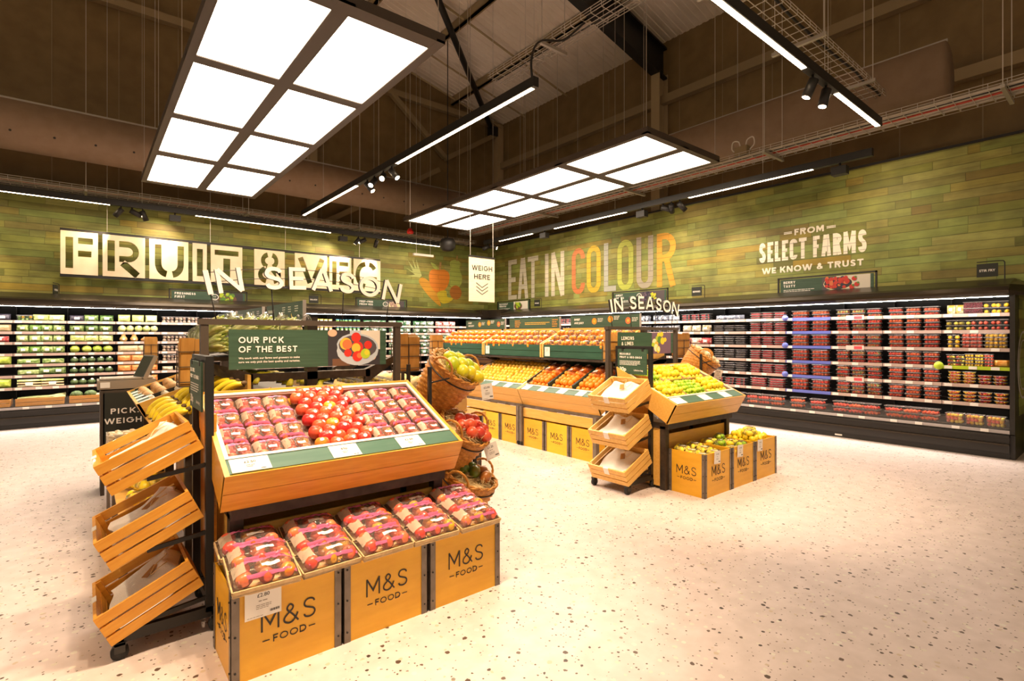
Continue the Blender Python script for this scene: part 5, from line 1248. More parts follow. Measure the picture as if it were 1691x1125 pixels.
# ------------------------------------------------------------------ produce tables, crates and stands
def end_bin(t, W, zf, zb, dep, flare, hbin, m_front, inner='steel_tray', nplates=(), boards=2):
    """sloped produce bin: local x along the front, y into the depth. zf, zb = height of the front and back rim"""
    th = .022; s = (zb - zf) / dep
    F0, F1 = zf, zf - hbin
    m = MB()
    for i in range(boards):       # flared front, boards one above the other
        a, c = i / boards, (i + 1) / boards; g = .0018
        y0, y1 = flare * (1 - a), flare * (1 - c); z0, z1 = F1 + hbin * a, F1 + hbin * c - (g if i < boards - 1 else 0)
        m.prism([(y0, z0), (y0 + th, z0), (y1 + th, z1), (y1, z1)], 0, W, m_front)
    m.build('front_panel', t)
    for a, c in ((0, th), (W - th, W)):
        m = MB(); m.prism([(flare + .004, F1), (.004, zf), (dep, zb), (dep - .03, zb - hbin)], a, c, m_front); m.build('side_panel', t)
    m = MB(); m.prism([(dep - th, zb), (dep, zb), (dep - .03, zb - hbin), (dep - .03 - th, zb - hbin)], th, W - th, m_front); m.build('back_panel', t)
    # frame of the sloped surface: u along x, v up the slope, n out of it
    ang = math.atan(s)
    S = Matrix.Translation((0, 0, zf)) @ Matrix.Rotation(ang, 4, 'X')
    Ls = dep / math.cos(ang)
    m = MB(); m.box(th, .10, -.088, W - th, Ls - .03, -.078, inner, M=S); m.build('bin_floor', t)
    m = MB(); m.box(th, .020, -.012, W - th, .128, -.004, 'green_plate', M=S); m.build('price_plate', t)
    for x0, w, p in nplates:
        m = MB(); m.box(x0, .022, -.004, x0 + w, .124, -.001, 'ticket', M=S); k = m.build('price_ticket', t)
        if p:
            m = MB(); I = S @ Matrix.Translation((x0, .022, 0)); text(m, p, w / 2, .060, .017, 'ink', I, align='c', z=.0005, off=.01); lorem(m, w * .38, .042, w * .24, .006, 'ink_soft', I, 2, z=.0005); lorem(m, w * .72, .008, w * .22, .006, 'ink', I, 1, z=.0005); m.build('lettering', k, recalc=False)
    m = MB()
    for a in ((th, .130, W - th, .150), (th, Ls - .050, W - th, Ls - .024)): m.box(a[0], a[1], -.012, a[2], a[3], .0, 'rim_white', M=S)
    for a in (th, W - th - .018): m.box(a, .150, -.012, a + .018, Ls - .050, .0, 'rim_white', M=S)
    m.build('tray_rim', t)
    m = MB(); m.box(th, Ls - .056, -.078, W - th, Ls - .046, -.012, inner, M=S); m.box(th, .15, -.078, th + .008, Ls - .03, -.012, inner, M=S); m.box(W - th - .008, .15, -.078, W - th, Ls - .03, -.012, inner, M=S); m.box(th, .142, -.078, W - th, .150, -.012, inner, M=S); m.build('tray_lining', t)
    return S, Ls
def end_table(name, label, cat, loc, prices, m_front='oak'):
    W, dep = 1.277, .70
    t = thing(name, label, cat, loc)
    S, Ls = end_bin(t, W, .820, 1.140, dep, .10, .185, m_front, nplates=[(.035, .17, prices[0]), (.50, .15, prices[1]), (.88, .15, prices[2])])
    m = MB(); m.box(.05, .13, .575, W - .05, .62, .632, 'dark_steel'); m.build('top_rail', t)
    for x in (.05, W - .11):
        for y in (.16, .58):
            m = MB(); m.box(x, y, .0, x + .06, y + .06, .60, 'dark_steel'); m.build('leg', t)
    m = MB(); m.box(.11, .185, .03, W - .11, .20, .52, 'oak_light'); m.build('front_board', t)
    for x in (.06, W - .075):
        m = MB(); m.box(x, .22, .03, x + .015, .58, .575, 'oak_light'); m.build('side_board', t)
    m = MB(); m.box(.11, .60, .03, W - .11, .615, .575, 'oak_light'); m.build('back_board', t)
    return t, S, Ls
AT = (.478, 2.60, 0); LT = (4.14, 2.69, 0)
apple_table, S_A, LsA = end_table('produce_table', 'wooden sloped display table of apples in the foreground', 'display table', AT, ('£2.50', '65p', '£2.50'))
lemon_table, S_L, LsL = end_table('produce_table', 'wooden sloped display table of lemons and limes', 'display table', LT, ('', '', ''), 'oak_light')
# ---- hanging frame with a banner, and the IN SEASON letters standing on it
def banner_frame(loc, label, labelb, labels_, lines, photo, small):
    t = thing('banner_frame', label, 'sign frame', loc)
    for x in (.0, 1.20):
        m = MB(); m.box(x, -.02, 0, x + .04, .02, 1.52, 'frame_brown'); m.build('post', t)
    m = MB(); m.box(-.01, -.025, 1.515, 1.25, .025, 1.548, 'frame_brown'); m.build('crossbar', t)
    for x in (.0, 1.20):
        m = MB(); m.box(x - .02, -.06, 0, x + .06, .06, .012, 'frame_brown'); m.build('foot', t)
    bt = thing('hanging_banner', labelb, 'banner', (loc[0] + .62, loc[1] - .03, 1.37)); M = Matrix.Translation((-.62 + .14, 0, -.117))
    w, h = .98, .235
    m = MB(); m.box(.14 - .62, -.004, -.117, 1.12 - .62, .004, .118, 'green_board'); m.build('panel', bt)
    I = M @ XZ(0, -.0045, 0); m = MB()
    for i, s in enumerate(lines): head(m, s, .05, h * (.66 - i * .235), .036, 'lettering_white', I, .092, .20, .5)
    for i, s in enumerate(small): text(m, s, .05, h * (.255 - i * .095), .0125, 'lettering_white', I, off=.012, spacing=1.05)
    m.build('lettering', bt, recalc=False)
    m = MB(); print_food(m, I, .575, 0.0, .36, h, photo, .001); m.build('photo_print', bt, recalc=False)
    for x in (.28, .86):
        m = MB(); m.tube([(x - .48 + 0 * x, .0, .118), (x - .48, .0, .135), (x - .475, .0, .16)], .003, 'black_metal', 6); m.build('hanging_hook', bt)
    st = thing('season_letters', labels_, 'sign letters', (loc[0] + .62, loc[1], 1.55))
    cx = 1.12 - .498 - .0; ox = -.62
    f = lambda x: 1.742 - .17 * (x - .622) ** 2 - 1.55
    LX = [('I', .049, .036), ('N', .156, .135), ('S', .392, .118), ('E', .526, .100), ('A', .678, .138), ('S', .840, .112), ('O', .992, .148), ('N', 1.154, .135)]
    for ch, x, w in LX:
        h = .138; a = math.atan(2 * -.17 * (x - .622)) * 1.1
        Ml = Matrix.Translation((x + ox, -.012, f(x))) @ Matrix.Rotation(-a, 4, 'Y') @ XZ(0, 0, 0)
        m = MB(); letter(m, ch, -w / 2, 0, w, h, .0115 if ch != 'I' else .0135, 'lettering_white', Ml, depth=.024, side='track_black'); m.build('letter', st, recalc=False)
    for k in (.012, .07, .128):
        m = MB(); m.tube([(x / 20 * 1.13 + .04 + ox, -.004, f(x / 20 * 1.13 + .04) + k) for x in range(21)], .0022, 'black_metal', 6); m.build('arched_wire', st)
    for xb, xt in ((.08, .05), (.392, .378), (.82, .83), (1.135, 1.16)):
        m = MB(); m.cyl((xb + ox, -.004, -.005), (xt + ox, -.004, f(xt) + .02), .0038, 'black_metal', 8); m.build('support_rod', st)
banner_frame((AT[0] + .022, 3.40, 0), 'dark steel frame standing behind the apple table', 'green hanging banner reading our pick of the best, with a bowl of apples', 'arched white in season letters above the our pick of the best banner',
             ['OUR PICK', 'OF THE BEST'], 'apples', ['We work with our farms and growers to make', 'sure we only pick the best quality and varieties.'])
banner_frame((LT[0] - .03, 3.49, 0), 'dark steel frame standing behind the lemon table', 'green hanging banner reading lemons and limes, with a citrus photo', 'arched white in season letters above the lemons and limes banner',
             ['LEMONS', '& LIMES'], 'citrus', [])
# ---- M&S FOOD crates
def ms_logo(m, M, w):
    """the crate lettering, w wide, centred on the matrix origin"""
    k = w / .22; h = .083 * k; t = .0036 * k
    letter(m, 'M', -.110 * k, 0, .070 * k, h, t, 'ink', M); letter(m, '&', -.029 * k, 0, .068 * k, h, t, 'ink', M); letter(m, 'S', .052 * k, 0, .058 * k, h, t, 'ink', M)
    x = -.064 * k; hh = .028 * k; y = -.052 * k
    for ch, wd in (('F', .019), ('O', .033), ('O', .033), ('D', .027)):
        letter(m, ch, x, y, wd * k, hh, .0022 * k, 'ink', M); x += (wd + .0065) * k
    for a in (-.104, .078): m.box(a * k, y + hh * .42, 0, (a + .027) * k, y + hh * .56, .001, 'ink', M=M)
def ms_crate(label, loc, rz=0.0, w=.455, d=.375, h=.39, m_='ply', side_logo=False, group=None):
    t = thing('display_crate', label, 'crate', loc, rz, group); th = .012
    P = (('front_panel', (.004, .004, 0, w - .004, th, h)), ('back_panel', (.004, d - th, 0, w - .004, d - .004, h)), ('side_panel', (.004, th, 0, th, d - th, h)), ('side_panel', (w - th, th, 0, w - .004, d - th, h)), ('bottom_panel', (th, th, .01, w - th, d - th, .025)), ('false_floor', (th, th, h - .13, w - th, d - th, h - .12)))
    for n_, q in P:
        m = MB(); m.box(*q, m_); m.build(n_, t)
    for x, sx in ((0, 1), (w, -1)):
        for y, sy in ((0, 1), (d, -1)):
            m = MB(); b_ = .034
            m.box(min(x, x + sx * b_), min(y, y + sy * .003), 0, max(x, x + sx * b_), max(y, y + sy * .003), h + .002, 'grey_steel'); m.box(min(x, x + sx * .003), min(y, y + sy * b_), 0, max(x, x + sx * .003), max(y, y + sy * b_), h + .002, 'grey_steel')
            for z in (.05, .20, .345):
                m.cyl((x + sx * .017, y - sy * .001, z), (x + sx * .017, y - sy * .004, z), .0045, 'black_metal', 8); m.cyl((x - sx * .001, y + sy * .017, z), (x - sx * .004, y + sy * .017, z), .0045, 'black_metal', 8)
            m.build('corner_bracket', t)
    m = MB(); ms_logo(m, XZ(w / 2, .003, h * .47), w * .50); m.build('front_lettering', t, recalc=False)
    if side_logo: m = MB(); ms_logo(m, YZ(.003, d / 2, h * .47), d * .55); m.build('side_lettering', t, recalc=False)
    return t
for i, (x, wd) in enumerate(((.46, .468), (.937, .448), (1.401, .466))):
    ms_crate(('plywood crate at the left corner, carrying a £2.80 price card', 'plywood crate in the middle of the row before the apple table', 'plywood crate at the right end of the row before the apple table')[i], (x, 2.39, 0), w=wd, side_logo=(i == 0), group='plywood crates before the apple table')
for i, (x, wd) in enumerate(((4.247, .468), (4.723, .450), (5.18, .475))):
    ms_crate(('plywood crate of yellow lemon bags at the corner before the lemon table', 'plywood crate of bagged limes before the lemon table', 'plywood crate of loose lemons at the right end before the lemon table')[i], (x, 2.48, 0), w=wd, side_logo=(i == 0), group='plywood crates before the lemon table')
for i, y in enumerate((4.375, 4.81, 5.25, 5.72, 6.155, 6.59)):
    ms_crate(f'plywood crate under the oranges display, {ORD[i]} from the bag stand', (4.475, y, 0), R(-90), w=.425, h=.365, m_='ply_yellow' if i in (1, 4) else 'ply', group='plywood crates under the oranges display')
def price_card(label, M, w, h, price, parent_off=0.0):
    o = M.translation.copy(); t = thing('price_card', label, 'price card', tuple(o)); I = Matrix.Translation(-o) @ M
    m = MB(); m.box(0, 0, -.001, w, h, .001, 'paper_white', M=I); m.build('card', t)
    m = MB(); text(m, price, w / 2, h * .70, h * .13, 'ink', I, align='c', z=.0016, off=.01); lorem(m, w * .37, h * .55, w * .28, h * .045, 'ink_soft', I, 1, z=.0016); lorem(m, w * .30, h * .42, w * .42, h * .03, 'ink_soft', I, 3, z=.0016); lorem(m, w * .06, h * .06, w * .5, h * .025, 'ink_soft', I, 1, z=.0016)
    for i in range(12): m.box(w * (.68 + i * .022), h * .12, .0012, w * (.68 + i * .022 + .009 + .005 * (i % 3)), h * .20, .0016, 'ink', M=I)
    m.build('lettering', t, recalc=False)
price_card('price card reading £2.80 on the left corner crate', XZ(.512, 2.383, .255), .145, .125, '£2.80')
for x, s in ((4.39, 'first'), (4.81, 'second'), (5.215, 'third')):
    price_card(f'small price card on the {s} lemon crate from the corner', XZ(x, 2.474, .29) @ Matrix.Rotation(R(-3), 4, 'Z'), .105, .115, '£1.50' if s == 'third' else '£1.40')

# ---- apples
def mk_apple(mat='apple', r=.039, stick=True):
    def f():
        m = MB(); k = r / .039
        m.lathe([(.0015, -.030), (.010, -.033), (.022, -.0325), (.033, -.022), (.0385, -.006), (.0395, .006), (.0365, .019), (.028, .030), (.018, .0345), (.009, .033), (.0015, .026)], 18, mat, Matrix.Scale(k, 4)); o = m.build('apple'); o['category'] = 'apple'
        m = MB(); m.tube([(0, 0, .026 * k), (.001, 0, .035 * k), (.004, 0, .042 * k)], .0014, 'stem', 6); m.build('stem', o)
        if stick:
            m = MB(); d = Vector((.1, -.80, .60)).normalized(); M = d.to_track_quat('Z', 'Y').to_matrix().to_4x4(); M.translation = d * .0421 * k
            v, fs = [(0, 0, 0)], []
            for ring, rr, dz in ((1, .006, -.0005), (2, .0105, -.0016)):
                for j in range(14): v.append((rr * k * math.cos(j * PI / 7), rr * k * math.sin(j * PI / 7), dz * k + .0006))
            v[0] = (0, 0, .0008)
            for j in range(14): fs.append((0, 1 + j, 1 + (j + 1) % 14)); fs.append((1 + j, 15 + j, 15 + (j + 1) % 14, 1 + (j + 1) % 14))
            m.add(v, fs, 'sticker', True, M); m.build('sticker', o, recalc=False)
        return o
    return Proto(f)
apple = mk_apple(); apple_g = mk_apple('apple_golden')
A0 = Matrix.Translation(AT)
rows_n = 10
for rI in range(rows_n):
    for cI in range(4):
        x = .462 + .036 + cI * .0775 + (.036 if rI % 2 else 0); v = .187 + rI * .0605
        tilt = Euler((random.uniform(-.35, .35), random.uniform(-.35, .35), random.uniform(-.6, .6))).to_matrix().to_4x4()
        M = A0 @ S_A @ Matrix.Translation((x + random.uniform(-.003, .003), v, -.030 + random.uniform(-.004, .006))) @ Matrix.Rotation(R(-24), 4, 'X') @ tilt
        (apple_g if (rI * 4 + cI) in (0, 2, 13, 26) else apple).put(M, f'loose red apple, {ORD[cI]} from left, {ORD[rI]} row from the front, apple table', 'loose apples on the apple table')
def flow_pack(kind, w, d, h, nx, ny, tray, seed):
    """apples in clear film printed with a cream corner and pink bands; with a woven tray when tray is set"""
    def f():
        rnd = random.Random(seed); o = bpy.data.objects.new(kind, None); COL.objects.link(o); o.empty_display_size = .05; o['category'] = 'apple pack'
        r = min(w / nx, d / ny) * .49
        am = MB(); am.lathe([(.04, -.80), (.30, -.86), (.85, -.55), (1.0, .05), (.93, .45), (.70, .76), (.42, .86), (.2, .83), (.04, .66)], 14, 'apple_bright', Matrix.Scale(r, 4)); a0 = None
        ag = MB(); ag.lathe([(.04, -.80), (.30, -.86), (.85, -.55), (1.0, .05), (.93, .45), (.70, .76), (.42, .86), (.2, .83), (.04, .66)], 14, 'apple_golden', Matrix.Scale(r, 4)); meshes = {}
        for i in range(nx):
            for j in range(ny):
                q = 'g' if rnd.random() < .25 else 'r'
                if q not in meshes: a = (ag if q == 'g' else am).build('apple', o); meshes[q] = a.data
                else: a = bpy.data.objects.new('apple', meshes[q]); COL.objects.link(a); a.parent = o
                a.matrix_local = Matrix.Translation((-w / 2 + w * (i + .5) / nx, -d / 2 + d * (j + .5) / ny, r * .95 + (.012 if tray else 0))) @ Euler((rnd.uniform(-1.2, 1.2), rnd.uniform(-1.2, 1.2), rnd.uniform(0, 6))).to_matrix().to_4x4()
        top = 2 * r * .97 + (.012 if tray else 0)
        def surf(u, v_, lift=0.0):       # film height over the pack
            e = max(0, (1 - abs(u) ** 5) * (1 - abs(v_) ** 4)) ** .6
            return e * (top + .006) + lift
        nu, nv = 16, 10
        jit = [[rnd.uniform(-.004, .004) for _ in range(nv + 1)] for _ in range(nu + 1)]
        ex = w * (.545 if tray else .56); ey = d * .54
        def sheet(name, u0, u1, v0, v1, mat, lift):
            m = MB(); vs = []; fs = []; n1 = max(3, int(nu * (u1 - u0) / 2) + 2); n2 = max(3, int(nv * (v1 - v0) / 2) + 2)
            for i in range(n1 + 1):
                for j in range(n2 + 1):
                    u = u0 + (u1 - u0) * i / n1; v_ = v0 + (v1 - v0) * j / n2
                    g = jit[min(nu, int((u + 1) / 2 * nu))][min(nv, int((v_ + 1) / 2 * nv))]
                    vs.append((u * ex, v_ * ey, max(.004, surf(u, v_) + g * surf(u, v_) / (top + .006) + lift)))
            for i in range(n1):
                for j in range(n2): a = i * (n2 + 1) + j; fs.append((a, a + n2 + 1, a + n2 + 2, a + 1))
            m.add(vs, fs, mat, True); return m.build(name, o, recalc=False)
        sheet('clear_film', -1, 1, -1, 1, 'clear_film', .0)
        sheet('cream_print', -.90, -.56, -.40, .74, 'cream_film', .0018)
        sheet('pink_band', -.56, .86, .24 if tray else .34, .74, 'pink_film', .0018); sheet('pink_band', -.78, .86, -.80, -.66, 'pink_film', .0018)
        sheet('label', -.12, .40, -.34, -.06, 'paper_white', .0026)
        if tray:
            m = MB(); a, c = w * .52, d * .53
            for z0, z1, q in ((0, .014, 1.0), (.014, .028, 1.03)):
                for k in (0, 1):
                    m.box(-a * q, (-c * q if k == 0 else c * q - .006), z0, a * q, (-c * q + .006 if k == 0 else c * q), z1, 'tray_kraft'); m.box((-a * q if k == 0 else a * q - .006), -c * q, z0, (-a * q + .006 if k == 0 else a * q), c * q, z1, 'tray_kraft')
            m.box(-a, -c, -.002, a, c, .003, 'tray_kraft'); m.build('woven_tray', o)
        return o
    return f
packs_a = [Proto(flow_pack('apple_pack', .138, .132, .09, 2, 2, False, 40 + i)) for i in range(3)]
for gI, gx, gp in ((0, .028, .140), (1, .790, .153)):
    for rI in range(4):
        for cI in range(3):
            x = gx + gp * .5 + cI * gp; v = .222 + rI * .143
            M = A0 @ S_A @ Matrix.Translation((x, v, -.074)) @ Matrix.Rotation(random.uniform(-.06, .06), 4, 'Z') @ Matrix.Rotation(R(6), 4, 'X')
            packs_a[(rI + cI) % 3].put(M, f'film bag of apples, {col_word(cI, 3)} of {ORD[rI]} row from the front, {("left", "right")[gI]} block of apple table', 'film bags of apples on the apple table')
packs_t = [Proto(flow_pack('apple_tray_pack', .258, .140, .09, 3, 2, True, 60 + i)) for i in range(3)]
for cI in range(5):
    for rI in range(3):
        x = .603 + cI * .281; y = 2.450 + rI * .126; z = .384 + rI * .028
        M = LM((x + random.uniform(-.008, .008), y, z), random.uniform(-.05, .05)) @ Matrix.Rotation(R(14), 4, 'X')
        packs_t[(cI * 2 + rI) % 3].put(M, f'tray of apples in pink film, {ORD[cI]} from left, {("front", "middle", "back")[rI]} row on the front crates', 'trays of apples on the front crates')
# lower packs showing under the top trays
mag = mk_bag('apple_pack', .255, .10, .085, 'magenta', None, seed=31, cat='apple pack')
for cI in range(5): mag.put(LM((.61 + cI * .279, 2.47, .305)), f'dark pink apple pack under the front row tray, {ORD[cI]} from left', 'lower apple packs in the front crates')
for cI in range(5): mag.put(LM((.61 + cI * .279, 2.60, .325)), f'dark pink apple pack under the middle row tray, {ORD[cI]} from left', 'lower apple packs in the front crates')

# ---- slatted bag stands
def bag_stand(loc, which, signlab, light):
    t = thing('bag_stand', f'black wheeled stand for reusable bags {which}', 'display stand', loc); D = .43
    m = MB()
    for y in (0, D - .03): m.box(-.02, y, .075, .40, y + .03, .125, 'black_metal')
    m.box(-.02, 0, .080, .015, D, .12, 'black_metal'); m.box(.36, 0, .080, .40, D, .12, 'black_metal'); m.build('base_frame', t)
    for y in (0, D - .035):
        m = MB(); m.box(.335, y, .10, .37, y + .035, 1.35, 'black_metal'); m.build('upright', t)
    m = MB(); m.box(.335, .035, 1.318, .37, D - .035, 1.35, 'black_metal'); m.build('top_bar', t)
    m = MB(); m.box(.372, .03, .16, .387, D - .03, 1.06, 'oak'); m.build('back_board', t)
    for z in (.85, .52, .20):
        for y in (.005, D - .03):
            m = MB(); m.bar((.34, y + .01, z - .03), (.10, y + .01, z - .06), .014, .02, 'black_metal'); m.build('bracket', t)
    for x in (.0, .38):
        for y in (.015, D - .015):
            m = MB(); m.cyl((x, y - .013, .034), (x, y + .013, .034), .034, 'rubber', 20); c = m.build('caster', t)
            m = MB(); m.box(x - .02, y - .02, .034, x + .02, y - .014, .08, 'plastic_dark'); m.box(x - .02, y + .014, .034, x + .02, y + .02, .08, 'plastic_dark'); m.box(x - .024, y - .02, .066, x + .024, y + .02, .078, 'plastic_dark'); m.build('fork', c)
    o = (loc[0] + .325, loc[1] + D / 2, 1.20)
    s = thing('price_board', signlab, 'sign', o); I = Matrix.Translation((0, .175, -.125)) @ YZ(0, 0, 0)
    m = MB(); m.box(0, 0, -.004, .35, .245, .004, 'green_board', M=I); m.build('panel', s)
    m = MB(); head(m, 'REUSABLE', .025, .188, .019, 'lettering_white', I, .1, .2, z=.0046); head(m, 'FRUIT & VEG BAGS', .025, .155, .019, 'lettering_white', I, .1, .2, w=.27, z=.0046)
    lorem(m, .025, .125, .25, .0065, 'lettering_white', I, 4, z=.0046); text(m, '30p', .025, .028, .040, 'lettering_white', I, off=.03, z=.0046); text(m, 'Lifetime bag', .20, .032, .016, 'lettering_white', I, off=.01, z=.0046); m.build('lettering', s, recalc=False)
    m = MB()
    for x in (.05, .29): m.box(x, .225, .004, x + .025, .255, .006, 'black_metal', M=I); m.box(x, .250, -.02, x + .025, .255, .006, 'black_metal', M=I)
    m.build('hanging_clips', s)
    return t
def mk_slat_crate(mat):
    def f():
        o = bpy.data.objects.new('slatted_crate', None); COL.objects.link(o); o.empty_display_size = .05; o['category'] = 'crate'
        L, Wd, th = .39, .44, .013     # x up the slope, y across
        for y in (0, Wd - th):
            for k in range(3):
                m = MB(); m.box(0, y, k * .053, L, y + th, k * .053 + .044, mat); m.build('side_slat', o)
        for x in (0, L - th):
            for k in range(3):
                m = MB(); m.box(x, th, k * .053, x + th, Wd - th, k * .053 + .044, mat); m.build('end_slat', o)
        for x in (th, L - th - .022):
            for y in (th, Wd - th - .016):
                m = MB(); m.box(x, y, .004, x + .022, y + .016, .146, mat); m.build('corner_post', o)
        for k in range(5):
            m = MB(); m.box(th, th + k * .083, 0, L - th, th + k * .083 + .075, .009, mat); m.build('bottom_slat', o)
        m = MB(); m.box(-.003, .19, .085, 0, .25, .150, 'paper_white'); m.box(-.003, .19, .150, .016, .25, .153, 'paper_white'); m.build('price_tag', o)
        return o
    return f
def mk_cloth_bag(seed, tagged=False, tint='mesh_cloth'):
    def f():
        o = bpy.data.objects.new('mesh_bag', None); COL.objects.link(o); o.empty_display_size = .05; o['category'] = 'reusable bag'
        rnd = random.Random(seed); m = MB(); nu, nv = 20, 16; vs = []; fs = []
        ph = [rnd.uniform(0, 6) for _ in range(6)]
        for s in (0, 1):
            for i in range(nu + 1):
                for j in range(nv + 1):
                    u, v = i / nu, j / nv
                    z = .012 + .030 * u * u + .012 * math.sin(5 * u + ph[0] + 2 * v) + .008 * math.sin(9 * v + ph[1] + 3 * u) + (.05 * max(0, u - .72) / .28 * (.6 + .4 * math.sin(14 * v + ph[2])))
                    e = min(1, 6 * min(u + .05, 1 - u + .02, v + .03, 1 - v + .03))
                    vs.append((.03 + u * .315 + .012 * math.sin(7 * v + ph[3]), .035 + v * (.33 - .10 * max(0, u - .7)) + .018 * math.sin(5 * u + ph[4]), (z * e + .01) * (1 - s) + s * .004))
        k = (nu + 1) * (nv + 1)
        for s in (0, 1):
            for i in range(nu):
                for j in range(nv): a = s * k + i * (nv + 1) + j; fs.append((a, a + nv + 1, a + nv + 2, a + 1))
        m.add(vs, fs, tint, True); m.build('cloth', o)
        if not tagged: return o
        m = MB(); m.box(0, 0, 0, .075, .045, .002, 'kraft', M=LM((.20, .10 + .05 * rnd.random(), .050), .5, ry=R(-10))); lorem(m, .01, .03, .05, .004, 'ink_soft', LM((.20, .10, .050), .5, ry=R(-10)), 2, z=.003); m.build('kraft_tag', o)
        m = MB(); m.tube(spline([(.30, .10, .075), (.27, .08, .080), (.22, .11, .058), (.25, .15, .075), (.31, .17, .085), (.30, .22, .075)], 6), .0022, 'straw', 6); m.build('drawstring', o)
        return o
    return Proto(f)
def stand_set(loc, which, w2, tints, mat, signlab):
    bag_stand(loc, which, signlab, None)
    P = Proto(mk_slat_crate(mat))
    for k, (z, nm) in enumerate(((.745, 'top'), (.413, 'middle'), (.083, 'bottom'))):
        M = Matrix.Translation((loc[0] - .030, loc[1] - .022, z)) @ Matrix.Rotation(R(-25), 4, 'Y')
        P.put(M, f'{nm} tilted slatted crate of cloth bags, {w2}')
        for q, zz, sc in ((0, .012, 1.0), (1, .048, .99), (2, .080, .97)):
            (bags_t if q == 2 else bags)[(k + q) % 3].put(M @ Matrix.Translation((.008 + .006 * q, .02 + .008 * q, zz)) @ Matrix.Scale(sc, 4), f'{("lowest", "middle", "uppermost")[q]} white mesh bag in the {nm} crate, {w2}', 'reusable mesh bags')
bags = [mk_cloth_bag(70 + i) for i in range(3)]; bags_t = [mk_cloth_bag(80 + i, True) for i in range(3)]
stand_set((.117, 2.905, 0), 'to the left of the apple table', 'stand left of the apple table', (0, 0, 0), 'pine', 'green reusable bags price board seen edge-on beside the apple table')
stand_set((3.829, 2.99, 0), 'beside the lemon table', 'stand beside the lemon table', (0, 0, 0), 'pine_pale', 'green board reading reusable fruit and veg bags 30p')

# ------------------------------------------------------------------ round fruit
def mk_fruit(kind, r, mat, prof='round', sticker=False, tip=None):
    def f():
        m = MB()
        P = {'round': [(.05, -.97), (.34, -.93), (.72, -.68), (.96, -.25), (.99, .12), (.86, .52), (.55, .83), (.22, .95), (.04, .93)],
             'lemon': [(.04, -1.42), (.16, -1.32), (.30, -1.16), (.70, -.86), (.97, -.35), (1.0, .1), (.86, .62), (.50, 1.02), (.20, 1.20), (.05, 1.24)],
             'pear': [(.04, -1.15), (.35, -1.10), (.80, -.80), (1.0, -.25), (.95, .25), (.72, .80), (.48, 1.2), (.30, 1.42), (.06, 1.45)],
             'pom': [(.05, -.95), (.40, -.92), (.80, -.62), (1.0, -.08), (.92, .42), (.62, .78), (.30, .92), (.20, 1.06), (.26, 1.22), (.16, 1.12), (.05, 1.0)],
             'oval': [(.05, -1.22), (.38, -1.12), (.78, -.78), (.98, -.25), (.98, .22), (.80, .74), (.45, 1.08), (.08, 1.2)]}[prof]
        m.lathe(P, 14, mat, Matrix.Scale(r, 4)); o = m.build(kind); o['category'] = kind.replace('_', ' ')
        if sticker:
            m = MB(); d = Vector((-.2, -.5, .84)).normalized(); M = d.to_track_quat('Z', 'Y').to_matrix().to_4x4(); M.translation = d * r * 1.0
            m.blob((0, 0, -.001), (r * .24, r * .24, r * .05), 'sticker', 10, 4, M=M); m.build('sticker', o)
        if tip: m = MB(); m.blob((0, 0, r * .93), (r * .16, r * .16, r * .06), tip, 8, 4); m.build('stem_end', o)
        return o
    return Proto(f)
rot = lambda: Euler((random.uniform(-3, 3), random.uniform(-1.4, 1.4), random.uniform(-3, 3))).to_matrix().to_4x4()
lemon = mk_fruit('lemon', .030, 'lemon', 'lemon'); lime = mk_fruit('lime', .024, 'lime', 'oval'); grapef = mk_fruit('grapefruit', .043, 'grapefruit', 'round', True); orange = mk_fruit('orange', .036, 'orange', 'round', False, 'stem')
papaya = mk_fruit('papaya', .052, 'papaya', 'oval', True); pome = mk_fruit('pomegranate', .045, 'pomegranate', 'pom', True); mango = mk_fruit('mango', .042, 'mango', 'oval', True); melon = mk_fruit('melon', .075, 'melon', 'oval')
def carton(label, M, w, d, h, mat='cardboard'):
    """open tray carton; M places its lower front left corner"""
    t = thing('fruit_carton', label, 'carton'); t.matrix_world = M
    for nm, q in (('front_wall', (0, 0, 0, w, .005, h)), ('back_wall', (0, d - .005, 0, w, d, h * 1.25)), ('side_wall', (0, .005, 0, .005, d - .005, h)), ('side_wall', (w - .005, .005, 0, w, d - .005, h)), ('base', (.005, .005, 0, w - .005, d - .005, .004))):
        m = MB(); m.box(*q, mat); m.build(nm, t)
    for x in (.0, w - .03):
        m = MB(); m.box(x, d - .03, h, x + .03, d, h * 1.5, mat); m.build('corner_tab', t)
    return t
def heap(proto, S, x0, x1, v0, v1, n0, nx, nv, what, where, group, r, lay2=True, jit=.12):
    """fruit heaped in rows: nx across, nv up the slope, a second layer in the hollows"""
    for j in range(nv):
        for i in range(nx):
            x = x0 + (x1 - x0) * (i + .5 + (.22 if j % 2 else -.1)) / nx; v = v0 + (v1 - v0) * (j + .5) / nv
            proto.put(S @ Matrix.Translation((x + random.uniform(-jit, jit) * r, v + random.uniform(-jit, jit) * r, n0 + r)) @ rot(), f'{what}, {ORD[i]} from left in {ORD[j]} row, {where}', group)
    if lay2:
        for j in range(nv - 1):
            for i in range(nx - 1):
                x = x0 + (x1 - x0) * (i + 1.0) / nx; v = v0 + (v1 - v0) * (j + 1.0) / nv
                proto.put(S @ Matrix.Translation((x + random.uniform(-jit, jit) * r * 2, v + random.uniform(-jit, jit) * r * 2, n0 + r * 2.45)) @ rot(), f'upper {what}, {ORD[i]} from left in {ORD[j]} row, {where}', group)
L0 = Matrix.Translation(LT) @ S_L
for i, (x, w, nm) in enumerate(((.035, .40, 'left'), (.445, .38, 'middle'), (.835, .40, 'right'))):
    for k, v in enumerate((.155, .46)):
        carton(f'cardboard tray, {("front", "back")[k]} {nm} one on the lemon table', L0 @ Matrix.Translation((x, v, -.076)), w, .295, .055)
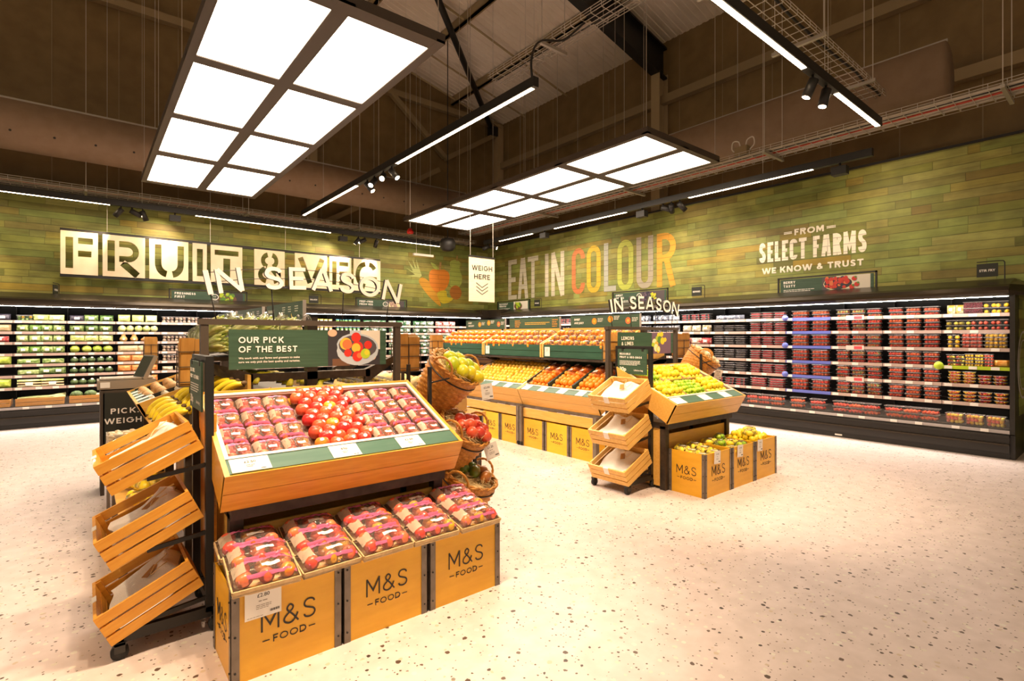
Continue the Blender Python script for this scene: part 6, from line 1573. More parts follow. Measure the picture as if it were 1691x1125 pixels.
heap(lemon, L0, .05, .43, .17, .44, -.070, 6, 4, 'lemon', 'front left tray of lemon table', 'lemons on the lemon table', .030)
heap(lime, L0, .05, .43, .48, .74, -.070, 7, 5, 'lime', 'back left tray of lemon table', 'limes on the lemon table', .024)
heap(lime, L0, .46, .81, .17, .44, -.070, 7, 5, 'lime', 'front middle tray of lemon table', 'limes on the lemon table', .024)
heap(lemon, L0, .46, .81, .48, .74, -.070, 5, 4, 'lemon', 'back middle tray of lemon table', 'lemons on the lemon table', .030)
heap(lemon, L0, .85, 1.22, .17, .44, -.070, 5, 4, 'lemon', 'front right tray of lemon table', 'lemons on the lemon table', .031)
heap(lemon, L0, .85, 1.22, .48, .74, -.070, 5, 4, 'lemon', 'back right tray of lemon table', 'lemons on the lemon table', .031)
# crates before the lemon table
def net_bag(kind, fruit_proto_mat, r, n, seed, prof='lemon', net='clear_film', lab='ticket', wrap=None):
    def f():
        o = bpy.data.objects.new(kind, None); COL.objects.link(o); o.empty_display_size = .05; o['category'] = 'net of fruit'
        rnd = random.Random(seed); am = MB(); am.blob((0, 0, 0), (r, r, r * (1.25 if prof == 'lemon' else .95)), fruit_proto_mat, 10, 7); a = am.build('fruit', o); first = True
        for i in range(n):
            if not first: b_ = bpy.data.objects.new('fruit', a.data); COL.objects.link(b_); b_.parent = o
            else: b_ = a; first = False
            b_.matrix_local = Matrix.Translation(((i % 3 - 1) * r * 1.75 + rnd.uniform(-.2, .2) * r, (i // 3 % 2 - .5) * r * 1.8 + rnd.uniform(-.2, .2) * r, r * .95 + (i // 6) * r * 1.4)) @ Euler((rnd.uniform(0, 3), rnd.uniform(0, 3), 0)).to_matrix().to_4x4()
        h = r * (2 if n <= 6 else 3.3)
        m = MB(); m.blob((0, 0, h * .5), (r * 3.0, r * 2.1, h * .62), net, 14, 8, .06); m.build('net', o)
        if lab:
            m = MB(); m.box(-r * 1.1, -r * .6, 0, r * 1.1, r * .5, .001, lab, M=LM((rnd.uniform(-1, 1) * r, rnd.uniform(-.5, .5) * r, h * 1.06), rnd.uniform(-.8, .8), rnd.uniform(-.3, .3), rnd.uniform(-.3, .3))); m.build('label', o)
        if wrap:
            m = MB(); m.box(-r * 3.0, -r * 2.2, r * .2, -r * 1.3, -r * 1.9, h * .9, wrap); m.box(r * 2.4, -r * 1.8, r * .2, r * 3.0, r * 1.4, h * .8, wrap); m.build('printed_band', o)
        return o
    return Proto(f)
lembag = net_bag('lemon_bag', 'lemon', .030, 6, 1, wrap='banana_tip'); limbag = net_bag('lime_net', 'lime', .025, 8, 2); lembag2 = net_bag('lemon_net', 'lemon', .031, 6, 3)
for j in range(3):
    for i in range(2):
        lembag.put(LM((4.247 + .125 + i * .21, 2.48 + .105 + j * .105, .315 + .02 * j), random.uniform(-.15, .15)) @ Matrix.Rotation(R(12), 4, 'X'), f'bag of lemons with dark printing, {("left", "right")[i]} of {("front", "middle", "back")[j]} row, corner crate', 'lemon bags in the corner crate')
        (limbag if (i + j) % 2 else lembag2).put(LM((4.723 + .12 + i * .20, 2.48 + .075 + j * .115, .32 + .02 * j), random.uniform(-.3, .3)), f'net of limes or lemons, {("left", "right")[i]} of {("front", "middle", "back")[j]} row, middle crate', 'nets in the middle crate')
heap(lemon, LM((5.18, 2.48, .30)) @ Matrix.Rotation(R(10), 4, 'X'), .03, .445, .03, .35, 0, 6, 5, 'lemon', 'right crate before the table', 'lemons in the right crate', .032)
for i in range(2): lembag2.put(LM((5.18 + .16 + .17 * i, 2.62 + .08 * i, .415), .4 * i), f'net of lemons with white label, {("left", "right")[i]} one on the right crate', 'nets on the right crate')

# ------------------------------------------------------------------ oranges island (long side faces -x)
OX = 4.42
BINS = [(3.93, 5.28), (5.29, 6.64), (6.65, 8.0)]
RUN = []
for i, (a, c) in enumerate(BINS):
    nm = ('sloped oak bin of netted oranges beside the bag stand', 'sloped oak bin of yellow grapefruit in the oranges display', 'farthest sloped oak bin of the oranges display')[i]
    t = thing('produce_bin', nm, 'display bin', (OX, c, 0), R(-90)); W = c - a
    S, Ls = end_bin(t, W, .745, 1.105, .76, .10, .205, 'oak_light', nplates=[(.05, .13, ''), (.36, .12, ''), (.70, .13, ''), (1.02, .12, '')])
    m = MB(); m.box(.0, .10, .50, W, .16, .538, 'grey_steel'); m.build('support_rail', t)
    m = MB(); m.box(.05, .062, .385, W - .05, .085, .50, 'oak_light'); m.build('fascia_board', t)
    for x in (-.0, W - .055):
        m = MB(); m.box(x, .03, .055, x + .05, .085, .52, 'grey_steel'); k = m.build('leg', t)
        m = MB(); m.cyl((x + .01, .058, .03), (x + .042, .058, .03), .03, 'rubber', 16); m.box(x + .005, .04, .03, x + .047, .08, .06, 'plastic_dark'); m.build('caster', k)
        m = MB(); m.box(x, .62, .0, x + .05, .68, .90, 'dark_steel'); m.build('rear_leg', t)
    RUN.append(Matrix.Translation((OX, c, 0)) @ Matrix.Rotation(R(-90), 4, 'Z') @ S)
# grapefruit in three cartons, oranges in three green crates
for q in range(3):
    carton(f'open carton of yellow grapefruit, {("left", "middle", "right")[q]} one in the grapefruit bin', RUN[1] @ Matrix.Translation((.035 + q * .43, .155, -.074)), .42, .61, .06)
    heap(grapef, RUN[1], .045 + q * .43, .445 + q * .43, .17, .75, -.068, 5, 7, 'yellow grapefruit', f'{("left", "middle", "right")[q]} carton', 'yellow grapefruit in the bin', .043, lay2=False, jit=.08)
def mk_gcrate():
    o = bpy.data.objects.new('plastic_crate', None); COL.objects.link(o); o.empty_display_size = .05; o['category'] = 'crate'; w, d, h = .415, .60, .11
    for nm, q in (('front_wall', (0, 0, 0, w, .008, h * .55)), ('back_wall', (0, d - .008, 0, w, d, h * 1.7)), ('side_wall', (0, .008, 0, .008, d - .008, h)), ('side_wall', (w - .008, .008, 0, w, d - .008, h)), ('base', (.008, .008, 0, w - .008, d - .008, .006))):
        m = MB(); m.box(*q, 'crate_green'); k = m.build(nm, o)
        if nm == 'back_wall':
            m = MB(); 
            for i in range(5): m.box(.12 + i * .04, d - .010, h * 1.15, .135 + i * .04, d - .0079, h * 1.5, 'rail_grey')
            m.build('vent_slots', k)
    return o
gcr = Proto(mk_gcrate); onet = net_bag('orange_net', 'orange', .034, 8, 5, 'round', 'net_orange', 'ticket')
for q in range(3):
    nm = ('left', 'middle', 'right')[q]
    gcr.put(RUN[0] @ Matrix.Translation((.03 + q * .425, .157, -.074)), f'dark green plastic crate of oranges, {nm} one in the near bin')
    heap(orange, RUN[0], .05 + q * .425, .43 + q * .425, .17, .44, -.064, 5, 4, 'orange', f'{nm} green crate', 'oranges in the green crates', .036)
    for i in range(2):
        for j in range(2): onet.put(RUN[0] @ LM((.135 + q * .425 + i * .19, .50 + j * .13, -.064), random.uniform(-.4, .4)), f'red net of oranges with white label, {("left", "right")[i]} {("front", "back")[j]}, {nm} green crate', 'orange nets in the green crates')
carr2 = mk_fruit('carrot_root', .02, 'carrot', 'pear'); heap(orange, RUN[2], .05, 1.28, .3, .6, -.07, 12, 3, 'orange', 'farthest oranges bin', 'oranges in the farthest bin', .036, lay2=False)
# upper tier: green fronted bins of bagged clementines, sign rail behind
UX = 4.86
clem = net_bag('clementine_bag', 'clementine', .030, 8, 9, 'round', 'net_orange', 'ticket', None); clem3 = net_bag('clementine_bag', 'clementine', .030, 8, 14, 'round', 'clear_film', 'print_leaf', None); clem2 = net_bag('clementine_bag', 'clementine', .030, 8, 10, 'round', 'clear_film', 'ticket', None)
for i, (a, c) in enumerate(BINS):
    t = thing('produce_bin', ('nearest green-fronted upper bin of bagged clementines', 'middle green-fronted upper bin of bagged clementines', 'farthest green-fronted upper bin of bagged clementines')[i], 'display bin', (UX, c, 0), R(-90)); W = c - a
    m = MB(); m.box(.035, 0, 1.160, W - .035, .014, 1.242, 'green_deep'); m.box(.035, 0, 1.247, W - .035, .014, 1.330, 'green_deep'); m.build('front_panel', t)
    for x in (.004, W - .032):
        m = MB(); m.prism([(-.002, 1.155), (-.002, 1.345), (.40, 1.53), (.40, 1.155)], x, x + .028, 'pine_pale'); m.build('side_panel', t)
    m = MB(); m.box(.03, .38, 1.155, W - .03, .40, 1.56, 'oak_light'); m.build('back_panel', t)
    m = MB(); m.prism([(.014, 1.26), (.014, 1.28), (.38, 1.46), (.38, 1.44)], .032, W - .032, 'shelf_metal'); m.build('sloping_floor', t)
    m = MB(); m.box(0, -.02, 1.125, W, .42, 1.155, 'dark_steel'); m.build('shelf_beam', t)
    for x in (.02, W - .06):
        m = MB(); m.bar((x + .02, .72, .95), (x + .02, .10, 1.12), .04, .04, 'dark_steel'); m.build('bracket', t)
    m = MB(); m.box(.06, -.003, 1.175, .16, -.001, 1.30, 'ticket'); lorem(m, .09, 1.27, .04, .008, 'ink_soft', XZ(0, -.0035, 0), 3, z=0); m.build('price_card', t)
    for j in range(3):
        for k in range(8):
            M = Matrix.Translation((UX, c, 0)) @ Matrix.Rotation(R(-90), 4, 'Z') @ LM((.11 + (W - .22) * k / 7, .075 + j * .115, 1.285 + j * .068), random.uniform(-.6, .6) + .5)
            (clem if (i == 2 or (i == 1 and k < 2)) else (clem2, clem3, clem, clem2)[(k * 3 + j) % 4]).put(M, f'bag of clementines, {ORD[k]} from left in {("front", "middle", "back")[j]} row, {("nearest", "middle", "farthest")[i]} upper bin', 'bags of clementines')
SX = 5.30
def rail_board(label, M, w, h, kind):
    o = M.translation.copy(); t = thing('header_board', label, 'sign', tuple(o)); I = Matrix.Translation(-o) @ M
    m = MB(); m.box(0, 0, -.008, w, h, .008, 'green_board', M=I); m.build('panel', t)
    m = MB(); m.box(w - .006, -.02, -.012, w + .004, h + .004, .012, 'rail_grey', M=I); m.build('edge_strip', t)
    m = MB(); lay = .0086
    if kind == 'citrus':
        text(m, 'SWEET', .07, h * .62, .026, 'lettering_white', I, off=.03, z=lay); text(m, 'AND JUICY', .07, h * .32, .026, 'lettering_white', I, off=.03, z=lay)
        for x, y, mt in ((.43, .52, 'print_orange'), (.70, .66, 'print_orange'), (.98, .50, 'print_coral')):
            m.disc((x * w / 1.16, h * y, lay), .043, mt, 18, M=I); m.disc((x * w / 1.16, h * y, lay + .0004), .018, 'print_gold', 12, M=I); lorem(m, x * w / 1.16 + .06, h * y + .03, .09, .010, 'lettering_white', I, 3, z=lay)
    elif kind == 'banana':
        text(m, 'BANANAS', .06, h * .55, .030, 'lettering_white', I, off=.03, z=lay)
        for x, a in ((.45, .0), (.62, .5), (.80, -.2)):
            pts = [(x + .04 * math.cos(a + q) , h * .52 + .055 * math.sin(a + q)) for q in (-2.6, -2.2, -1.8, -1.4, -1.0)]; stroke(m, pts, .010, .001, 'print_yellow', I, z=lay); lorem(m, x + .05, h * .75, .09, .010, 'lettering_white', I, 3, z=lay)
    else:
        lorem(m, w * .33, h * .52, w * .48, .012, 'print_gold', I, 2, z=lay); lorem(m, w * .12, h * .72, w * .12, .016, 'print_orange', I, 4, z=lay); lorem(m, w * .86, h * .72, w * .10, .016, 'print_orange', I, 4, z=lay)
    m.build('lettering', t, recalc=False)
rail_board('green header board reading sweet and juicy, nearest over the clementines', YZ(SX, 5.15, 1.565), 1.19, .16, 'citrus')
rail_board('green header board with gold small print, middle one over the clementines', YZ(SX, 6.52, 1.565), 1.155, .16, 'print')
rail_board('green header board reading sweet and juicy, farthest over the clementines', YZ(SX, 7.76, 1.565), 1.13, .16, 'citrus')
t = thing('island_frame', 'dark steel spine frame of the oranges island', 'display frame', (SX + .06, 6.0, 0))
for y in (3.95, 5.28, 6.64, 8.0):
    m = MB(); m.box(SX + .02, y - .03, 0, SX + .08, y + .03, 1.56, 'dark_steel'); m.build('post', t, world=True)
m = MB(); m.box(SX + .02, 3.92, 1.54, SX + .06, 8.05, 1.565, 'dark_steel'); m.build('top_rail', t, world=True)
m = MB(); m.box(UX - .03, 3.93, 1.09, SX + .5, 3.97, 1.15, 'dark_steel'); m.build('end_beam', t, world=True)
m = MB(); m.box(UX, 3.91, .0, UX + .045, 3.955, 1.12, 'grey_steel'); m.build('end_post', t, world=True)
m = MB(); m.prism([(SX + .1, .95), (SX + .1, 1.09), (SX + .5, 1.2), (SX + .5, 1.12)], 3.93, 3.97, 'dark_steel', 'y'); m.build('end_bracket', t, world=True)
# far side of the island
t = thing('produce_bin', 'far side upper bin of the oranges island, seen past the lemons banner', 'display bin', (5.75, 4.2, 1.16))
m = MB(); m.prism([(5.36, 1.16), (5.36, 1.52), (5.80, 1.345), (5.80, 1.16)], 3.96, 3.99, 'pine_pale', 'y'); m.build('side_panel', t, world=True)
m = MB(); m.box(5.80, 3.96, 1.16, 5.815, 8.0, 1.335, 'green_deep'); m.build('front_panel', t, world=True)
m = MB(); m.box(5.36, 3.99, 1.13, 5.80, 8.0, 1.16, 'dark_steel'); m.build('shelf_beam', t, world=True)
t = thing('produce_bin', 'low far side bin of the oranges island, behind the lemon table', 'display bin', (5.9, 4.2, .75))
m = MB(); m.prism([(5.40, .70), (5.40, 1.06), (6.15, .76), (6.05, .55)], 3.94, 3.97, 'oak_light', 'y'); m.build('side_panel', t, world=True)
m = MB(); m.prism([(6.13, .76), (6.15, .76), (6.05, .55), (6.03, .55)], 3.97, 8.0, 'oak_light', 'y'); m.build('front_panel', t, world=True)
m = MB(); m.prism([(5.42, .90), (5.42, .92), (6.10, .68), (6.10, .66)], 3.97, 8.0, 'shelf_metal', 'y'); m.build('bin_floor', t, world=True)
for j in range(3):
    for i in range(6): lembag2.put(LM((5.55 + j * .17, 4.08 + i * .19, .92 - j * .062), random.uniform(-.5, .5)), f'net of fruit, {ORD[i]} from near end in {("top", "middle", "low")[j]} row, far side low bin')

# ------------------------------------------------------------------ paper bag holders
def paper_holder(label, loc, rz, nst=2, w=.21, stand=False):
    """wire rack with bundles of brown paper bags"""
    t = thing('paper_bag_rack', label, 'bag rack', loc, rz); m = MB()
    for z in (.03, .13, .23):
        for a, c in (((0, -.01), (w, -.01)), ((w, -.01), (w, .09)), ((w, .09), (0, .09)), ((0, .09), (0, -.01))): m.bar((a[0], a[1], z), (c[0], c[1], z), .006, .006, 'frame_brown')
    for x in (0, w * .5, w):
        for y in (-.01, .09): m.bar((x, y, 0), (x, y, .235), .006, .006, 'frame_brown')
    m.bar((0, -.01, 0), (w, -.01, 0), .006, .006, 'frame_brown'); m.bar((0, .09, 0), (w, .09, 0), .006, .006, 'frame_brown'); m.box(0, -.01, -.003, w, .09, .002, 'frame_brown'); m.build('wire_frame', t)
    m = MB(); m.box(w * .5 - .012, .092, -(loc[2]), w * .5 + .012, .112, .24, 'frame_brown'); m.build('post', t)
    for i in range(nst):
        rnd = random.Random(i + int(loc[0] * 50)); x0 = .008 + i * (w - .01) / nst; x1 = x0 + (w - .016) / nst
        b_ = thing('paper_bag_bundle', f'brown paper bags, {("left", "right", "third")[i]} bundle in {label}', 'paper bags', (0, 0, 0)); b_.matrix_world = LM(loc, rz) @ Matrix.Translation((x0, 0, .004))
        for k in range(7):
            m = MB(); y = .002 + k * .0115; h = .30 + rnd.uniform(-.015, .02); q = rnd.uniform(-.006, .006)
            m.add([(0, y, 0), (x1 - x0, y, 0), (x1 - x0, y + .009, 0), (0, y + .009, 0), (q, y - .004, h), (x1 - x0 + q, y - .004, h), (x1 - x0 + q, y + .007, h), (q, y + .007, h), ((x1 - x0) / 2, y - .003, h * .5)],
                  [(0, 3, 2, 1), (4, 5, 6, 7), (0, 1, 8), (1, 5, 8), (5, 4, 8), (4, 0, 8), (1, 2, 6, 5), (2, 3, 7, 6), (3, 0, 4, 7)], 'kraft_pale' if (k + i) % 5 == 3 and k else 'kraft'); m.build('paper_bag', b_)
paper_holder('the wire rack left of the our pick banner', (.47, 4.02, 1.115), 0, 2, .17)
paper_holder('the wire rack right of the our pick banner', (2.02, 4.0, 1.145), 0, 2, .225)
paper_holder('the wire rack at the near end of the clementines', (4.55, 3.86, 1.155), R(-12), 2, .30)
paper_holder('the wire rack right of the lemons and limes banner', (5.93, 3.86, 1.165), 0, 2, .30)
paper_holder('the small far wire rack before the carrot bay', (.53, 7.5, 1.115), 0, 1, .14, True)
paper_holder('the small far wire rack right of the apple banner', (3.9, 6.6, 1.145), 0, 1, .20, True)

# ------------------------------------------------------------------ banana island behind the apple table
def mk_bananas(mat, seed):
    def f():
        o = bpy.data.objects.new('banana_bunch', None); COL.objects.link(o); o.empty_display_size = .05; o['category'] = 'bananas'; rnd = random.Random(seed)
        for i in range(5):
            m = MB(); a = (i - 2) * .16; pts = []; rr = []
            for k in range(9):
                q = k / 8; th = -.35 + q * 1.25
                x = -.16 * math.sin(th) * 1.0 ; z = .16 * math.cos(th) - .10
                pts.append((x * math.cos(a) - .012 * i * 0, x * math.sin(a) + (i - 2) * .017 * (1 - .4 * q), z + rnd.uniform(-.001, .001))); rr.append([.008, .014, .0185, .020, .020, .0195, .018, .013, .006][k])
            m.tube(pts, rr, mat, 8); k = m.build('banana', o)
            m = MB(); m.tube([pts[-1], (Vector(pts[-1]) + (Vector(pts[-1]) - Vector(pts[-2])) * .35)], [.006, .004], 'banana_tip', 6); m.build('tip', k)
        m = MB(); m.blob((.055, 0, .055), (.016, .04, .016), 'banana_tip', 8, 5); m.build('crown', o)
        return o
    return Proto(f)
ban = mk_bananas('banana', 1); bang = mk_bananas('banana_green', 2)
# left hand bins (front lip at x = .28)
def left_bin(label, y0, y1, lx=.28, zl=.957, zt=1.18, xt=.90):
    t = thing('produce_bin', label, 'display bin', (lx, y0, .8))
    m = MB(); m.prism([(lx, zl), (lx + .02, zl), (lx + .09, zl - .14), (lx + .07, zl - .14)], y0, y1, 'oak_light', 'y'); m.build('front_panel', t, world=True)
    for y in (y0, y1 - .02):
        m = MB(); m.prism([(lx + .002, zl), (xt, zt), (xt, zt - .15), (lx + .07, zl - .14)], y, y + .02, 'oak_light', 'y'); m.build('side_panel', t, world=True)
    m = MB(); m.prism([(lx + .06, zl - .10), (lx + .06, zl - .085), (xt, zt - .105), (xt, zt - .12)], y0 + .02, y1 - .02, 'shelf_metal', 'y'); m.build('bin_floor', t, world=True)
    m = MB(); m.prism([(lx + .02, zl - .008), (lx + .12, zl + .030), (lx + .12, zl + .024), (lx + .02, zl - .014)], y0 + .02, y1 - .02, 'green_plate', 'y'); m.build('price_plate', t, world=True)
    for k in range(5):
        yy = y0 + .06 + k * (y1 - y0 - .1) / 5
        m = MB(); m.prism([(lx + .022, zl - .006), (lx + .118, zl + .031), (lx + .118, zl + .0335), (lx + .022, zl - .004)], yy, yy + .09, 'ticket', 'y'); m.build('price_ticket', t, world=True)
    m = MB(); m.box(lx + .12, y0 + .02, 0, lx + .17, y0 + .07, zl - .09, 'dark_steel'); m.build('leg', t, world=True); m = MB(); m.box(lx + .12, y1 - .07, 0, lx + .17, y1 - .02, zl - .09, 'dark_steel'); m.build('leg', t, world=True)
    m = MB(); m.box(lx + .19, y0, .1, lx + .205, y1, zl - .15, 'oak_light'); m.build('front_board', t, world=True)
left_bin('oak bin of ripe bananas on the left side of the banana island', 3.56, 4.60, .33, .86, 1.12, .92)
left_bin('oak bin of boxed vegetables behind the banana bin', 4.61, 5.75)
for j in range(3):
    for i in range(5):
        if j == 2 and i > 3: continue
        x = .45 + j * .155; y = 3.72 + i * .19; z = .775 + (x - .40) * .46 + .135
        ban.put(LM((x, y, z), random.uniform(-.35, .35) - .25) @ Matrix.Rotation(R(-18), 4, 'Y'), f'bunch of bananas, {ORD[i]} from near end in {("front", "middle", "back")[j]} row, banana bin', 'banana bunches in the left bin')
# yellow film bag of bananas glimpsed below
bagged = net_bag('banana_bag', 'banana', .034, 6, 12, 'lemon', 'clear_film', 'print_yellow')
for i in range(4): bagged.put(LM((.28 + .05 * (i % 2), 3.75 + .22 * i, .47 + .02 * (i % 2)), .3 * i), f'clear bag of bananas, {ORD[i]} from near end on the low shelf behind the bag stand')
t = thing('low_shelf', 'low wooden shelf of bagged bananas behind the slatted stand', 'shelf', (.4, 4.0, .44)); m = MB(); m.box(.14, 3.60, .43, .50, 4.6, .45, 'oak_light'); m.build('board', t, world=True); m = MB(); m.box(.14, 3.60, 0, .18, 3.64, .43, 'grey_steel'); m.build('leg', t, world=True); m = MB(); m.box(.14, 4.56, 0, .18, 4.6, .43, 'grey_steel'); m.build('leg', t, world=True)
# small black and brown boxes in the next bin
pot_ = mk_fruit('sweet_potato', .038, 'potato', 'oval'); gar = mk_fruit('garlic_bulb', .026, 'garlic', 'pom')
for i in range(3):
    S5 = Matrix.Translation((.36, 4.66 + i * .36, .905)) @ Matrix.Rotation(R(-19), 4, 'Y')
    carton(f'shallow dark carton of vegetables, {ORD[i]} from the banana bin', S5, .50, .34, .05, 'plastic_dark' if i != 1 else 'cardboard')
    pr, nm = ((gar, 'garlic bulb'), (pot_, 'sweet potato'), (pot_, 'sweet potato'))[i]
    for a in range(5):
        for c in range(3): pr.put(S5 @ Matrix.Translation((.05 + a * .095, .07 + c * .10, .045)) @ rot(), f'{nm}, {ORD[a]} from the lip in {ORD[c]} row, {ORD[i]} dark carton')
# upper tier: bagged celery and romaine hearts on a shelf
t = thing('shelf_tier', 'dark steel upper shelf of the banana island behind the apple banner', 'display shelf', (1.34, 4.2, 1.16))
m = MB(); m.box(.62, 4.18, 1.27, 1.32, 5.15, 1.30, 'dark_steel'); m.box(.98, 5.15, 1.27, 1.32, 7.6, 1.30, 'dark_steel'); m.build('shelf_plate', t, world=True)
m = MB(); m.box(.60, 4.18, 1.30, .62, 5.15, 1.36, 'clear_plastic'); m.build('front_lip', t, world=True)
m = MB(); m.box(.92, 4.16, 1.11, 1.86, 4.22, 1.17, 'dark_steel'); m.build('end_beam', t, world=True)
m = MB(); m.box(1.34, 4.16, 0, 1.42, 4.24, 1.60, 'dark_steel'); m.build('post', t, world=True)
m = MB(); m.box(1.34, 7.5, 0, 1.42, 7.58, 1.60, 'dark_steel'); m.build('post', t, world=True)
for x0, x1 in ((.95, .62), (1.82, 2.08)):
    m = MB(); m.prism([(x0, 1.05), (x0, 1.17), (x1, 1.28), (x1, 1.22)], 4.16, 4.21, 'dark_steel', 'y'); m.build('bracket', t, world=True)
    m = MB(); m.prism([(x0, 1.03), (x0, 1.15), (x1, 1.24), (x1, 1.17)], 4.9, 4.94, 'dark_steel', 'y'); m.build('bracket', t, world=True)
def mk_heart():
    o = bpy.data.objects.new('salad_heart_bag', None); COL.objects.link(o); o.empty_display_size = .05; o['category'] = 'bagged salad'; rnd = random.Random(5)
    m = MB()
    for i in range(14):
        a = i * 2.4; r_ = .030 * (i / 14) ** .5 + .006
        m.tube([(r_ * .5 * math.cos(a), r_ * .5 * math.sin(a), 0), (r_ * math.cos(a), r_ * math.sin(a), .10), (r_ * 1.5 * math.cos(a), r_ * 1.5 * math.sin(a), .19), (r_ * 1.8 * math.cos(a + .2), r_ * 1.8 * math.sin(a + .2), .24)], [.014, .016, .018, .006], rnd.choice(['leaf_pale', 'leaf_lime', 'leaf_pale']), 6)
    m.build('leaves', o)
    m = MB(); m.lathe([(.04, -.01), (.058, .03), (.064, .12), (.058, .20), (.03, .255), (.014, .27), (.030, .30), (.045, .33)], 14, 'clear_plastic'); m.build('film_bag', o)
    return o
heart = Proto(mk_heart)
for k in range(2):
    for j in range(4):
        for i in range(((4, 4, 6, 7), (4, 4, 6, 7))[k][j]):
            x = .69 + j * .155; y = 4.25 + i * .16; z = 1.335 + k * .075
            heart.put(LM((x - .06, y, z + .03), random.uniform(-.35, .35) - R(50)) @ Matrix.Rotation(R(78 - 14 * k), 4, 'Y'), f'bagged salad heart, {ORD[i]} from near end, {ORD[j]} row, {("lower", "upper")[k]} layer of the island shelf', 'bagged salad hearts')
rail_board('green banana header board nearest the camera over the salad hearts', YZ(1.33, 5.27, 1.57), 1.07, .16, 'banana')
rail_board('green banana header board second along over the salad hearts', YZ(1.33, 6.49, 1.57), 1.07, .16, 'banana')
rail_board('green banana header board third along over the salad hearts', YZ(1.33, 7.62, 1.57), 1.05, .16, 'banana')
# middle: green bananas in the shade under the shelf
t = thing('produce_bin', 'shaded bin of greenish bananas under the island shelf', 'display bin', (1.2, 4.3, 1.0))
m = MB(); m.prism([(.92, 1.00), (.92, 1.03), (1.74, .92), (1.74, .89)], 4.10, 6.5, 'shelf_metal', 'y'); m.build('bin_floor', t, world=True)
m = MB(); m.box(.895, 4.08, .95, .918, 6.5, 1.17, 'oak_light'); m.build('divider', t, world=True)
m = MB(); m.box(1.74, 4.08, .80, 1.76, 6.5, .98, 'oak_light'); m.build('front_panel', t, world=True); m = MB(); m.box(.92, 4.08, 0, 1.74, 4.10, .93, 'oak_light'); m.build('end_panel', t, world=True)
for j in range(3):
    for i in range(4): bang.put(LM((1.04 + j * .22, 4.24 + i * .2, 1.10 - j * .03), R(60) + random.uniform(-.3, .3)), f'bunch of greenish bananas, {ORD[i]} from near end, {("left", "middle", "right")[j]} row under the shelf', 'greenish banana bunches')
# right hand side: packs of corn, cartons of melons
t = thing('produce_bin', 'right hand bin of the banana island with packs and melon cartons', 'display bin', (2.0, 5.0, .8))
m = MB(); m.prism([(1.78, .98), (1.78, 1.0), (2.62, .80), (2.62, .78)], 4.12, 7.0, 'shelf_metal', 'y'); m.build('bin_floor', t, world=True)
m = MB(); m.prism([(2.62, .86), (2.64, .86), (2.56, .66), (2.54, .66)], 4.12, 7.0, 'oak_light', 'y'); m.build('front_panel', t, world=True)
m = MB(); m.box(1.78, 4.12, 0, 2.56, 4.14, .79, 'oak_light'); m.build('end_panel', t, world=True)
corn = mk_punnet('corn_pack', .13, .10, .055, ['cut_pineapple', 'garlic'], .018, 'corn_cobs')
for l in range(2):
    for i in range(5):
        for j in range(3): corn.put(LM((1.86 + .14 * j, 4.24 + i * .13, 1.015 - j * .033 + l * .057)) @ Matrix.Rotation(R(13), 4, 'Y'), f'yellow corn pack, {ORD[i]} from near end, {("left", "middle", "right")[j]} column, {("lower", "upper")[l]} layer, right bin', 'corn packs in the right bin')
S6 = Matrix.Translation((2.30, 4.20, .905)) @ Matrix.Rotation(R(13), 4, 'Y')
carton('printed cardboard carton of pale melons right of the apple banner', S6, .36, .52, .13); carton('second cardboard carton of melons behind the first', Matrix.Translation((2.30, 4.78, .905)) @ Matrix.Rotation(R(13), 4, 'Y'), .36, .52, .13)
for i in range(5):
    for j in range(2): melon.put(Matrix.Translation((2.39 + j * .17, 4.30 + i * .17 + .04 * (i > 2), 1.00 - j * .04)) @ rot(), f'pale yellow melon, {ORD[i]} from near end, {("left", "right")[j]} row of the melon cartons', 'melons in the cartons')
t = thing('cardboard_box', 'open cardboard box with raised flaps behind the wicker baskets', 'box', (3.05, 5.0, .6))
m = MB(); m.box(2.80, 4.75, .62, 3.25, 5.2, .86, 'cardboard'); m.build('body', t, world=True)
for q in (((2.80, 4.75, .86), (2.80, 5.2, .86), (2.66, 5.2, 1.03), (2.66, 4.75, 1.03)), ((3.25, 4.75, .86), (3.25, 5.2, .86), (3.40, 5.2, 1.02), (3.40, 4.75, 1.02))):
    m = MB(); n_ = Vector((0, 0, .004)); m.hexa([Vector(p) for p in q], [Vector(p) + n_ for p in q], 'cardboard'); m.build('flap', t, world=True)
t = thing('low_table', 'low plywood table under the cardboard box', 'table', (3.0, 5.0, 0)); m = MB(); m.box(2.75, 4.6, .58, 3.4, 6.6, .62, 'oak_light'); m.build('top', t, world=True)
for x, y in ((2.78, 4.64), (3.33, 4.64), (2.78, 6.52), (3.33, 6.52)): m = MB(); m.box(x, y, 0, x + .04, y + .04, .58, 'dark_steel'); m.build('leg', t, world=True)

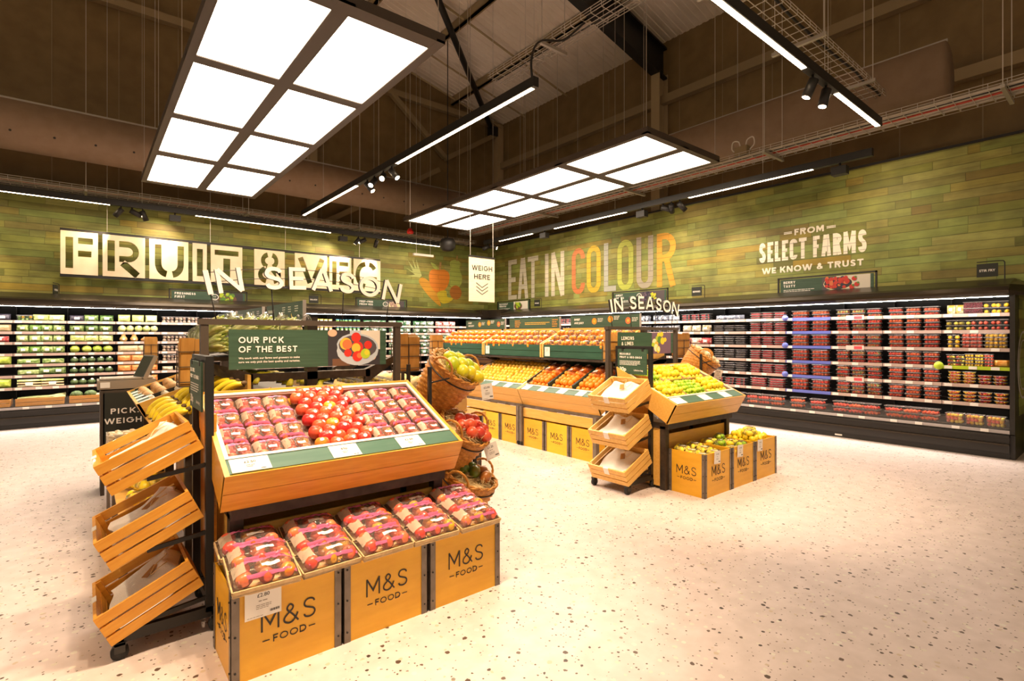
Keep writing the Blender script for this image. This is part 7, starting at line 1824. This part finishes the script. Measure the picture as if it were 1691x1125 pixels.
# ------------------------------------------------------------------ weighing scale on its stand with the PICK WEIGH board
t = thing('scale_stand', 'dark stand with a green board reading pick weigh, under the scale', 'stand', (.32, 6.1, 0))
m = MB(); m.box(.12, 6.0, .10, .52, 6.02, .93, 'sign_dark'); m.build('panel', t, world=True)
m = MB(); M = XZ(.335, 5.998, 0); head(m, 'PICK.', -.055, .735, .05, 'lettering_white', M, .09, .22, align='c', w=.21); head(m, 'WEIGH.', -.055, .645, .05, 'lettering_white', M, .09, .22, align='c', w=.30); m.build('lettering', t, world=True, recalc=False)
m = MB(); m.box(.10, 6.0, 0, .13, 6.35, .93, 'frame_brown'); m.box(.51, 6.0, 0, .54, 6.35, .93, 'frame_brown'); m.build('side_frame', t, world=True); m = MB(); m.box(.10, 6.0, .93, .54, 6.38, .95, 'frame_brown'); m.build('top_plate', t, world=True)
t = thing('weighing_scale', 'grey weighing scale with tilted screen on the pick weigh stand', 'scale', (.30, 6.15, .95))
m = MB(); m.box(.08, 6.02, .96, .52, 6.36, 1.04, 'scale_grey'); m.build('body', t, world=True); m = MB(); m.box(.10, 6.04, 1.045, .50, 6.34, 1.058, 'galvanised'); m.build('weighing_plate', t, world=True)
for x in (.12, .47): m = MB(); m.cyl((x, 6.1, .95), (x, 6.1, .965), .02, 'rubber', 12); m.build('foot', t, world=True)
m = MB(); m.bar((.43, 6.3, .95), (.445, 6.2, 1.15), .035, .03, 'scale_grey'); m.build('screen_post', t, world=True)
m = MB(); S7 = Matrix.Translation((.445, 6.14, 1.15)) @ Matrix.Rotation(R(-72), 4, 'Z') @ Matrix.Rotation(R(-24), 4, 'X'); m.box(-.11, -.018, -.12, .11, .018, .12, 'scale_grey', M=S7); k = m.build('screen_housing', t, world=True); m = MB(); m.box(-.10, -.020, -.105, .10, -.018, .105, 'screen', M=S7); m.build('screen', t, world=True)
m = MB(); m.box(.10, 6.01, .975, .17, 6.018, 1.025, 'ticket'); m.build('ticket_slot', t, world=True)

t = thing('wire_basket', 'wire basket of netted bulbs in front of the pick weigh board', 'basket', (.23, 4.5, .62))
m = MB(); BX0, BX1, BY0, BY1 = .11, .315, 4.40, 4.58
for z in (.64, .71, .78):
    for p, q in (((BX0, BY0), (BX1, BY0)), ((BX1, BY0), (BX1, BY1)), ((BX1, BY1), (BX0, BY1)), ((BX0, BY1), (BX0, BY0))): m.bar((p[0], p[1], z), (q[0], q[1], z), .005, .005, 'wire')
for k in range(6):
    for y in (BY0, BY1): m.bar((BX0 + k * .041, y, .64), (BX0 + k * .041, y, .78), .004, .004, 'wire')
m.box(BX0, BY0, .635, BX1, BY1, .64, 'wire'); m.build('wire_frame', t, world=True)
for x, y in ((BX0, BY0), (BX1 - .015, BY0), (BX0, BY1 - .015), (BX1 - .015, BY1 - .015)): m = MB(); m.box(x, y, 0, x + .015, y + .015, .635, 'grey_steel'); m.build('leg', t, world=True)
for l in range(3):
    for j in range(3):
        for i in range(5): gar.put(LM((.13 + i * .041 + .01 * (j % 2), 4.43 + j * .058, .665 + .048 * l + .01 * ((i + j) % 2))) @ rot() @ Matrix.Scale(.92, 4), f'pale garlic bulb, {ORD[i]} from left, {("front", "middle", "back")[j]} row, {("lower", "middle", "upper")[l]} layer of wire basket', 'garlic bulbs in the wire basket')

# ------------------------------------------------------------------ wicker baskets on their stands
def mk_wicker(r=.205, h=.36):
    def f():
        o = bpy.data.objects.new('wicker_basket', None); COL.objects.link(o); o.empty_display_size = .05; o['category'] = 'basket'; m = MB(); ns = 26; n = ns * 4; rows = 20; vs = []; fs = []; rings = []
        for k in range(rows):
            for sub in (0.04, .5, .96): rings.append(((k + sub) / rows, k, (0, 1, 0)[(.04, .5, .96).index(sub)]))
        for q, k, bl in rings:
            rr = r * (.66 + .30 * math.sin(q * 1.5))
            for j in range(n):
                a = 2 * PI * j / n; bump = (.0060 * math.cos(PI * j / 4 + k * PI) + .0035) * bl
                vs.append(((rr + bump) * math.cos(a), (rr + bump) * math.sin(a), q * h))
        for k in range(len(rings) - 1):
            for j in range(n): fs.append((k * n + j, k * n + (j + 1) % n, (k + 1) * n + (j + 1) % n, (k + 1) * n + j))
        fs.append(tuple(range(n))); m.add(vs, fs, 'wicker', True); m.build('woven_side', o, recalc=True)
        R1 = r * (.66 + .30 * math.sin(1.5)); m = MB()
        for ph in (0, PI): m.tube([((R1 + .007 * math.cos(10 * a + ph)) * math.cos(a), (R1 + .007 * math.cos(10 * a + ph)) * math.sin(a), h + .007 * math.sin(10 * a + ph)) for a in [2 * PI * j / 100 for j in range(100)]], .0085, 'wicker', 7, True)
        m.build('braided_rim', o)
        for s in (1, -1):
            m = MB(); c = R1
            for ph in (0, PI):
                pts = []
                for k in range(25):
                    th = PI * k / 24; pts.append((.085 * math.cos(th) + .004 * math.cos(th * 9 + ph), s * (c + .012 * math.sin(th)), h - .01 + .085 * math.sin(th) + .004 * math.sin(th * 9 + ph)))
                m.tube(pts, .0065, 'wicker', 6)
            m.build('handle', o)
        m = MB(); m.tube([((R1 + .004) * math.cos(2 * PI * j / 60), (R1 + .004) * math.sin(2 * PI * j / 60), h - .055) for j in range(60)], .0045, 'black_metal', 6, True); m.build('metal_hoop', o)
        return o
    return f
def mk_straw(seed, r):
    def f():
        rnd = random.Random(seed); m = MB()
        for i in range(240):
            a, q = rnd.uniform(0, 6.28), r * rnd.uniform(.2, 1.0); c = Vector((q * math.cos(a), q * math.sin(a), rnd.uniform(-.01, .035) + .03 * (q / r)))
            d = Vector((rnd.uniform(-1, 1), rnd.uniform(-1, 1), rnd.uniform(-.3, .6))).normalized() * rnd.uniform(.02, .05); e = Vector((rnd.uniform(-1, 1), rnd.uniform(-1, 1), rnd.uniform(-.5, .5))) * .02
            m.tube([c - d, c + e, c + d], .0013, 'straw', 3)
        m.lathe([(.01, -.03), (r * .9, -.03), (r * .92, -.01), (r * .5, .0), (.01, .005)], 20, 'straw')
        o = m.build('straw_filling', recalc=False, kind='stuff'); o['category'] = 'straw'; return o
    return Proto(f)
wick = Proto(mk_wicker()); straw = mk_straw(3, .185)
def basket(cx, cy, cz, tilt, label, slabel, fruit, fn, n, yaw=0.0, where='', sc=1.0):
    """cx, cy, cz = middle of the rim"""
    M0 = Matrix.Translation((cx, cy, cz)) @ Matrix.Rotation(R(yaw), 4, 'Z') @ Matrix.Rotation(R(tilt), 4, 'Y') @ Matrix.Scale(sc, 4)
    wick.put(M0 @ Matrix.Translation((0, 0, -.36)), label)
    straw.put(M0 @ Matrix.Translation((0, 0, -.025)), slabel)
    k = 0; rings = [(0, 1), (.090, 6), (.150, 9)]
    for rr, cnt in rings:
        for i in range(cnt):
            if k >= n: break
            a = i * 2 * PI / cnt + .3 * rr * 10; k += 1
            fruit.put(M0 @ Matrix.Translation((rr * math.cos(a) * .95 + .02, rr * math.sin(a) * .95, .040 - rr * .12)) @ rot(), f'{fn}, number {k} counted outward from the middle, {where}', f'fruit in {where}')
basket(2.09, 3.19, 1.225, 39, 'topmost wicker basket beside the apple table, of yellow-green fruit', 'straw filling of the topmost basket by the apple table', papaya, 'large yellow-green fruit', 9, where='topmost basket', yaw=-62)
basket(2.13, 3.13, .79, 37, 'middle wicker basket beside the apple table, of red pomegranates', 'straw filling of the pomegranate basket', pome, 'red pomegranate', 10, where='pomegranate basket', yaw=-62)
basket(2.17, 3.12, .435, 22, 'lowest wicker basket beside the apple table, of mangoes', 'straw filling of the lowest basket by the apple table', mango, 'green and red mango', 5, where='lowest basket', yaw=-62)
basket(5.76, 3.36, 1.215, 38, 'wicker basket filled with straw behind the lemon table', 'straw heaped in the basket behind the lemon table', gar, 'pale bulb', 12, where='basket behind the lemon table', yaw=-62)
def basket_stand(label, dx, dy):
    t = thing('basket_stand', label, 'display stand', (1.84 + dx, 3.05 + dy, 0))
    for x, y, z in ((1.805, 3.085, 1.24), (2.27, 3.215, .72), (1.84, 3.45, 1.24), (2.31, 3.50, .72)):
        m = MB(); m.box(x + dx - .011, y + dy - .011, 0, x + dx + .011, y + dy + .011, z, 'black_metal'); m.build('post', t, world=True)
    for z in (.68, .34):
        m = MB(); m.bar((1.805 + dx, 3.085 + dy, z), (1.84 + dx, 3.45 + dy, z), .014, .014, 'black_metal'); m.build('cross_rod', t, world=True)
    m = MB(); m.bar((1.805 + dx, 3.085 + dy, 1.13), (1.93 + dx, 3.03 + dy, 1.16), .010, .010, 'black_metal'); m.build('hoop_arm', t, world=True)
    m = MB(); m.bar((1.805 + dx, 3.085 + dy, .012), (2.27 + dx, 3.215 + dy, .012), .03, .024, 'black_metal'); m.build('base_bar', t, world=True)
    m = MB(); m.bar((1.84 + dx, 3.45 + dy, .012), (2.31 + dx, 3.50 + dy, .012), .03, .024, 'black_metal'); m.build('base_bar', t, world=True)
    m = MB(); m.bar((2.27 + dx, 3.215 + dy, .71), (2.31 + dx, 3.50 + dy, .71), .014, .014, 'black_metal'); m.build('cross_rod', t, world=True)
basket_stand('black stand holding the three wicker baskets at the apple table', 0, 0)
basket_stand('black stand holding the wicker basket behind the lemon table', 3.68, .17)
price_card('white price card clipped under the topmost wicker basket', LM((2.215, 3.04, .985), R(-22)) @ XZ(0, 0, 0) @ Matrix.Rotation(R(7), 4, 'Z'), .085, .115, '£2.00')
price_card('white price card leaning out below the pomegranate basket', LM((2.245, 3.02, .545), R(-15)) @ XZ(0, 0, 0) @ Matrix.Rotation(R(18), 4, 'Z'), .105, .115, '£1.25')
price_card('price card hanging from the basket behind the lemon table', LM((6.02, 3.40, .93), R(-70)) @ XZ(0, 0, 0) @ Matrix.Rotation(R(-10), 4, 'Z'), .085, .115, '£1.00')
